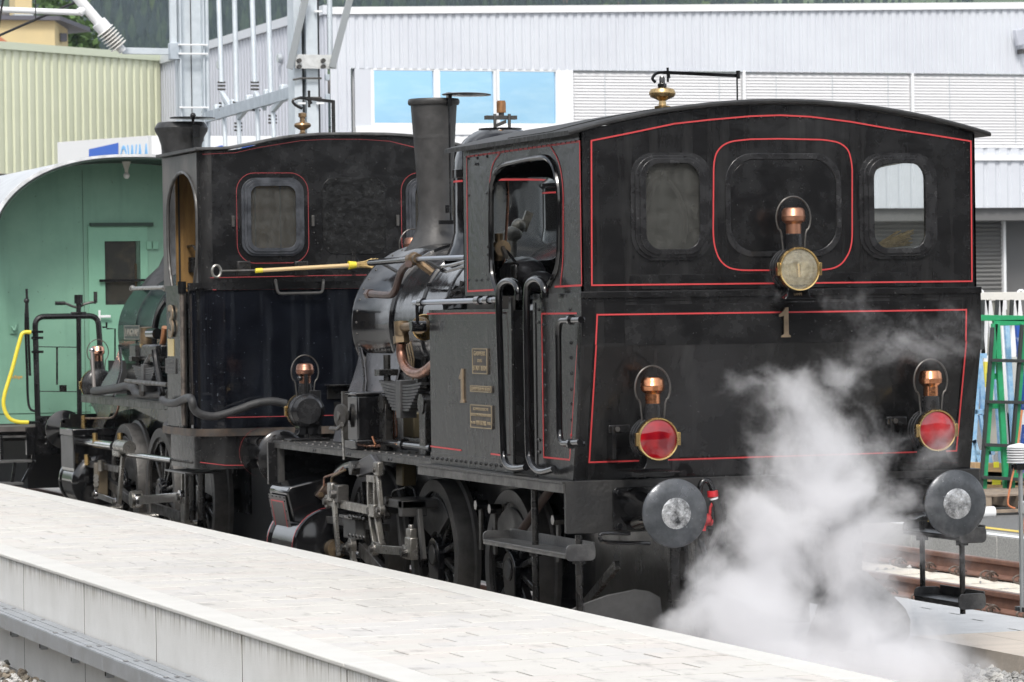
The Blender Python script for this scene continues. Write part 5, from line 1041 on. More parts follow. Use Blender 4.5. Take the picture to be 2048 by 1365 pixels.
# ---- lamps
LBK = mat('lamp_black', (.012, .012, .013), .25, 0, (.022, .022, .023), 8, rv=.06)
def lamp(L_, x, y, z, R=.125, lens='red', hoop=True, axis=(0, -1, 0), copper=CU, base=True):
    # round signal lamp: drum, brass ring, lens, tall neck with copper cowl, wire hoop, foot
    a_ = Vector(axis).normalized(); o_ = Vector((x, y, z)); sx_ = a_.cross(Vector((0, 0, 1))).normalized()
    h = M().lathe([(0, -.17), (R*.72, -.165), (R*.93, -.14), (R*.96, -.12), (R*.96, -.02), (R*.90, 0)], o_, a_, 36).build('signal_lamp', LBK, L_)
    b = M()
    for hh in (-.135, -.10, -.06): b.lathe([(R*.955, hh-.004), (R*.985, hh), (R*.955, hh+.004)], o_, a_, 36)
    b.build('drum_bead', LBK, h)
    M().lathe([(R*.90, .0), (R*.99, -.02), (R*1.0, .012), (R*.97, .018), (R*.91, .016), (R*.90, .008)], o_, a_, 40).build('lamp_ring', BR, h)
    if lens == 'red': M().lathe([(R*.92, .006), (R*.7, .016), (R*.35, .022), (0, .024)], o_, a_, 36).build('lens', REDG, h)
    elif lens == 'clear':
        M().lathe([(R*.92, .006), (R*.7, .014), (R*.35, .018), (0, .020)], o_, a_, 36).build('lens', CLG, h)
        M().lathe([(R*.90, .0), (R*.72, -.03), (R*.40, -.06), (R*.12, -.07), (0, -.07)], o_, a_, 32).build('reflector', mat('tarnished_reflector', (.80, .74, .58), .35, .4, (.40, .33, .20), 14, .42, .6), h)
        M().cyl(o_+Vector((.0, 0, -.045))+a_*.0, o_+Vector((.0, 0, .03))-a_*.01, .014, 10).build('burner', BR, h)
    else: M().lathe([(R*.90, .01), (0, .012)], o_, a_, 32).build('lamp_back', LBK, h)
    n0 = o_-a_*.07+Vector((0, 0, R*.9))
    M().lathe([(.05, -.02), (.052, 0), (.050, .085), (.045, .09)], n0, n=24).build('lamp_neck', LBK, h)
    M().lathe([(.044, .08), (.044, .145), (.048, .15), (.066, .165), (.070, .185), (.0705, .187), (.0705, .192), (.068, .195), (.066, .222), (.055, .238), (.03, .243), (0, .244)], n0, n=28).build('lamp_cowl', copper, h)
    if hoop:
        c = n0+Vector((0, 0, .18)); pts = [c+sx_*(.065*s2)+Vector((0, 0, -.26)) for s2 in (-1,)]+[c+sx_*(-.108)*math.cos(t)+Vector((0, 0, .125*math.sin(t)-.0)) for t in [R_(-45+270*k/18) for k in range(19)]]+[c+sx_*.065+Vector((0, 0, -.26))]
        M().tube(smooth_path([pts[0]+sx_*-.03+Vector((0, 0, -.05))]+pts+[pts[-1]+sx_*.03+Vector((0, 0, -.05))], 2), .0055, 6).build('lamp_handle', SD, h)
    if base:
        f0 = o_-a_*.07-Vector((0, 0, R*.93)); b = M(); secs = []
        for dz, w_ in ((.03, .065), (-.01, .066), (-.035, .072), (-.05, .085), (-.054, .10)): secs.append([f0+Vector((0, 0, dz))+sx_*i*w_+a_*j2*.06 for i, j2 in ((-1, -1), (1, -1), (1, 1), (-1, 1))])
        b.loft(secs).build('lamp_foot', KG, h, .003)
    for s2 in (-1, 1): M().obox(o_+sx_*s2*R*1.02-a_*.0, sx_, a_, (0, 0, 1), .018, .03, .075).build('lamp_clasp', BR, h, .002)
    return h
lamp(L1, -.876, -.20, 1.446, .124); lamp(L1, .878, -.20, 1.452, .124)
tl = lamp(L1, -.008, -.25, 2.406, .128, 'clear', copper=mat('warm_copper', (.48, .24, .15), .34, .9, (.36, .18, .12), 12))
text('lettering', 'WAGNER' if False else 'LAMPE', (-.012, -.242, 2.262), (1, 0, 0), (0, 0, 1), .014, BRD, tl, wd=.05)
for x, zz in ((-.876, 1.446), (.878, 1.452)):
    M().obox((x-.155, .02, zz+.055), (1, 0, 0), (0, 1, 0), (0, 0, 1), .13, .03, .05).build('lamp_bracket', K, L1, .006); M().bx(x-.20, x-.175, -.0, .1, zz-.12, zz+.08).build('lamp_bracket', K, L1, .004); M().cyl((x-.17, -.01, zz+.055), (x-.17, .03, zz+.055), .015, 10).build('bracket_bolt', SD, L1)
    M().bx(x-.12, x+.12, -.27, .12, 1.256, 1.262).build('lamp_shelf', K, L1)
M().bx(-.09, .07, -.32, -.02, 2.214, 2.222).build('lamp_shelf', K, L1)
c = RY(606, 822, 7.15); lamp(L1, c.x, 7.15, c.z, .135, 'back', axis=(0, 1, 0), copper=CUD)
M().bx(-.93, -.905, 7.02, 7.05, 1.21, 1.78).build('lamp_iron', K, L1, .004); M().ball(RY(600, 757, 7.05), .022, 6).build('iron_knob', KG, L1)
M().bx(-.89, -.80, 7.03, 7.06, 1.21, 1.60).build('lamp_socket', K, L1, .004)
M().bx(-1.05, -.74, 7.0, 7.2, 1.215, 1.235).build('socket_base', K, L1, .004)

c = RY(820, 475, 7.05); lamp(L1, c.x, 7.05, c.z-.125*.9-.244, .125, 'back', axis=(0, 1, 0), copper=CUD)

RED2 = mat('faded_red_lining', (.42, .06, .065), .45)
def line2(*a, **k):
    o = line(*a, **k); o.data.materials.clear(); o.data.materials.append(RED2); return o

# ================================================================== locomotive 2
L2 = thing('steam_locomotive', 'second black steam locomotive numbered 3, its rounded bunker and cab behind the first chimney', 'locomotive', (0, 12, 0))
Y2 = 8.5
def corner(hw_, y, r, yend, n=6):
    pts = [Vector((-hw_, yend, 0))]
    pts += [Vector((-hw_+r-r*math.cos(PI/2*k/n), y+r-r*math.sin(PI/2*k/n), 0)) for k in range(n+1)]
    return pts+[Vector((-p.x, p.y, 0)) for p in reversed(pts)]
def wrap(hw_, y, r, yend, z0, z1, m_, name, parent, t=.015, zt=None):
    c = corner(hw_, y, r, yend); inn = corner(hw_-t, y+t, max(.01, r-t), yend)
    ring = lambda z: [Vector((p.x, p.y, z(p.x) if callable(z) else z)) for p in c]+[Vector((p.x, p.y, z(p.x) if callable(z) else z)) for p in reversed(inn)]
    return M().loft([ring(z0), ring(z1)], caps='strip').build(name, m_, parent)
wrap(1.40, Y2, .24, 8.66, 1.27, 2.40, KN, 'bunker_sheet', L2)
wrap(1.415, Y2-.015, .25, 8.66, 2.385, 2.445, K, 'bunker_top_strip', L2)
wrap(1.43, Y2-.03, .27, 9.6, 1.215, 1.275, mat('dirty_ledge', (.05, .045, .04), .6, 0, (.10, .07, .05), 9), 'skirt_ledge', L2)
wrap(1.38, Y2+.02, .24, 9.52, .95, 1.216, KT, 'skirt_sheet', L2)
M().bx(-1.37, 1.37, Y2+.1, 8.9, 1.3, 2.43).build('bunker_body', K, L2)
M().bx(-1.39, 1.39, Y2+.02, 8.9, 2.40, 2.41).build('bunker_top', K, L2)
rivets([Vector((-1.384, 8.8+i*.055, 1.0)) for i in range(13)]+[Vector((-1.05+i*.15, Y2+.015, 1.0)) for i in range(15)], (-1, -.4, 0), .014, L2, KD)
line2('red_lining', [(425, 580), (1000, 574)], lambda x, y: RY(x, y, Y2), .005, (0, -1, 0), off=.002, parent=L2)
line2('red_lining', [(425, 836), (1000, 824)], lambda x, y: RY(x, y, Y2), .005, (0, -1, 0), off=.002, parent=L2)
line2('red_lining', [(400, 925), (450, 931), (498, 931)], lambda x, y: RY(x, y, Y2+.018), .006, (0, -1, 0), off=.003, parent=L2)
# side panel with the number, ahead of the door gap
def side2(y0, y1, z0, z1, name, m_=KT, X=1.40, t=.014, bev=0):
    M().bx(-X, -X+t, y0, y1, z0, z1).build(name, m_, L2, bev); M().bx(X-t, X, y0, y1, z0, z1).build(name, K, L2, bev)
side2(8.99, 9.53, 1.22, 2.42, 'tank_side_sheet'); side2(8.985, 9.54, 2.38, 2.43, 'side_top_strip', KT, 1.408, .008); side2(8.975, 8.995, 1.28, 2.44, 'door_edge', EG, 1.41, .04)
M().bx(-1.39, -.7, 9.0, 9.51, 1.24, 2.38).build('side_tank', K, L2); M().bx(.7, 1.39, 9.0, 9.51, 1.24, 2.38).build('side_tank', K, L2)
M().bx(-1.36, 1.36, 8.6, 9.5, 1.2, 1.25).build('cab_floor', UN, L2)
nb = text('number_three', '3', SX(343, 643, -1.41), (0, -1, 0), (0, 0, 1), .27, MATS['number_bronze'], L2, wd=.16, ext=.012, off=.015)
p0, p1 = SX(337, 678, -1.40), SX(348, 713, -1.40); M().bx(-1.408, -1.40, p1.y, p0.y, p1.z, p0.z).build('brass_plate', mat('pale_brass', (.62, .50, .26), .5, .4), L2)
name_plate(333, 717, 353, 748, [('BERN', .80, .16, .5), ('WORB', .52, .16, .8), ('1901', .20, .18, .8)], '', X=1.401, S=L2, mt=mat('grey_cast_plate', (.07, .07, .07), .5, .3), lm=mat('grey_letters', (.13, .13, .125), .5, .3))
# cab: rounded rear corners, arched opening in each side
YC = 8.74; HC = 1.30
def roof2(x):
    pts = ((0, 3.640), (.26, 3.638), (.47, 3.626), (.64, 3.605), (.80, 3.572), (.93, 3.542), (1.02, 3.528), (1.15, 3.518), (1.33, 3.516)); x = abs(x)
    for (a_, za), (b_, zb) in zip(pts, pts[1:]):
        if x <= b_: return za+(zb-za)*(x-a_)/(b_-a_)
    return pts[-1][1]
tp_ = [(x, roof2(x)-.01) for x in [1.2-2.4*i/40 for i in range(41)]]
hw1 = rr(-.896, -.496, 2.71, 3.235, .075, 6)
hw2 = [(-x, z) for x, z in reversed(hw1)]
M().plate([[(-1.2, 2.42), (1.2, 2.42)]+tp_, hw1, hw2], rear(YC), 0, .014).build('rear_cab_sheet', KN if False else K, L2)
for s_ in (-1, 1):
    b = M(); sec = []
    for k in range(7):
        a_ = PI/2*k/6; x = s_*(1.2+.1*math.sin(a_)); y = YC+.1-.1*math.cos(a_); sec.append([Vector((x, y, 2.42)), Vector((x, y, roof2(x)-.01))])
    b.loft(sec, closed=False).build('corner_sheet', KT, L2)
    opn = [(9.40+.42*math.cos(t), 2.93+(.42 if math.sin(t) > 0 else .45)*math.sin(t)) for t in []]
    yl, yr, zb_, ztp = 8.83, 9.83, 2.42, 3.36
    rect = [(8.84, zb_), (YC+.1, zb_)]
    o_ = [(8.96, 2.42)]+[(yl+.03, 2.60), (yl, 2.75)]+[((yl+yr)/2-(yr-yl)/2*math.cos(t), 3.02+.34*math.sin(t)) for t in [PI*k/12 for k in range(13)]]+[(yr, 2.75), (yr-.04, 2.58), (yr-.12, 2.42)]
    M().plate([[(YC+.1, 2.42)]+o_+[(10.02, 2.42), (10.02, 3.50), (YC+.1, 3.50)]], lambda u, v, t, s_=s_: Vector((s_*(HC-t), u, v)), 0, .012).build('cab_side_sheet', mat('side_paint_worn', (.06, .058, .056), .42, 0, (.14, .125, .115), 3, .4, .75, .2, 12, stretch=(1, 1, .5)) if s_ < 0 else K, L2)
    M().tube([Vector((s_*(HC+.005), y, z)) for y, z in o_], .014, 7).build('doorway_bead', KG if s_ > 0 else EG, L2)
OCH = mat('ochre_boards', (.28, .16, .05), .7, 0, (.17, .095, .03), 3, stretch=(6, 6, 1))
M().bx(-1.2, 1.2, 9.98, 10.0, 2.0, 3.50).build('front_cab_wall', OCH, L2); M().bx(-1.25, 1.25, YC+.03, 9.98, 3.46, 3.48).build('cab_ceiling', OCH, L2)
for k in range(5): M().bx(-1.18+k*.22, -1.18+k*.22+.014, 9.972, 9.98, 2.0, 3.46).build('board_joint', DK, L2)
M().bx(1.20, 1.27, 9.0, 9.95, 2.2, 3.4).build('inner_wall', OCH, L2)
b = M(); b.tube(smooth_path([SX(a_, b_, -1.1) for a_, b_ in ((360, 530), (358, 510), (366, 498), (385, 492), (392, 500))], 4), .012, 7); b.build('gauge_pipe', KD, L2); M().cyl(SX(388, 515, -1.05), SX(388, 545, -1.05), .05, 12).build('gauge', KD, L2)
M().bx(-.5, .5, 9.3, 9.95, 1.3, 2.6).build('firebox', DK, L2)
b = M(); secs = []
for y, dz, th in ((YC-.05, .0, .012), (YC-.045, -.004, .024), (10.08, -.004, .024)):
    o_ = [Vector((x, y, roof2(x)+dz)) for x in [-1.34+2.68*i/50 for i in range(51)]]; secs.append(o_+[Vector((p.x, p.y, p.z+th)) for p in reversed(o_)])
b.loft(secs, caps='strip').build('cab_roof', mat('roof_grey_edge', (.035, .035, .035), .5, 0, (.08, .08, .08), 10), L2)
line2('red_lining', [(405, 309), (470, 306), (520, 295), (600, 282), (650, 279), (720, 279), (780, 283), (836, 297)], lambda x, y: RY(x, y, YC), .0045, (0, -1, 0), parent=L2)
line2('red_lining', [(420, 556), (620, 552), (760, 550)], lambda x, y: RY(x, y, YC), .0045, (0, -1, 0), parent=L2)
WFM = mat('window_frame_blue_black', (.022, .024, .029), .32, 0, (.07, .075, .085), 10)
for s_ in (-1, 1):
    cx0, cx1 = (-.896, -.496) if s_ < 0 else (.496, .896)
    f = M().plate([rr(cx0-.062, cx1+.062, 2.655, 3.29, .12, 8), rr(cx0-.002, cx1+.002, 2.708, 3.237, .078, 8)], rear(YC-.012), 0, .014).build('window', WFM, L2, .006)
    M().plate([rr(cx0-.04, cx1+.04, 2.672, 3.272, .10, 8), rr(cx0+.0, cx1-.0, 2.71, 3.235, .075, 8)], rear(YC-.026), 0, .016).build('window_rim', WFM, f, .006)
    M().plate([rr(cx0-.018, cx1+.018, 2.692, 3.252, .09, 8), rr(cx0+.012, cx1-.012, 2.722, 3.223, .07, 8)], rear(YC-.034), 0, .014).build('window_rim', WFM, f, .004)
    M().plate([rr(cx0, cx1, 2.71, 3.235, .075, 8)], rear(YC-.006), 0, .004).build('pane', GLD, f)
    M().ribbon([Vector((x, YC-.002, z)) for x, z in rr(cx0-.10, cx1+.10, 2.60, 3.33, .15, 8)], (0, -1, 0), .0032, .0015, True).build('red_lining', RED2, L2, smooth=False)
    for x in (cx0-.135, cx1+.135):
        z = 2.94; M().bx(x-.012, x+.012, YC-.02, YC, z-.045, z+.045).build('latch', SD, L2, .003)
a_, b_ = RY(643, 355, YC), RY(772, 508, YC)
M().plate([rr(a_.x, b_.x, b_.z, a_.z, .11, 8)], rear(YC-.008), 0, .009).build('hammered_cover', KM, L2, .002)
rivets([Vector((x, YC-.008, z)) for x, z in rr(a_.x+.02, b_.x-.02, b_.z+.02, a_.z-.02, .1, 2)], (0, -1, 0), .007, L2, KD)
rivets([RY(px, py, YC) for px, py in ((624, 297), (623, 337), (625, 380), (628, 420), (628, 466), (636, 487), (786, 300), (788, 337), (770, 338), (643, 500), (708, 342), (460, 350))], (0, -1, 0), .008, L2, KD)
# handle and tread on the bunker
b = M(); P2 = lambda x, y, o=.05: RY(x, y, Y2-o); b.tube(fillet([P2(551, 561, .0), P2(551, 563, .06), P2(556, 588, .06), P2(645, 586, .06), P2(647, 563, .06), P2(647, 561, 0)], .03, 4), .012, 8); b.build('bunker_handle', EG, L2)
a_, b_ = P2(652, 770), P2(728, 797); M().bx(a_.x, b_.x, Y2-.16, Y2, a_.z-.008, a_.z).build('tread', KD, L2, .002); M().bx(a_.x+.02, b_.x, Y2-.02, Y2, b_.z, a_.z-.008).build('tread_bracket', KD, L2, .002)
for px in (487, 602): M().obox(P2(px, 545, .0)+Vector((0, .0, .03)), (1, 0, 0), (0, 1, 0), (0, 0, 1), .11, .05, .12).build('tool_bracket', KD, L2, .008)
# whistle
c = Vector((-.22, 9.5, roof2(.22)+.02))
wh2 = M().lathe([(0, -.02), (.03, -.02), (.034, .03), (.022, .04), (.02, .06), (.04, .07), (.066, .085), (.072, .10), (.066, .115), (.04, .125), (.022, .13), (.022, .165), (.034, .17), (.034, .20), (0, .21)], c).build('whistle', mat('dull_whistle', (.36, .24, .13), .35, .9, (.22, .15, .09), 16), L2)
b = M(); b.tube(smooth_path([c+Vector(q_) for q_ in ((0, 0, .24), (-.06, 0, .27), (-.08, 0, .31), (0, 0, .33), (.06, 0, .31), (.08, 0, .28))], 3), .012, 6); b.beam(c+Vector((-.02, 0, .33)), c+Vector((.27, 0, .30)), .02, .025); b.cyl(c+Vector((.27, 0, .31)), c+Vector((.27, 0, .0)), .016, 8); b.cyl(c+Vector((.06, 0, .25)), c+Vector((.06, 0, .39)), .012, 6); b.build('whistle_lever', KD, wh2)
# boiler, smokebox, chimney
TEAL = mat('dark_green_boiler', (.012, .028, .028), .26, 0, (.025, .05, .048), 4, .4, .8, .15, 8, .08)
M().lathe([(.1, 9.9), (.58, 9.92), (.58, 12.9), (.60, 12.91), (.60, 12.96), (.585, 12.98), (.585, 14.98), (.575, 15.0), (.5, 15.02), (.1, 15.05)], (0, 0, 2.02), (0, 1, 0), 48).build('boiler', TEAL, L2)
for y in (11.2, 13.5, 14.2): M().lathe([(.587, 0), (.593, .005), (.593, .03), (.587, .035)], (0, y, 2.02), (0, 1, 0), 40).build('boiler_band', KG, L2)
M().lathe([(.42, 2.45), (.36, 2.55), (.24, 2.66), (.175, 2.80), (.165, 3.0), (.17, 3.4), (.185, 3.70), (.20, 3.84), (.225, 3.92), (.255, 3.97), (.26, 4.0), (.235, 4.045), (.225, 4.055), (.20, 4.055), (.19, 3.6)], (-.035, 14.5, 0), n=40).build('chimney', mat('old_chimney_black', (.018, .018, .018), .45, 0, (.045, .045, .046), 10, .4, .7, .4, 30), L2)
M().lathe([(0, 0), (.22, .003), (.222, .010), (0, .022)], (.03, 14.3, 4.08), (.02, 0, 1), 32).build('chimney_lid', K, L2)
b = M(); b.cyl((.03, 14.28, 3.0), (.03, 14.28, 4.11), .014, 8); b.ball((.03, 14.28, 4.11), .03, 5); b.obox((.05, 14.27, 3.96), (1, 0, 0), (0, 1, 0), (0, 0, 1), .07, .05, .12); b.build('lid_spindle', K, L2)
M().lathe([(.40, 2.5), (.33, 2.6), (.30, 2.7), (.30, 3.2), (.27, 3.35), (.15, 3.44), (0, 3.46)], (.1, 12.2, 0), n=32).build('steam_dome', K, L2)
pl = name_plate(250, 651, 281, 680, [('LANGNAU', .5, .55, .84)], '', X=.585, S=L2, mt=mat('teal_plate', (.02, .035, .035), .4, .2), lm=mat('nickel_letters', (.34, .31, .27), .4, .6))
wing(L2, -1, 15.0, [(.56, 1.90, .02), (.60, 1.78, .25), (.66, 1.66, .5), (.74, 1.54, .7), (.80, 1.42, .8)], WG)
M().bx(-.5, .5, 13.8, 15.0, 1.4, 1.9).build('saddle_core', K, L2)
F2 = 1.415
M().bx(-.86, .86, 9.5, 15.42, F2-.012, F2).build('running_board', CHQ, L2); M().bx(-.862, -.845, 11.9, 15.425, F2-.075, F2-.013).build('running_board_edge', EG, L2, .002)
M().bx(-.6, .6, 9.9, 15.4, .5, 1.40).build('frame_box', UN, L2)
M().bx(-.62, -.60, 9.9, 15.6, .5, 1.41).build('frame_plate', K, L2)
# swept valance from running board down to the skirt
b = M(); cv = smooth_path([(-.86, 11.95, 1.38), (-.90, 11.3, 1.38), (-1.05, 10.8, 1.36), (-1.25, 10.2, 1.28), (-1.38, 9.8, 1.25), (-1.42, 9.5, 1.25)], 4)
b.loft([[p+Vector((-.0, 0, -.03)), p+Vector((.02, 0, -.03)), p+Vector((.02, 0, .03)), p+Vector((0, 0, .03))] for p in cv]).build('swept_valance', EG, L2)
b = M(); b.loft([[Vector((p.x, p.y, p.z+.028)), Vector((-.5, p.y, p.z+.028))] for p in cv], closed=False).build('tank_shelf', CHQ, L2)
M().plate([[(15.45, 1.40), (11.9, 1.40), (11.9, 1.2), (12.6, 1.25), (13.4, 1.32), (14.4, 1.25), (14.9, 1.05), (15.3, .95), (15.62, .93), (15.62, 1.0), (15.3, 1.08), (15.0, 1.22)]], side(-.80), 0, .015).build('side_frame', K, L2)
M().tube(smooth_path([SX(*p, -.85) for p in ((239, 800), (235, 822), (225, 835), (205, 837), (172, 837))], 4), .011, 6).build('oil_pipe', CUD, L2); c = SX(168, 843, -.85); M().cyl(c-Vector((0, 0, .12)), c+Vector((0, 0, .06)), .03, 10).build('oil_cup', BR, L2)
# detail on the running board
M().cyl(SX(292, 655, -.9), SX(292, 688, -.9), .055, 14).build('check_valve', BRD, L2); M().cyl(SX(292, 688, -.9), SX(292, 695, -.9), .062, 6).build('valve_nut', BR, L2); M().cyl(SX(300, 668, -.9), SX(315, 668, -.9), .05, 12).build('valve_body', KG, L2)
M().tube(smooth_path([SX(*p, -.9) for p in ((291, 696), (294, 708), (303, 714), (315, 708), (325, 690), (330, 655))], 4), .03, 10).build('feed_pipe', mat('orange_copper', (.42, .19, .09), .35, .8), L2)
b = M().tube(smooth_path([SX(*p, -.75) for p in ((332, 600), (316, 630), (308, 680), (310, 720))], 5), .028, 8); b.build('steam_pipe', K, L2)
M().tube(smooth_path([SX(*p, -.95) for p in ((303, 715), (290, 740), (285, 790))], 5), .035, 8).build('sand_pipe', SD, L2)
M().tube(smooth_path([SX(*p, -1.0) for p in ((310, 700), (312, 720), (318, 755), (325, 790))], 5), .03, 8).build('sand_pipe', K, L2)
M().bx(-.95, -.7, 11.7, 12.9, 1.78, 1.93).build('sand_box', K, L2, .02)
c = SX(297, 730, -.95); leaf_spring(L2, c.y, -.95, 1.70, .9, 8, MATS['spring_steel'])
M().tube([SX(252, 762, -1.05), SX(335, 770, -1.05)], .02, 8).build('reversing_rod', SD, L2); b = M(); b.tube([SX(262, 578, -1.2), SX(340, 575, -1.2)], .018, 8); b.build('handrail', ST, L2)
for px in (265, 330): M().ball(SX(px, 577, -1.2), .028, 5).build('handrail_knob', ST, L2)
M().tube(smooth_path([SX(*p, -.9) for p in ((188, 783), (210, 781), (240, 776), (258, 772), (268, 778), (275, 788), (300, 790), (340, 788))], 5), .042, 10).build('heating_hose', RUB, L2)
M().tube(smooth_path([SX(325, 800, -1.46), SX(335, 806, -1.46), SX(352, 806, -1.46), SX(375, 796, -1.46)]+[RY(*p, 8.33) for p in ((383, 800), (388, 818), (402, 829), (430, 833), (470, 822), (510, 808), (545, 803), (572, 808))], 6), .033, 10).build('heating_hose', RUB, L2)
M().bx(-1.43, -1.405, 8.97, 9.0, 2.42, 2.46).build('rail_socket', K, L2); M().cyl((-1.435, 8.84, 1.30), (-1.435, 8.84, 2.44), .021, 10).build('door_handrail', mat('worn_rail_brown', (.17, .145, .125), .45, .4, (.07, .06, .055), 14), L2); M().cyl((-1.435, 8.84, 2.36), (-1.435, 8.84, 2.46), .035, 10).build('rail_cap', K, L2)
bag2 = thing('plastic_bag', 'crumpled coloured bag in the door gap of locomotive number 3', 'bag', (-1.15, 9.1, 1.6)); b = M(); b.ball(SX(377, 700, -1.2), .09, 6, (.8, .9, 1.6)); b.build('film', mat('printed_bag', (.10, .12, .28), .3, 0, (.55, .40, .48), 18, .45, .55, .8, 14), bag2)
M().ball(SX(376, 680, -1.2), .045, 5, (.8, 1, .8)).build('yellow_corner', mat('bag_yellow', (.65, .55, .05), .4), bag2)
# steps, pipes under the cab
for px in (385, 403): c0, c1 = SX(px, 945, -1.2), SX(px, 1040, -1.2); M().cyl(c0, c1, .03, 8).build('step_post', KD, L2)
M().bx(-1.42, -1.1, 8.9, 9.6, .90, .915).build('step', STP, L2, .003); M().bx(-1.42, -1.1, 8.2, 9.0, .40, .42).build('step', STP, L2, .003)
M().bx(-1.1, 1.1, 8.6, 8.65, .99, 1.22).build('buffer_beam', K, L2); M().bx(-.6, .6, 8.75, 12.0, .12, 1.2).build('dark_fill_box', UN, L2)  # long dark box added to block the light gap under the engine
for x in (-.875, .875): buffer(L2, x, 8.5, 1.08, -1, KG, False)
M().lathe([(.2, 0), (.2, .006)], (-.875, 8.47, 1.08), (0, -1, 0), 30).build('red_lining', RED, L2)
# wheels and gear
for y in (12.15, 10.72):
    wl = wheel(L2, y, -.80, -1, R_(-60), R=.575, zc=.60, cw=(y < 11)); wheel(L2, y, .80, 1, 0, R=.575, zc=.60, crank=False)
    M().cyl((-.78, y, .6), (.78, y, .6), .08, 12).build('axle', UN, wl)
wheel(L2, 13.6, -.80, -1, R_(-60), R=.575, zc=.60); wheel(L2, 13.6, .80, 1, 0, R=.575, zc=.6, crank=False)
a_, b_ = SX(123, 866, -1.2), SX(147, 866, -1.2)
vc2 = M().bx(-1.2, -.62, b_.y, a_.y, .70, 1.10).build('valve_chest', KG, L2, .01)
M().bx(-1.215, -.60, b_.y-.02, a_.y+.02, 1.045, 1.115).build('chest_lid', KG, vc2, .008); M().bx(-1.208, -1.2, b_.y+.01, a_.y-.01, .74, 1.04).build('chest_cover', mat('grey_cover_light', (.10, .10, .10), .45, .1, (.07, .07, .07), 5), vc2)
M().lathe([(0, -.02), (.2, -.02), (.25, 0), (.262, .02), (.262, .06), (.25, .07), (.25, .60), (.262, .61), (.262, .66), (0, .68)], (-.96, 14.2, .60), (0, 1, 0), 36).build('cylinder', KG, L2)
b = M().cyl(SX(168, 884, -1.1), SX(228, 893, -1.1), .042, 14); b.build('valve_spindle_guide', SS, L2)
c = SX(243, 898, -1.15); M().cyl(SX(238, 893, -1.15), SX(259, 896, -1.15), .062, 14).build('valve_crosshead', ST, L2); M().obox(SX(240, 906, -1.15), (1, 0, 0), (0, 1, 0), (0, 0, 1), .09, .28, .07).build('crosshead_block', ST, L2, .012)
M().cyl(SX(256, 909, -1.13), SX(345, 921, -1.13), .026, 12).build('valve_rod', SS, L2)
bar([(246, 912), (238, 1006)], -1.16, .055, .03, name='combination_lever', parent=L2, w2=.075, eyes=False)
bar([(193, 989), (234, 1005)], -1.13, .055, .03, m_=SS, name='union_link', parent=L2)
bar([(275, 1001), (364, 994)], -1.13, .075, .04, m_=SS, name='coupling_rod', parent=L2); M().lathe([(0, -.05), (.075, -.05), (.08, 0), (.075, .05), (0, .05)], SX(272, 999, -1.13), (1, 0, 0), 16).build('rod_end', ST, L2)
M().beam(SX(218, 965, -1.0), SX(283, 1018, -1.0), .045, .09).build('connecting_rod', SD, L2, .006); M().beam(SX(308, 1015, -1.05), SX(364, 1034, -1.05), .04, .085).build('connecting_rod', SD, L2, .006)
M().beam(SX(180, 928, -1.05), SX(242, 940, -1.05), .05, .06).build('slide_bar', SD, L2, .006)
b = M(); c = SX(202, 958, -1.08); b.obox(c, (1, 0, 0), (0, 1, 0), (0, 0, 1), .10, .18, .30); b.build('crosshead', mat('bronze_crosshead', (.15, .12, .08), .45, .5), L2, .012)
for py in (954, 961, 969): M().cyl(SX(192, py, -1.15), SX(192, py, -1.05), .026, 8).build('crosshead_nut', ST, L2)
for px, py in ((174, 918), (201, 930), (240, 875), (190, 875)): c = SX(px, py, -1.12); M().cyl(c-Vector((0, 0, .06)), c+Vector((0, 0, .04)), .026, 8).build('oil_cup', BR if px != 201 else ST, L2)
for px in (365, 372): M().beam(SX(px, 948, -1.12), SX(px+1, 1040, -1.12), .02, .035).build('hanger', ST if px == 365 else SD, L2)
b = M(); c = SX(373, 1020, -1.1); b.obox(c, (1, 0, 0), (0, 1, 0), (0, 0, 1), .07, .16, .22); b.build('rod_bearing', ST, L2, .01)
# front end
M().bx(-.95, 1.2, 15.56, 15.6, .85, 1.22).build('front_buffer_beam', K, L2)
for x in (-.875, .875): buffer(L2, x, 15.6, 1.05, 1, KG, False)
M().cyl(SX(184, 700, -.85), SX(189, 788, -.85), .019, 8).build('lamp_iron', mat('pale_iron', (.22, .20, .19), .4, .5), L2); M().ball(SX(184, 701, -.85), .03, 5).build('iron_knob', SS, L2)
c = RY(187, 770, 15.75); lamp(L2, c.x, 15.6, c.z, .165, 'back', axis=(0, 1, 0), copper=mat('pink_copper', (.80, .45, .32), .2, 1, (.45, .22, .14), 14), base=True)
# fire irons resting on locomotive 2
YP = 8.42
pk = thing('fire_poker', 'steel fire poker with a looped handle resting on the bunker ledge of number 3', 'poker', tuple(RY(600, 540, YP)))
b = M(); b.tube([RY(441, 543, YP), RY(752, 536, YP)], .011, 8); b.build('shaft', SD, pk)
b = M(); b.tube([RY(433+9*math.cos(t), 543+12*math.sin(t), YP) for t in [2*PI*k/14 for k in range(14)]], .011, 7, True); b.build('loop_handle', ST, pk)
sb = thing('tube_brush', 'long wooden handled brush with yellow ferrules lying above the bunker of number 3', 'brush', tuple(RY(620, 535, YP-.05)))
M().tube([RY(512, 542, YP-.05), RY(700, 531, YP-.05)], .016, 8).build('handle', mat('pale_wood', (.62, .45, .24), .55), sb)
YEL = mat('yellow_plastic', (.75, .62, .05), .4)
M().cyl(RY(511, 542, YP-.05), RY(525, 541, YP-.05), .019, 8).build('end_cap', YEL, sb); M().cyl(RY(697, 531, YP-.05), RY(712, 530, YP-.05), .036, 10, .026).build('ferrule', YEL, sb)
b = M(); rnd = random.Random(4)
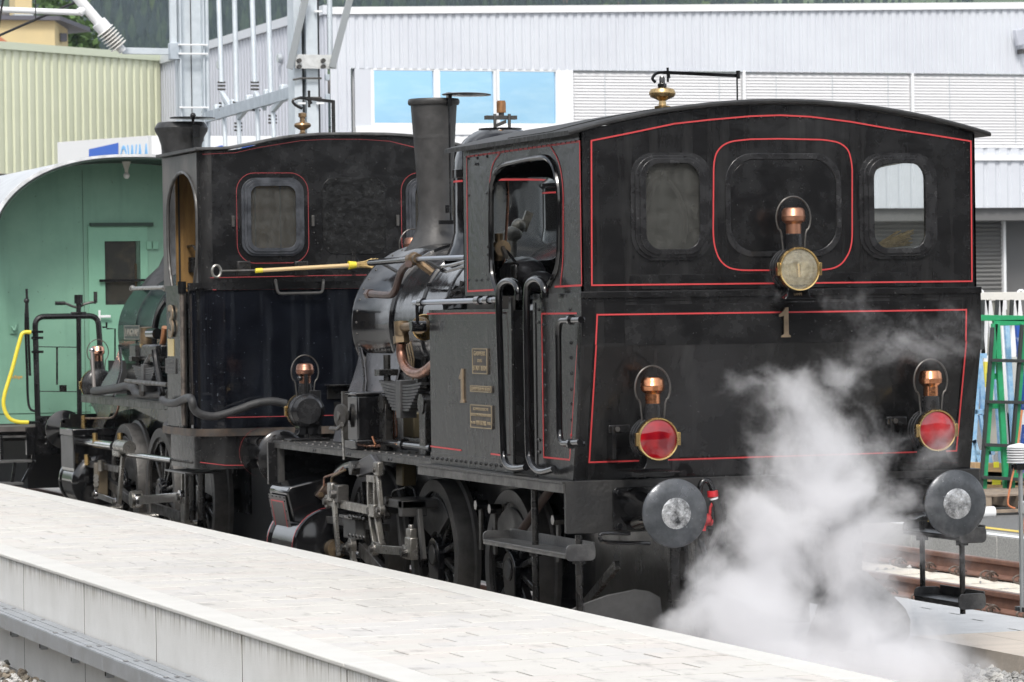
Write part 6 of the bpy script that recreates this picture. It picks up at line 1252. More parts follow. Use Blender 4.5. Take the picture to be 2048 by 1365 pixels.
for i in range(60):
    a_ = RY(711+rnd.uniform(-2, 2), 530+rnd.uniform(-4, 4), YP-.05); e_ = RY(755+rnd.uniform(-12, 5), 527+rnd.uniform(-10, 10), YP-.05+rnd.uniform(-.04, .04)); b.cyl(a_, e_, .005, 4)
b.build('bristles', MATS['straw'], sb)
for px in (705, 709): M().beam(RY(px, 498, YP), RY(px+1, 552, YP), .008, .012).build('peg', KD, L2)

# ================================================================== carriage
GRN = mat('carriage_green', (.20, .375, .275), .5, 0, (.155, .31, .225), 2.2, .35, .75, .2, 8, .1, speck=(26, .70, (.02, .04, .03), .6), streak=(5, .50, (.12, .25, .18), .5))
GRD = mat('carriage_green_door', (.205, .415, .295), .5, 0, (.17, .36, .255), 4, .35, .75, .15, 20, .08)
CW = thing('railway_carriage', 'green four wheeled carriage with white edged arched roof and end platform', 'carriage', (0, 20, 0))
CY = 17.5
def arc(x, hw_=1.47, z0=3.02, rise=.80): return z0+rise*(max(0, 1-abs(x/hw_)**2.5))**(.55)
ns = 40
def aro(hw_, dz=0): return [(hw_*math.sin(-PI/2+PI*k/ns), arc(hw_*math.sin(-PI/2+PI*k/ns)*1.47/hw_)+dz) for k in range(ns+1)]
_p, _q = RY(201, 610, CY), RY(272, 483, CY)
M().plate([[(1.43, 1.08), (-1.43, 1.08)]+[(x, z) for x, z in aro(1.43, -.03)], [(_p.x, _p.z), (_q.x, _p.z), (_q.x, _q.z), (_p.x, _q.z)]], rear(CY), 0, .03).build('end_wall', GRN, CW)
M().bx(-1.44, -1.41, CY+.03, 26, 1.05, 3.0).build('side_wall', GRN, CW); M().bx(1.41, 1.44, CY+.03, 26, 1.05, 3.0).build('side_wall', GRN, CW)
b = M(); b.loft([[Vector((x, y, z)) for x, z in aro(1.50, .02)]+[Vector((x*.985, y, z-.028)) for x, z in reversed(aro(1.50, .02))] for y in (16.62, 26)], caps='strip').build('roof', mat('carriage_roof', (.52, .54, .56), .5, 0, (.44, .46, .48), 3), CW)
b = M(); b.loft([[Vector((x*1.006, y, z+.006)) for x, z in aro(1.50, .02)]+[Vector((x*.990, y, z-.022)) for x, z in reversed(aro(1.50, .02))] for y in (16.60, 16.65)], caps='strip').build('roof_edge', mat('roof_edge_white', (.72, .73, .74), .45, 0, (.5, .51, .52), 8), CW)
b = M(); b.loft([[Vector((x*.984, y, z-.032)) for x, z in aro(1.50, .02)]+[Vector((x*.975, y, z-.045)) for x, z in reversed(aro(1.50, .02))] for y in (16.605, 17.5)], caps='strip').build('soffit', mat('soffit_painted_shade', (.018, .035, .026), .7), CW)  # dark lining carries the shade under the roof in its colour
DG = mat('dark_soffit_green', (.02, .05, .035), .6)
for (px, py, h, w_) in ((253, 330, 0, 0),):
    c = RY(px, 346, CY-.3); M().lathe([(.06, .14), (.05, .12), (.02, .03), (.018, 0)], c, (0, 0, 1), 16).build('lamp_holder', mat('enamel_cream', (.55, .54, .48), .4), CW); M().ball(c-Vector((0, 0, .03)), .035, 6).build('lamp_globe', mat('globe_white', (.75, .75, .72), .2), CW)
def WP(x, y, o=0): return RY(x, y, CY-o)
a_, b_ = WP(175, 452), WP(300, 870)
dr = M().plate([[(a_.x, 1.09), (b_.x, 1.09), (b_.x, a_.z), (a_.x, a_.z)], [(WP(201, 0).x, WP(240, 610).z), (WP(272, 0).x, WP(240, 610).z), (WP(272, 0).x, WP(240, 483).z), (WP(201, 0).x, WP(240, 483).z)]], rear(CY-.02), 0, .02).build('door', GRD, CW, .002)
p = (WP(201, 0).x, WP(240, 610).z, WP(272, 0).x, WP(240, 483).z)
M().bx(p[0], p[2], CY+.04, CY+.3, p[1], p[3]).build('dark_inside', mat('carriage_inside', (.055, .05, .045), .8, 0, (.13, .10, .07), 3, .5, .6), dr); M().bx(p[0]-.004, p[2]+.004, CY-.012, CY-.009, p[1]-.004, p[3]+.004).build('pane', GLZ, dr)
M().bx(WP(262, 0).x, WP(266, 0).x, CY+.0, CY+.03, p[1]+.0, WP(0, 530).z).build('inner_post', OCH, dr)
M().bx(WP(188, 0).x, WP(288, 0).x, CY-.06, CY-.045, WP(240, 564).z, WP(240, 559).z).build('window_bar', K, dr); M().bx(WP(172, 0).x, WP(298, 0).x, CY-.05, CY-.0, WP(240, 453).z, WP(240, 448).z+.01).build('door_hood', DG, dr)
for px in (284, 297): M().bx(WP(px, 0).x, WP(px+11, 0).x, CY-.03, CY-.02, WP(290, 499).z, WP(290, 483).z).build('hinge', GRD, dr, .002)
M().bx(WP(186, 0).x, WP(190, 0).x, CY-.035, CY-.02, WP(188, 662).z, WP(188, 621).z).build('handle_plate', WHITE, dr); M().bx(WP(188, 0).x, WP(209, 0).x, CY-.07, CY-.055, WP(200, 636).z, WP(200, 631).z).build('door_handle', WHITE, dr, .004)
M().bx(a_.x-.05, a_.x-.046, CY-.004, CY, 1.1, 3.72).build('panel_seam', DG, CW); M().bx(-1.4, -.2, CY-.004, CY, 1.18, 1.186).build('panel_seam', DG, CW)
b = M(); c = WP(27, 657); b.bx(c.x-.04, c.x+.04, CY-.02, CY, c.z-.055, c.z+.055); b.tube(smooth_path([c+Vector((-.02, -.03, .02)), c+Vector((0, -.06, -.02)), c+Vector((.02, -.05, .03))], 3), .012, 6); b.build('rope_hook', GRN, CW, .004)
text('lettering', 'Konolfingen', WP(30, 755, .001), (1, 0, 0), (0, 0, 1), .045, mat('orange_letter', (.70, .35, .05), .6), CW, wd=.155)
M().bx(-1.42, 1.42, 16.82, CY+.1, 1.02, 1.07).build('platform_floor', mat('worn_boards', (.10, .09, .085), .8), CW); M().bx(-1.15, 1.15, 16.76, 16.82, .78, 1.06).build('buffer_beam', K, CW)
M().bx(-1.43, 1.43, CY, 26, .90, 1.06).build('underframe', UN, CW); M().bx(-1.0, 1.0, CY, 26, .4, .95).build('running_gear', UN, CW)
for x in (-.875, .875): buffer(CW, x, 16.76, 1.05, -1, mat('buffer_grey', (.07, .065, .062), .5, .2, (.11, .10, .095), 10), False)
XR_ = lambda x, y: RY(x, y, 16.79)
M().tube(fillet([XR_(77, 880), XR_(70, 634), XR_(196, 632), XR_(206, 780)], .10, 6), .030, 8).build('end_railing', K, CW); M().cyl(XR_(206, 770), XR_(208, 860), .03, 8).build('railing_post', K, CW)
for py in (694, 783): M().tube([XR_(76, py), XR_(160, py+1)], .005, 5).build('mesh_wire', KD, CW)
M().tube([XR_(114, 694), XR_(114, 770)], .011, 6).build('weight_rod', KD, CW); M().bx(XR_(107, 0).x, XR_(121, 0).x, 16.78, 16.81, XR_(114, 783).z, XR_(114, 771).z).build('weight', KD, CW)
c0 = XR_(157, 590); bw = M().cyl(c0, XR_(159, 830), .026, 10).build('brake_column', K, CW); M().cyl(c0-Vector((0, 0, .09)), c0-Vector((0, 0, .0)), .045, 12).build('column_collar', K, bw); M().obox(XR_(157, 629), (1, 0, 0), (0, 1, 0), (0, 0, 1), .16, .05, .05).build('column_bracket', K, bw, .008)
M().tube(smooth_path([XR_(*q_) for q_ in ((110, 607), (130, 607), (145, 613), (157, 615), (168, 609), (185, 605), (192, 606))], 3), .014, 7).build('brake_crank', SD, bw); M().cyl(XR_(110, 607), XR_(130, 607), .020, 8).build('crank_grip', KD, bw); M().cyl(XR_(191, 606), XR_(191, 584), .020, 8).build('crank_grip', KD, bw)
M().tube([XR_(53, 578), XR_(54, 600), XR_(60, 752)], .014, 6).build('folding_gate_bar', K, CW); M().tube(smooth_path([XR_(*q_) for q_ in ((53, 600), (51, 650), (54, 740), (56, 800), (62, 820), (76, 822))], 3), .014, 6).build('folding_gate_bar', K, CW); M().ball(XR_(53, 602), .03, 5).build('gate_knob', K, CW)
for py in (664, 676, 704): M().bx(XR_(52, 0).x, XR_(75, 0).x, 16.76, 16.8, XR_(60, py+3).z, XR_(60, py-2).z).build('gate_hinge', K, CW)
M().tube(smooth_path([RY(*q_, 16.6) for q_ in ((62, 665), (47, 666), (40, 680), (24, 740), (9, 790), (8, 815), (18, 836), (35, 844), (57, 845))], 5), .020, 8).build('yellow_hose', YEL, CW); M().cyl(RY(57, 845, 16.6), RY(72, 845, 16.7), .015, 7).build('hose_end', K, CW)
M().tube([XR_(205, 655), XR_(213, 655), XR_(213, 645)], .012, 6).build('catch', K, CW); M().tube([XR_(213, 658), XR_(230, 658), XR_(230, 720)], .009, 6).build('catch_rod', K, CW)
M().bx(XR_(78, 0).x, XR_(98, 0).x, 16.70, 16.76, XR_(80, 890).z, XR_(80, 835).z).build('headstock_plate', K, CW)
rivets([XR_(px, py)-Vector((0, .1, 0)) for px in (88,) for py in (846, 860, 875, 888)], (0, -1, 0), .02, CW, KD)
b = [(0, 868, 74, 16.9), (-10, 918, 70, 16.75), (-20, 963, 45, 16.6)]
for x0, py, x1, yy in b: p0, p1 = RY(x0, py, yy), RY(x1, py+2, yy); M().bx(p0.x, p1.x, yy-.05, yy+.25, p1.z-.025, p1.z).build('step', mat('step_grey', (.06, .06, .058), .6, 0, (.10, .10, .10), 8), CW, .004)
for q0, q1 in (((66, 872), (66, 920)), ((2, 872), (4, 920)), ((68, 922), (45, 965)), ((30, 925), (24, 965))): M().beam(RY(*q0, 16.7), RY(*q1, 16.7), .02, .03).build('step_bracket', K, CW)
M().bx(RY(218, 0, 16.5).x, .9, 16.75, 16.8, RY(230, 830, 16.5).z, RY(230, 722, 16.5).z).build('gangway_screen', UN, CW)

# ================================================================== overhead line masts
def mast_h(name, label, px, Y, wd, z1, tilt=0):
    c = RY(px, 200, Y); t = thing(name, label, 'mast', (c.x, Y, 0), 'galvanised overhead line masts'); return c.x, t
x1, m1_ = mast_h('overhead_line_mast', 'galvanised H section mast standing left, directly behind the flared chimney', 380, 30, .36, 12)
a_, b_ = RY(355, 100, 30).x, RY(404, 100, 30).x; MG = mat('mast_galvanised', (.52, .57, .61), .5, .2, (.62, .67, .71), 6, .35, .7, .05, 30)
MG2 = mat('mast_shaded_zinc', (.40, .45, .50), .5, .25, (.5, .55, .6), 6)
M().bx(a_, a_+.02, 29.85, 30.15, -.2, 14).bx(b_-.02, b_, 29.85, 30.15, -.2, 14).bx(a_, b_, 29.99, 30.01, -.2, 14).build('h_section', MG, m1_)
M().cyl((b_+.05, 29.9, -.2), (b_+.05, 29.9, 14), .028, 10).build('rod', MG, m1_); M().bx(a_-.12, a_-.03, 29.9, 29.98, RY(345, 108, 30).z, 14).build('side_channel', MG, m1_)
for py in (92, 110, 217): z = RY(380, py, 30).z; M().bx(a_-.03, b_+.04, 29.80, 29.84, z-.012, z+.012).build('clamp_band', WHITE, m1_, .004)
M().cyl((a_+.19, 29.97, 3), (a_+.19, 29.97, 14), .006, 6).build('dark_slit_line', UN, m1_)  # thin dark rod drawn for the slit line in the section
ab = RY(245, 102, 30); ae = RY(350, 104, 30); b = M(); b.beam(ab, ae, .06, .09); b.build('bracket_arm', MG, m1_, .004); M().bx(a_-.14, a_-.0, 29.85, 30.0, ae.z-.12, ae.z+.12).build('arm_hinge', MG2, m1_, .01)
ins = thing('cantilever_arm', 'white cantilever tube with ribbed insulator slanting down to the left mast', 'cantilever', tuple(ab))
p = lambda x, y: RY(x, y, 29.9); INS = mat('insulator_grey_white', (.62, .61, .58), .35)
M().tube([p(140, -22), p(206, 55)], .075, 14).build('tube', WHITE, ins); M().tube([p(197, 45), p(211, 61)], .11, 14).build('clamp', WHITE, ins); M().tube([p(206, 56), p(240, 98)], .055, 12).build('insulator_core', INS, ins); M().tube([p(238, 93), p(246, 103)], .06, 10).build('end_fitting', WHITE, ins)
d = (p(240, 98)-p(206, 56)).normalized()
for k in range(7): c = p(210, 61).lerp(p(236, 92), k/6.); M().lathe([(.05, -.02), (.135, 0), (.14, .006), (.05, .03)], c, d, 20).build('insulator_shed', INS, ins)
M().tube([p(-20, 19), p(165, 26)], .042, 10).build('registration_tube', WHITE, ins); M().tube([p(158, 26), p(176, 14)], .065, 10).build('swivel', WHITE, ins)
wr = thing('overhead_wire', 'dark cable rising from the left edge past the cantilever insulator', 'cable', tuple(p(80, 40))); M().tube([RY(-30, 84, 29), RY(180, -8, 31)], .018, 6).build('strand', UN, wr)
wr = thing('overhead_wire', 'short dark cable hanging at the extreme top left corner', 'cable', tuple(p(3, 20))); M().tube([RY(-4, 60, 27), RY(9, -20, 27)], .016, 6).build('strand', UN, wr)
wr = thing('overhead_wire', 'thin vertical wire in front of the yellow house chimney', 'cable', tuple(p(71, 20))); M().tube([RY(71, -20, 29.5), RY(71, 40, 29.5)], .008, 5).build('strand', UN, wr)

x2, m2_ = mast_h('overhead_line_mast', 'galvanised mast with bolted gusset plate right of the vertical rods', 620, 24, .36, 12)
q_ = lambda x, y, o=0: RY(x, y, 24-o); DKS = mat('mast_dark_gap', (.035, .04, .045), .6)
X = lambda px: RY(px, 100, 24).x
M().bx(X(584), X(599), 23.9, 24.2, -.2, 12).build('flange', MG, m2_); M().bx(X(601), X(607), 24.0, 24.1, -.2, 12).build('dark_slot_strip', DKS, m2_); M().bx(X(608), X(631), 23.9, 24.1, -.2, 12).build('web', MG, m2_); M().bx(X(632), X(639), 24.0, 24.1, -.2, 12).build('dark_slot_strip', DKS, m2_); M().bx(X(599), X(640), 24.11, 24.15, -.2, 12).build('back_flange', MG2, m2_)  # dark strips stand for the shaded slots beside the web
M().cyl((X(656), 23.9, q_(656, 118).z), (X(656), 23.9, 12), .034, 10).build('rod', MG, m2_)
gz0, gz1 = q_(620, 140).z, q_(620, 112).z; GU = mat('gusset_zinc', (.55, .56, .55), .45, .3, (.70, .71, .70), 14)
gs = M().bx(X(582), X(664), 23.80, 23.815, gz0, gz1).build('gusset_plate', GU, m2_, .002)
for px in (597, 645):
    for py in (122, 134): c = q_(px, py, .2); M().cyl(c, c-Vector((0, .06, 0)), .028, 8).build('bolt', SD, gs)
GS = mat('strut_grey', (.30, .32, .33), .5, .3)
M().beam(q_(579, 138, .22), q_(613, -12, .22), .03, .085).build('strut', GS, m2_, .003); M().beam(q_(664, 136, .22), q_(703, -14, .22), .03, .085).build('strut', GS, m2_, .003)
for py in (157, 196): M().tube([q_(586, py+3, .15), q_(602, py, .15), q_(643, py, .15)], .014, 6).build('clamp_rod', SD, m2_); M().bx(X(642), X(650), 23.8, 23.86, q_(645, py+6).z, q_(645, py-6).z).build('clamp_nut', MG2, m2_, .004)
for px, py in ((603, 207), (640, 207), (636, 23)): c = q_(px, py, .15); M().bx(c.x-.05, c.x+.05, c.y-.02, c.y+.02, c.z-.012, c.z+.012).build('clamp_tab', WHITE, m2_)
# switch linkage between the masts
def XY(px, py):  # on the beam between both masts
    f = (px-410)/(590-410); return RY(px, py, 30-5.8*f)
lk_ = thing('switch_linkage', 'zinc linkage beam with four vertical drive rods running between the two masts', 'linkage', tuple(XY(500, 210)))
M().beam(XY(410, 236), XY(588, 184), .06, .15).build('beam', MG2, lk_, .004)
for i, (t0, t1, t2, jy) in enumerate(((437, 443, 451, 165), (468.6, 473.5, 479, 205), (504, 509.5, 517, 165), (536, 542, 549, 190), (403, 410, 414, 225))):
    top, mid, low = XY(t0, -14), XY(t1, jy), XY(t2, 300); r = M().tube([top, mid], .035, 10).build('drive_rod', MG, lk_)
    M().tube([XY(t1+4, jy+35), low], .030, 10).build('drive_rod', MG, lk_)
    for yy in (jy, jy+42):
        for k in range(3): c = XY(t1+(1 if yy > jy else 0)*3, yy+k*7); M().cyl(c-Vector((.055, 0, 0)), c+Vector((.055, 0, 0)), .015, 6).build('rod_nut', SD, r)
    if i in (0, 2): M().beam(XY(t1+1, jy+22), XY(t1+20, jy+52), .06, .07).build('crank_arm', MG, lk_, .01)
    elif i < 4: M().beam(XY(t1+3, jy+32), XY(t1+26, jy+5), .06, .07).build('crank_arm', MG, lk_, .01)
    c = XY(t1+22, 232-(t1+22-410)*.29); M().obox(c-Vector((0, .08, 0)), (1, 0, 0), (0, 1, 0), (0, 0, 1), .10, .12, .22).build('bearing_block', MG, lk_, .02)

# ================================================================== glaziers' yard at the right
GRR = mat('green_rack_paint', (.02, .30, .12), .45, 0, (.03, .38, .17), 12, .5, .8); BKR = mat('rack_rubber', (.03, .035, .035), .7); BLR = mat('light_blue_paint', (.25, .48, .75), .5, 0, (.45, .65, .85), 14); DBL = mat('deep_blue_paint', (.03, .10, .45), .45, 0, (.4, .45, .6), 20, .55, .7)
TIM = mat('raw_timber', (.55, .36, .19), .65, 0, (.42, .27, .14), 6, stretch=(1, 6, 6)); PAL = mat('pallet_wood', (.30, .24, .18), .8, 0, (.20, .16, .13), 8)
def bars(nm, t, m_, Y, lst, wd=.045, th=.05):
    for (x0, y0, x1, y1) in lst: M().beam(RY(x0, y0, Y), RY(x1, y1, Y), th, wd, (0, 0, 1) if abs(x1-x0) > abs(y1-y0) else (1, 0, 0)).build(nm, m_, t, .003)
gk = thing('glass_rack', 'green steel A frame rack with black rubber rails', 'rack', tuple(RY(2000, 985, 14)), 'glaziers racks beyond the far track')
bars('leg', gk, GRR, 13.9, [(1989, 648, 1966, 985), (1993, 648, 2013, 985), (2047, 648, 2022, 985), (2052, 648, 2072, 985)], .06)
bars('leg_edge', gk, BKR, 13.84, [(1985, 655, 1961, 985), (2044, 650, 2018, 985)], .028)
bars('rail', gk, BKR, 13.82, [(1981, 721, 2070, 723), (1973, 804, 2070, 806), (1968, 890, 2070, 894), (1962, 955, 2070, 961)], .035)
bars('cross_bar', gk, GRR, 13.95, [(1959, 636, 2070, 638), (1986, 646, 2070, 645), (1975, 753, 1995, 753), (1975, 812, 2008, 812), (1972, 897, 2010, 897), (2012, 950, 2070, 955), (1960, 985, 2070, 995)], .06)
bars('base_beam', gk, mat('base_grey', (.25, .28, .29), .6), 13.8, [(1955, 994, 2070, 1006)], .075)
wk = thing('glass_rack', 'white steel A frame rack standing tallest behind the green rack', 'rack', tuple(RY(2000, 960, 15.5)), 'glaziers racks beyond the far track')
bars('top_beam', wk, mat('dirty_white', (.70, .68, .63), .5), 15.5, [(1940, 594, 2080, 592)], .09)
bars('leg', wk, WHITE, 15.5, [(1971, 600, 1966, 712), (1975, 600, 1990, 700), (1999, 600, 1996, 640), (2003, 600, 2022, 905), (2030, 600, 2024, 720), (2034, 600, 2046, 700), (1958, 640, 1964, 712), (1990, 700, 2000, 800), (2014, 780, 2024, 930), (1972, 712, 1980, 930), (2040, 720, 2046, 880)], .07)
bars('leg_edge', wk, BKR, 15.42, [(1966, 600, 1963, 700), (1995, 600, 1992, 640), (2024, 600, 2022, 640)], .03)
for px in (1960, 2042): c = RY(px, 588, 15.5); M().tube([c+Vector((.04*math.cos(t), 0, .04*math.sin(t))) for t in [2*PI*k/10 for k in range(10)]], .014, 6, True).build('lifting_eye', WHITE, wk)
bk = thing('trestle', 'light blue painted trestle left of the green rack', 'trestle', tuple(RY(1960, 930, 14.6)))
bars('leg', bk, BLR, 14.6, [(1958, 712, 1972, 880), (1955, 740, 1944, 930), (1990, 715, 2004, 930), (1962, 830, 1980, 930), (1946, 880, 1960, 930)], .055); bars('cross_bar', bk, BLR, 14.6, [(1950, 712, 1972, 712), (1948, 824, 1970, 824), (1946, 907, 1988, 905)], .05)
for i, (ln, m_, lb_) in enumerate((((2013, 650, 2030, 930), BLR, 'scuffed pale blue post leaning inside the green rack'), ((2035, 650, 2048, 820), DBL, 'deep blue post at the right side of the green rack'), ((2050, 850, 2040, 960), DBL, 'deep blue foot post low behind the sensor shield'))):
    t = thing('steel_post', lb_, 'post', tuple(RY(ln[0], ln[3], 14.3))); bars('tube', t, m_, 14.3, [ln], .05)
t = thing('board', 'narrow yellow board standing upright left of the green rack', 'board', tuple(RY(1976, 770, 14.9))); bars('face', t, mat('yellow_board', (.72, .62, .08), .6), 14.9, [(1975, 724, 1974, 775)], .08)
for k, (py, x0) in enumerate(((938, 1938), (955, 1952), (975, 1952))):
    t = thing('timber_batten', ('topmost raw timber batten of the stack behind the green rack', 'middle raw timber batten behind the green rack', 'lowest raw timber batten behind the green rack')[k], 'timber', tuple(RY(1990, py, 14.5)), 'timber battens stacked behind the rack'); bars('plank', t, TIM, 14.5, [(x0, py, 2075, py+4)], .14, .3)
for k, (px, py) in enumerate(((1992, 930), (1996, 964))):
    t = thing('yellow_tape', ('upper yellow tape patch on the boards in the green rack', 'lower yellow tape patch on the boards in the green rack')[k], 'tape', tuple(RY(px, py, 14.1))); c = RY(px, py, 14.2); M().bx(c.x-.03-k*.04, c.x+.03, 14.19, 14.2, c.z-.03, c.z+.03).build('strip', mat('tape_yellow', (.85, .75, .05), .4), t)
b_items = [(2000, 760, .5, .5, (.75, .76, .76)), (2030, 770, .4, .6, (.5, .52, .5)), (1990, 860, .3, .5, (.55, .52, .45))]
for k, (px, py, w_, h, cc) in enumerate(b_items):
    t = thing('stored_pane', ('whitish pane stored at the middle of the green rack', 'grey green pane stored at the right of the green rack', 'buff edged pane stored low at the left of the rack')[k], 'glass pane', tuple(RY(px, py, 15))); c = RY(px, py, 15+.1*k); M().bx(c.x-w_/2*.5, c.x+w_/2*.5, c.y, c.y+.02, c.z-h/2, c.z+h/2).build('sheet', mat('pane_%s' % 'abc'[k], cc, .3), t)
pl = thing('pallet', 'weathered wooden pallet under the glass racks beyond the far track', 'pallet', tuple(RY(2000, 1045, 12.9)))
pt = lambda x, y: RY(x, y, 12.9)
p0, p1 = pt(1955, 1007), pt(2075, 1022)
for k in range(5): M().bx(p0.x, p0.x+1.3, 12.9+k*.24, 12.9+k*.24+.14, .25, .275).build('deck_board', PAL, pl, .003)
for k in range(3): M().bx(p0.x+.02+k*.55, p0.x+.16+k*.55, 12.9, 14.0, .12, .245).build('block', PAL, pl, .004)
for k in range(2): M().bx(p0.x, p0.x+1.3, 12.9+k*.9, 13.03+k*.9, .085, .115).build('bottom_board', PAL, pl, .003)
t = thing('white_roll', 'small white roll lying left of the pallet', 'roll', tuple(RY(1968, 1026, 12.7))); c = RY(1960, 1026, 12.7); M().cyl(c, c+Vector((.15, 0, 0)), .06, 14).build('sheeting', WHITE, t)
# sensor mast
sm = thing('sensor_mast', 'slim steel mast with white louvred radiation shield at the right edge', 'sensor mast', (3.05, 3, 0))
sp = lambda x, y: RY(x, y, 3)
M().cyl((sp(2043, 1100).x, 3, .05), (sp(2043, 1100).x, 3, sp(2043, 935).z), .016, 12).build('pole', mat('pole_zinc', (.35, .37, .38), .4, .5), sm)
c = sp(2040, 926)
for k in range(6): M().lathe([(.045, 0), (.085, .0), (.088, .006), (.05, .022)], c+Vector((-.005, 0, k*.018)), (0, 0, 1), 24).build('shield_plate', WHITE, sm)
M().lathe([(0, .03), (.075, .012), (.085, 0), (0, 0)], c+Vector((-.005, 0, .108)), (0, 0, 1), 24).build('shield_cap', WHITE, sm)
M().bx(c.x-.05, c.x+.09, 2.96, 3.04, sp(2040, 940).z, sp(2040, 928).z).build('clamp', KD, sm, .006)
bxm = M().bx(sp(2029, 0).x, sp(2047, 0).x+.03, 2.93, 3.05, sp(2040, 1028).z, sp(2040, 1003).z).build('junction_box', mat('box_grey_white', (.60, .62, .63), .4), sm, .006)
M().bx(sp(2030, 0).x, sp(2044, 0).x, 2.927, 2.93, sp(2040, 1018).z, sp(2040, 1013).z).build('box_band', SD, bxm)
M().bx(sp(2026, 0).x, sp(2043, 0).x+.12, 2.9, 3.1, .051, .085).build('foot', KD, sm, .006)
OC = mat('orange_cable', (.62, .22, .10), .5); M().tube(smooth_path([sp(*q2) for q2 in ((2044, 820), (2037, 880), (2030, 930), (2022, 965), (2016, 1000), (2018, 1012), (2030, 1017))], 4), .007, 6).build('cable', OC, sm)
M().tube(smooth_path([sp(*q2) for q2 in ((2044, 1035), (2047, 1050), (2052, 1070))], 4), .010, 6).build('cable', OC, sm)

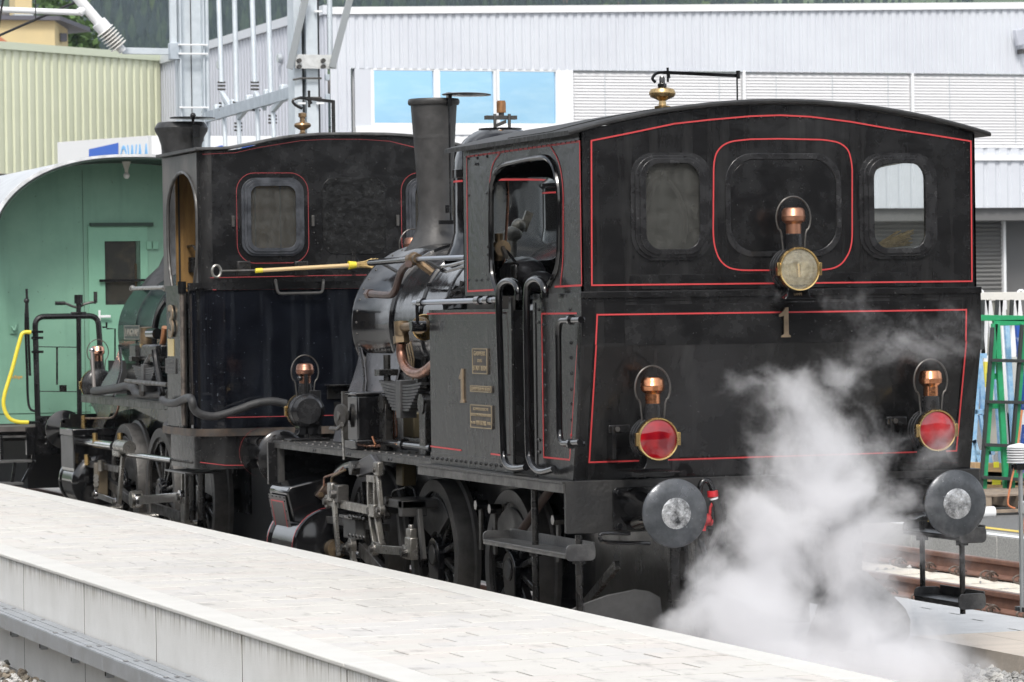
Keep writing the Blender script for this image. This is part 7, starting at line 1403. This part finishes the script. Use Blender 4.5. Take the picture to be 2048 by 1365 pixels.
# ================================================================== steam: a real cloud, its density worked out on a fine grid
STEAM_K = 6.5
def steam():
    me = bpy.data.meshes.new('steam'); o = put('steam', me, None, kind='stuff', label='white steam billowing up before the buffer beam of the nearest locomotive')
    m = bpy.data.materials.new('steam'); m.use_nodes = True; n = m.node_tree; n.nodes.clear()
    out = n.nodes.new('ShaderNodeOutputMaterial'); pv = n.nodes.new('ShaderNodeVolumePrincipled'); pv.inputs['Color'].default_value = (.98, .98, .99, 1); pv.inputs['Anisotropy'].default_value = .2
    pv.inputs['Density'].default_value = STEAM_K; n.links.new(pv.outputs[0], out.inputs['Volume'])
    g = bpy.data.node_groups.new('steam_cloud', 'GeometryNodeTree'); g.interface.new_socket('Geometry', in_out='INPUT', socket_type='NodeSocketGeometry'); g.interface.new_socket('Geometry', in_out='OUTPUT', socket_type='NodeSocketGeometry')
    L = g.links.new
    def N(t, **k):
        x = g.nodes.new(t)
        for a, v in k.items(): setattr(x, a, v)
        return x
    go = N('NodeGroupOutput'); pos = N('GeometryNodeInputPosition')
    def noise_(scale, det, rough, vec, dist=0):
        x = N('ShaderNodeTexNoise'); x.inputs['Scale'].default_value = scale; x.inputs['Detail'].default_value = det; x.inputs['Roughness'].default_value = rough; x.inputs['Distortion'].default_value = dist; L(vec, x.inputs['Vector']); return x
    def warp(vec, nz_, amt):
        s1 = N('ShaderNodeVectorMath', operation='SUBTRACT'); s1.inputs[1].default_value = (.5, .5, .5); L(nz_.outputs['Color'], s1.inputs[0])
        s2 = N('ShaderNodeVectorMath', operation='SCALE'); s2.inputs[3].default_value = amt; L(s1.outputs[0], s2.inputs[0])
        ad = N('ShaderNodeVectorMath', operation='ADD'); L(vec, ad.inputs[0]); L(s2.outputs[0], ad.inputs[1]); return ad.outputs[0]
    w1 = warp(pos.outputs[0], noise_(1.9, 2, .5, pos.outputs[0]), .62)
    w2 = warp(w1, noise_(5.5, 4, .65, w1), .26)
    # centre (pixel of the photograph at 0.75 m before the beam), half sizes in metres, weight
    BL = [(1560, 1370, .72, .46, 1.5), (1770, 1355, .60, .40, 1.4), (1390, 1260, .32, .24, .95), (1440, 1170, .32, .30, .95), (1560, 1080, .46, .40, 1.15), (1690, 1110, .44, .46, 1.1),
          (1700, 1240, .50, .40, 1.25), (1520, 1220, .48, .40, 1.25), (1650, 970, .42, .36, 1.15), (1630, 870, .38, .34, 1.15), (1600, 800, .36, .22, 1.05), (1740, 900, .30, .34, .75), (1560, 930, .26, .3, .8), (1490, 765, .17, .12, .6), (1700, 760, .32, .24, .65), (1790, 700, .42, .24, .48), (1880, 650, .30, .18, .40), (1510, 575, .26, .09, .36), (1800, 1010, .34, .34, .60), (1900, 1320, .34, .20, .85), (1860, 900, .28, .32, .38), (1710, 610, .34, .14, .36), (1470, 1040, .22, .2, .5), (1880, 1120, .30, .3, .42), (1300, 1300, .3, .14, .7)]
    cur = None
    for (px, py, rx, rz, w_) in BL:
        c = RY(px, py, -.72)
        a = N('ShaderNodeVectorMath', operation='SUBTRACT'); a.inputs[1].default_value = c; L(w2, a.inputs[0])
        b = N('ShaderNodeVectorMath', operation='MULTIPLY'); b.inputs[1].default_value = (1/rx, 1/min(.6, max(.22, rx)), 1/rz); L(a.outputs[0], b.inputs[0])
        d = N('ShaderNodeVectorMath', operation='LENGTH'); L(b.outputs[0], d.inputs[0])
        r = N('ShaderNodeMapRange', interpolation_type='SMOOTHSTEP'); r.inputs[1].default_value = 1.35; r.inputs[2].default_value = 0; r.inputs[3].default_value = 0; r.inputs[4].default_value = w_; L(d.outputs['Value'], r.inputs[0])
        if cur is None: cur = r.outputs[0]
        else:
            q = N('ShaderNodeMath', operation='MAXIMUM'); L(cur, q.inputs[0]); L(r.outputs[0], q.inputs[1]); cur = q.outputs[0]
    fn = noise_(3.4, 8, .66, w2, .5); f2 = noise_(12, 6, .68, w2, .8)
    # e = envelope + noise - threshold: the rims curl and break up, the cores stay dense
    a1 = N('ShaderNodeMath', operation='MULTIPLY_ADD'); a1.inputs[1].default_value = 2.1; a1.inputs[2].default_value = -1.05; L(fn.outputs[0], a1.inputs[0])
    a2 = N('ShaderNodeMath', operation='MULTIPLY_ADD'); a2.inputs[1].default_value = 1.15; a2.inputs[2].default_value = -.575; L(f2.outputs[0], a2.inputs[0])
    a3 = N('ShaderNodeMath', operation='ADD'); L(a1.outputs[0], a3.inputs[0]); L(a2.outputs[0], a3.inputs[1])
    a4 = N('ShaderNodeMath', operation='ADD'); L(a3.outputs[0], a4.inputs[0]); L(cur, a4.inputs[1])
    a5 = N('ShaderNodeMapRange'); a5.inputs[1].default_value = .36; a5.inputs[2].default_value = 1.15; a5.inputs[3].default_value = 0; a5.inputs[4].default_value = 1.15; L(a4.outputs[0], a5.inputs[0])
    cl = N('ShaderNodeMapRange'); cl.inputs[1].default_value = 0; cl.inputs[2].default_value = .55; L(cur, cl.inputs[0])
    pr = N('ShaderNodeMath', operation='MULTIPLY'); L(a5.outputs[0], pr.inputs[0]); L(cl.outputs[0], pr.inputs[1])
    vc_ = N('GeometryNodeVolumeCube'); vc_.inputs['Min'].default_value = (-1.75, -1.8, -.19); vc_.inputs['Max'].default_value = (2.15, .12, 2.6)
    vc_.inputs['Resolution X'].default_value = 300; vc_.inputs['Resolution Y'].default_value = 120; vc_.inputs['Resolution Z'].default_value = 220
    L(pr.outputs[0], vc_.inputs['Density']); sm_ = N('GeometryNodeSetMaterial'); sm_.inputs['Material'].default_value = m; L(vc_.outputs[0], sm_.inputs[0]); L(sm_.outputs[0], go.inputs[0])
    md = o.modifiers.new('cloud', 'NODES'); md.node_group = g; me.materials.append(m)
steam()
scene.cycles.volume_step_rate = 2.0

# far air: an even, thin haze round everything
hz_ = M().bx(-430, 3230, -230, 3230, -1.4, 300).mesh('haze', [], smooth=False); ho = put('haze', hz_, None, kind='stuff', label='thin blue air over the far hillside')
hm = bpy.data.materials.new('haze'); hm.use_nodes = True; hn = hm.node_tree; hn.nodes.clear(); hv = hn.nodes.new('ShaderNodeVolumePrincipled'); hv.inputs['Color'].default_value = (.72, .84, 1, 1); hv.inputs['Density'].default_value = 8e-5; ho_ = hn.nodes.new('ShaderNodeOutputMaterial'); hn.links.new(hv.outputs[0], ho_.inputs['Volume']); hz_.materials.append(hm)
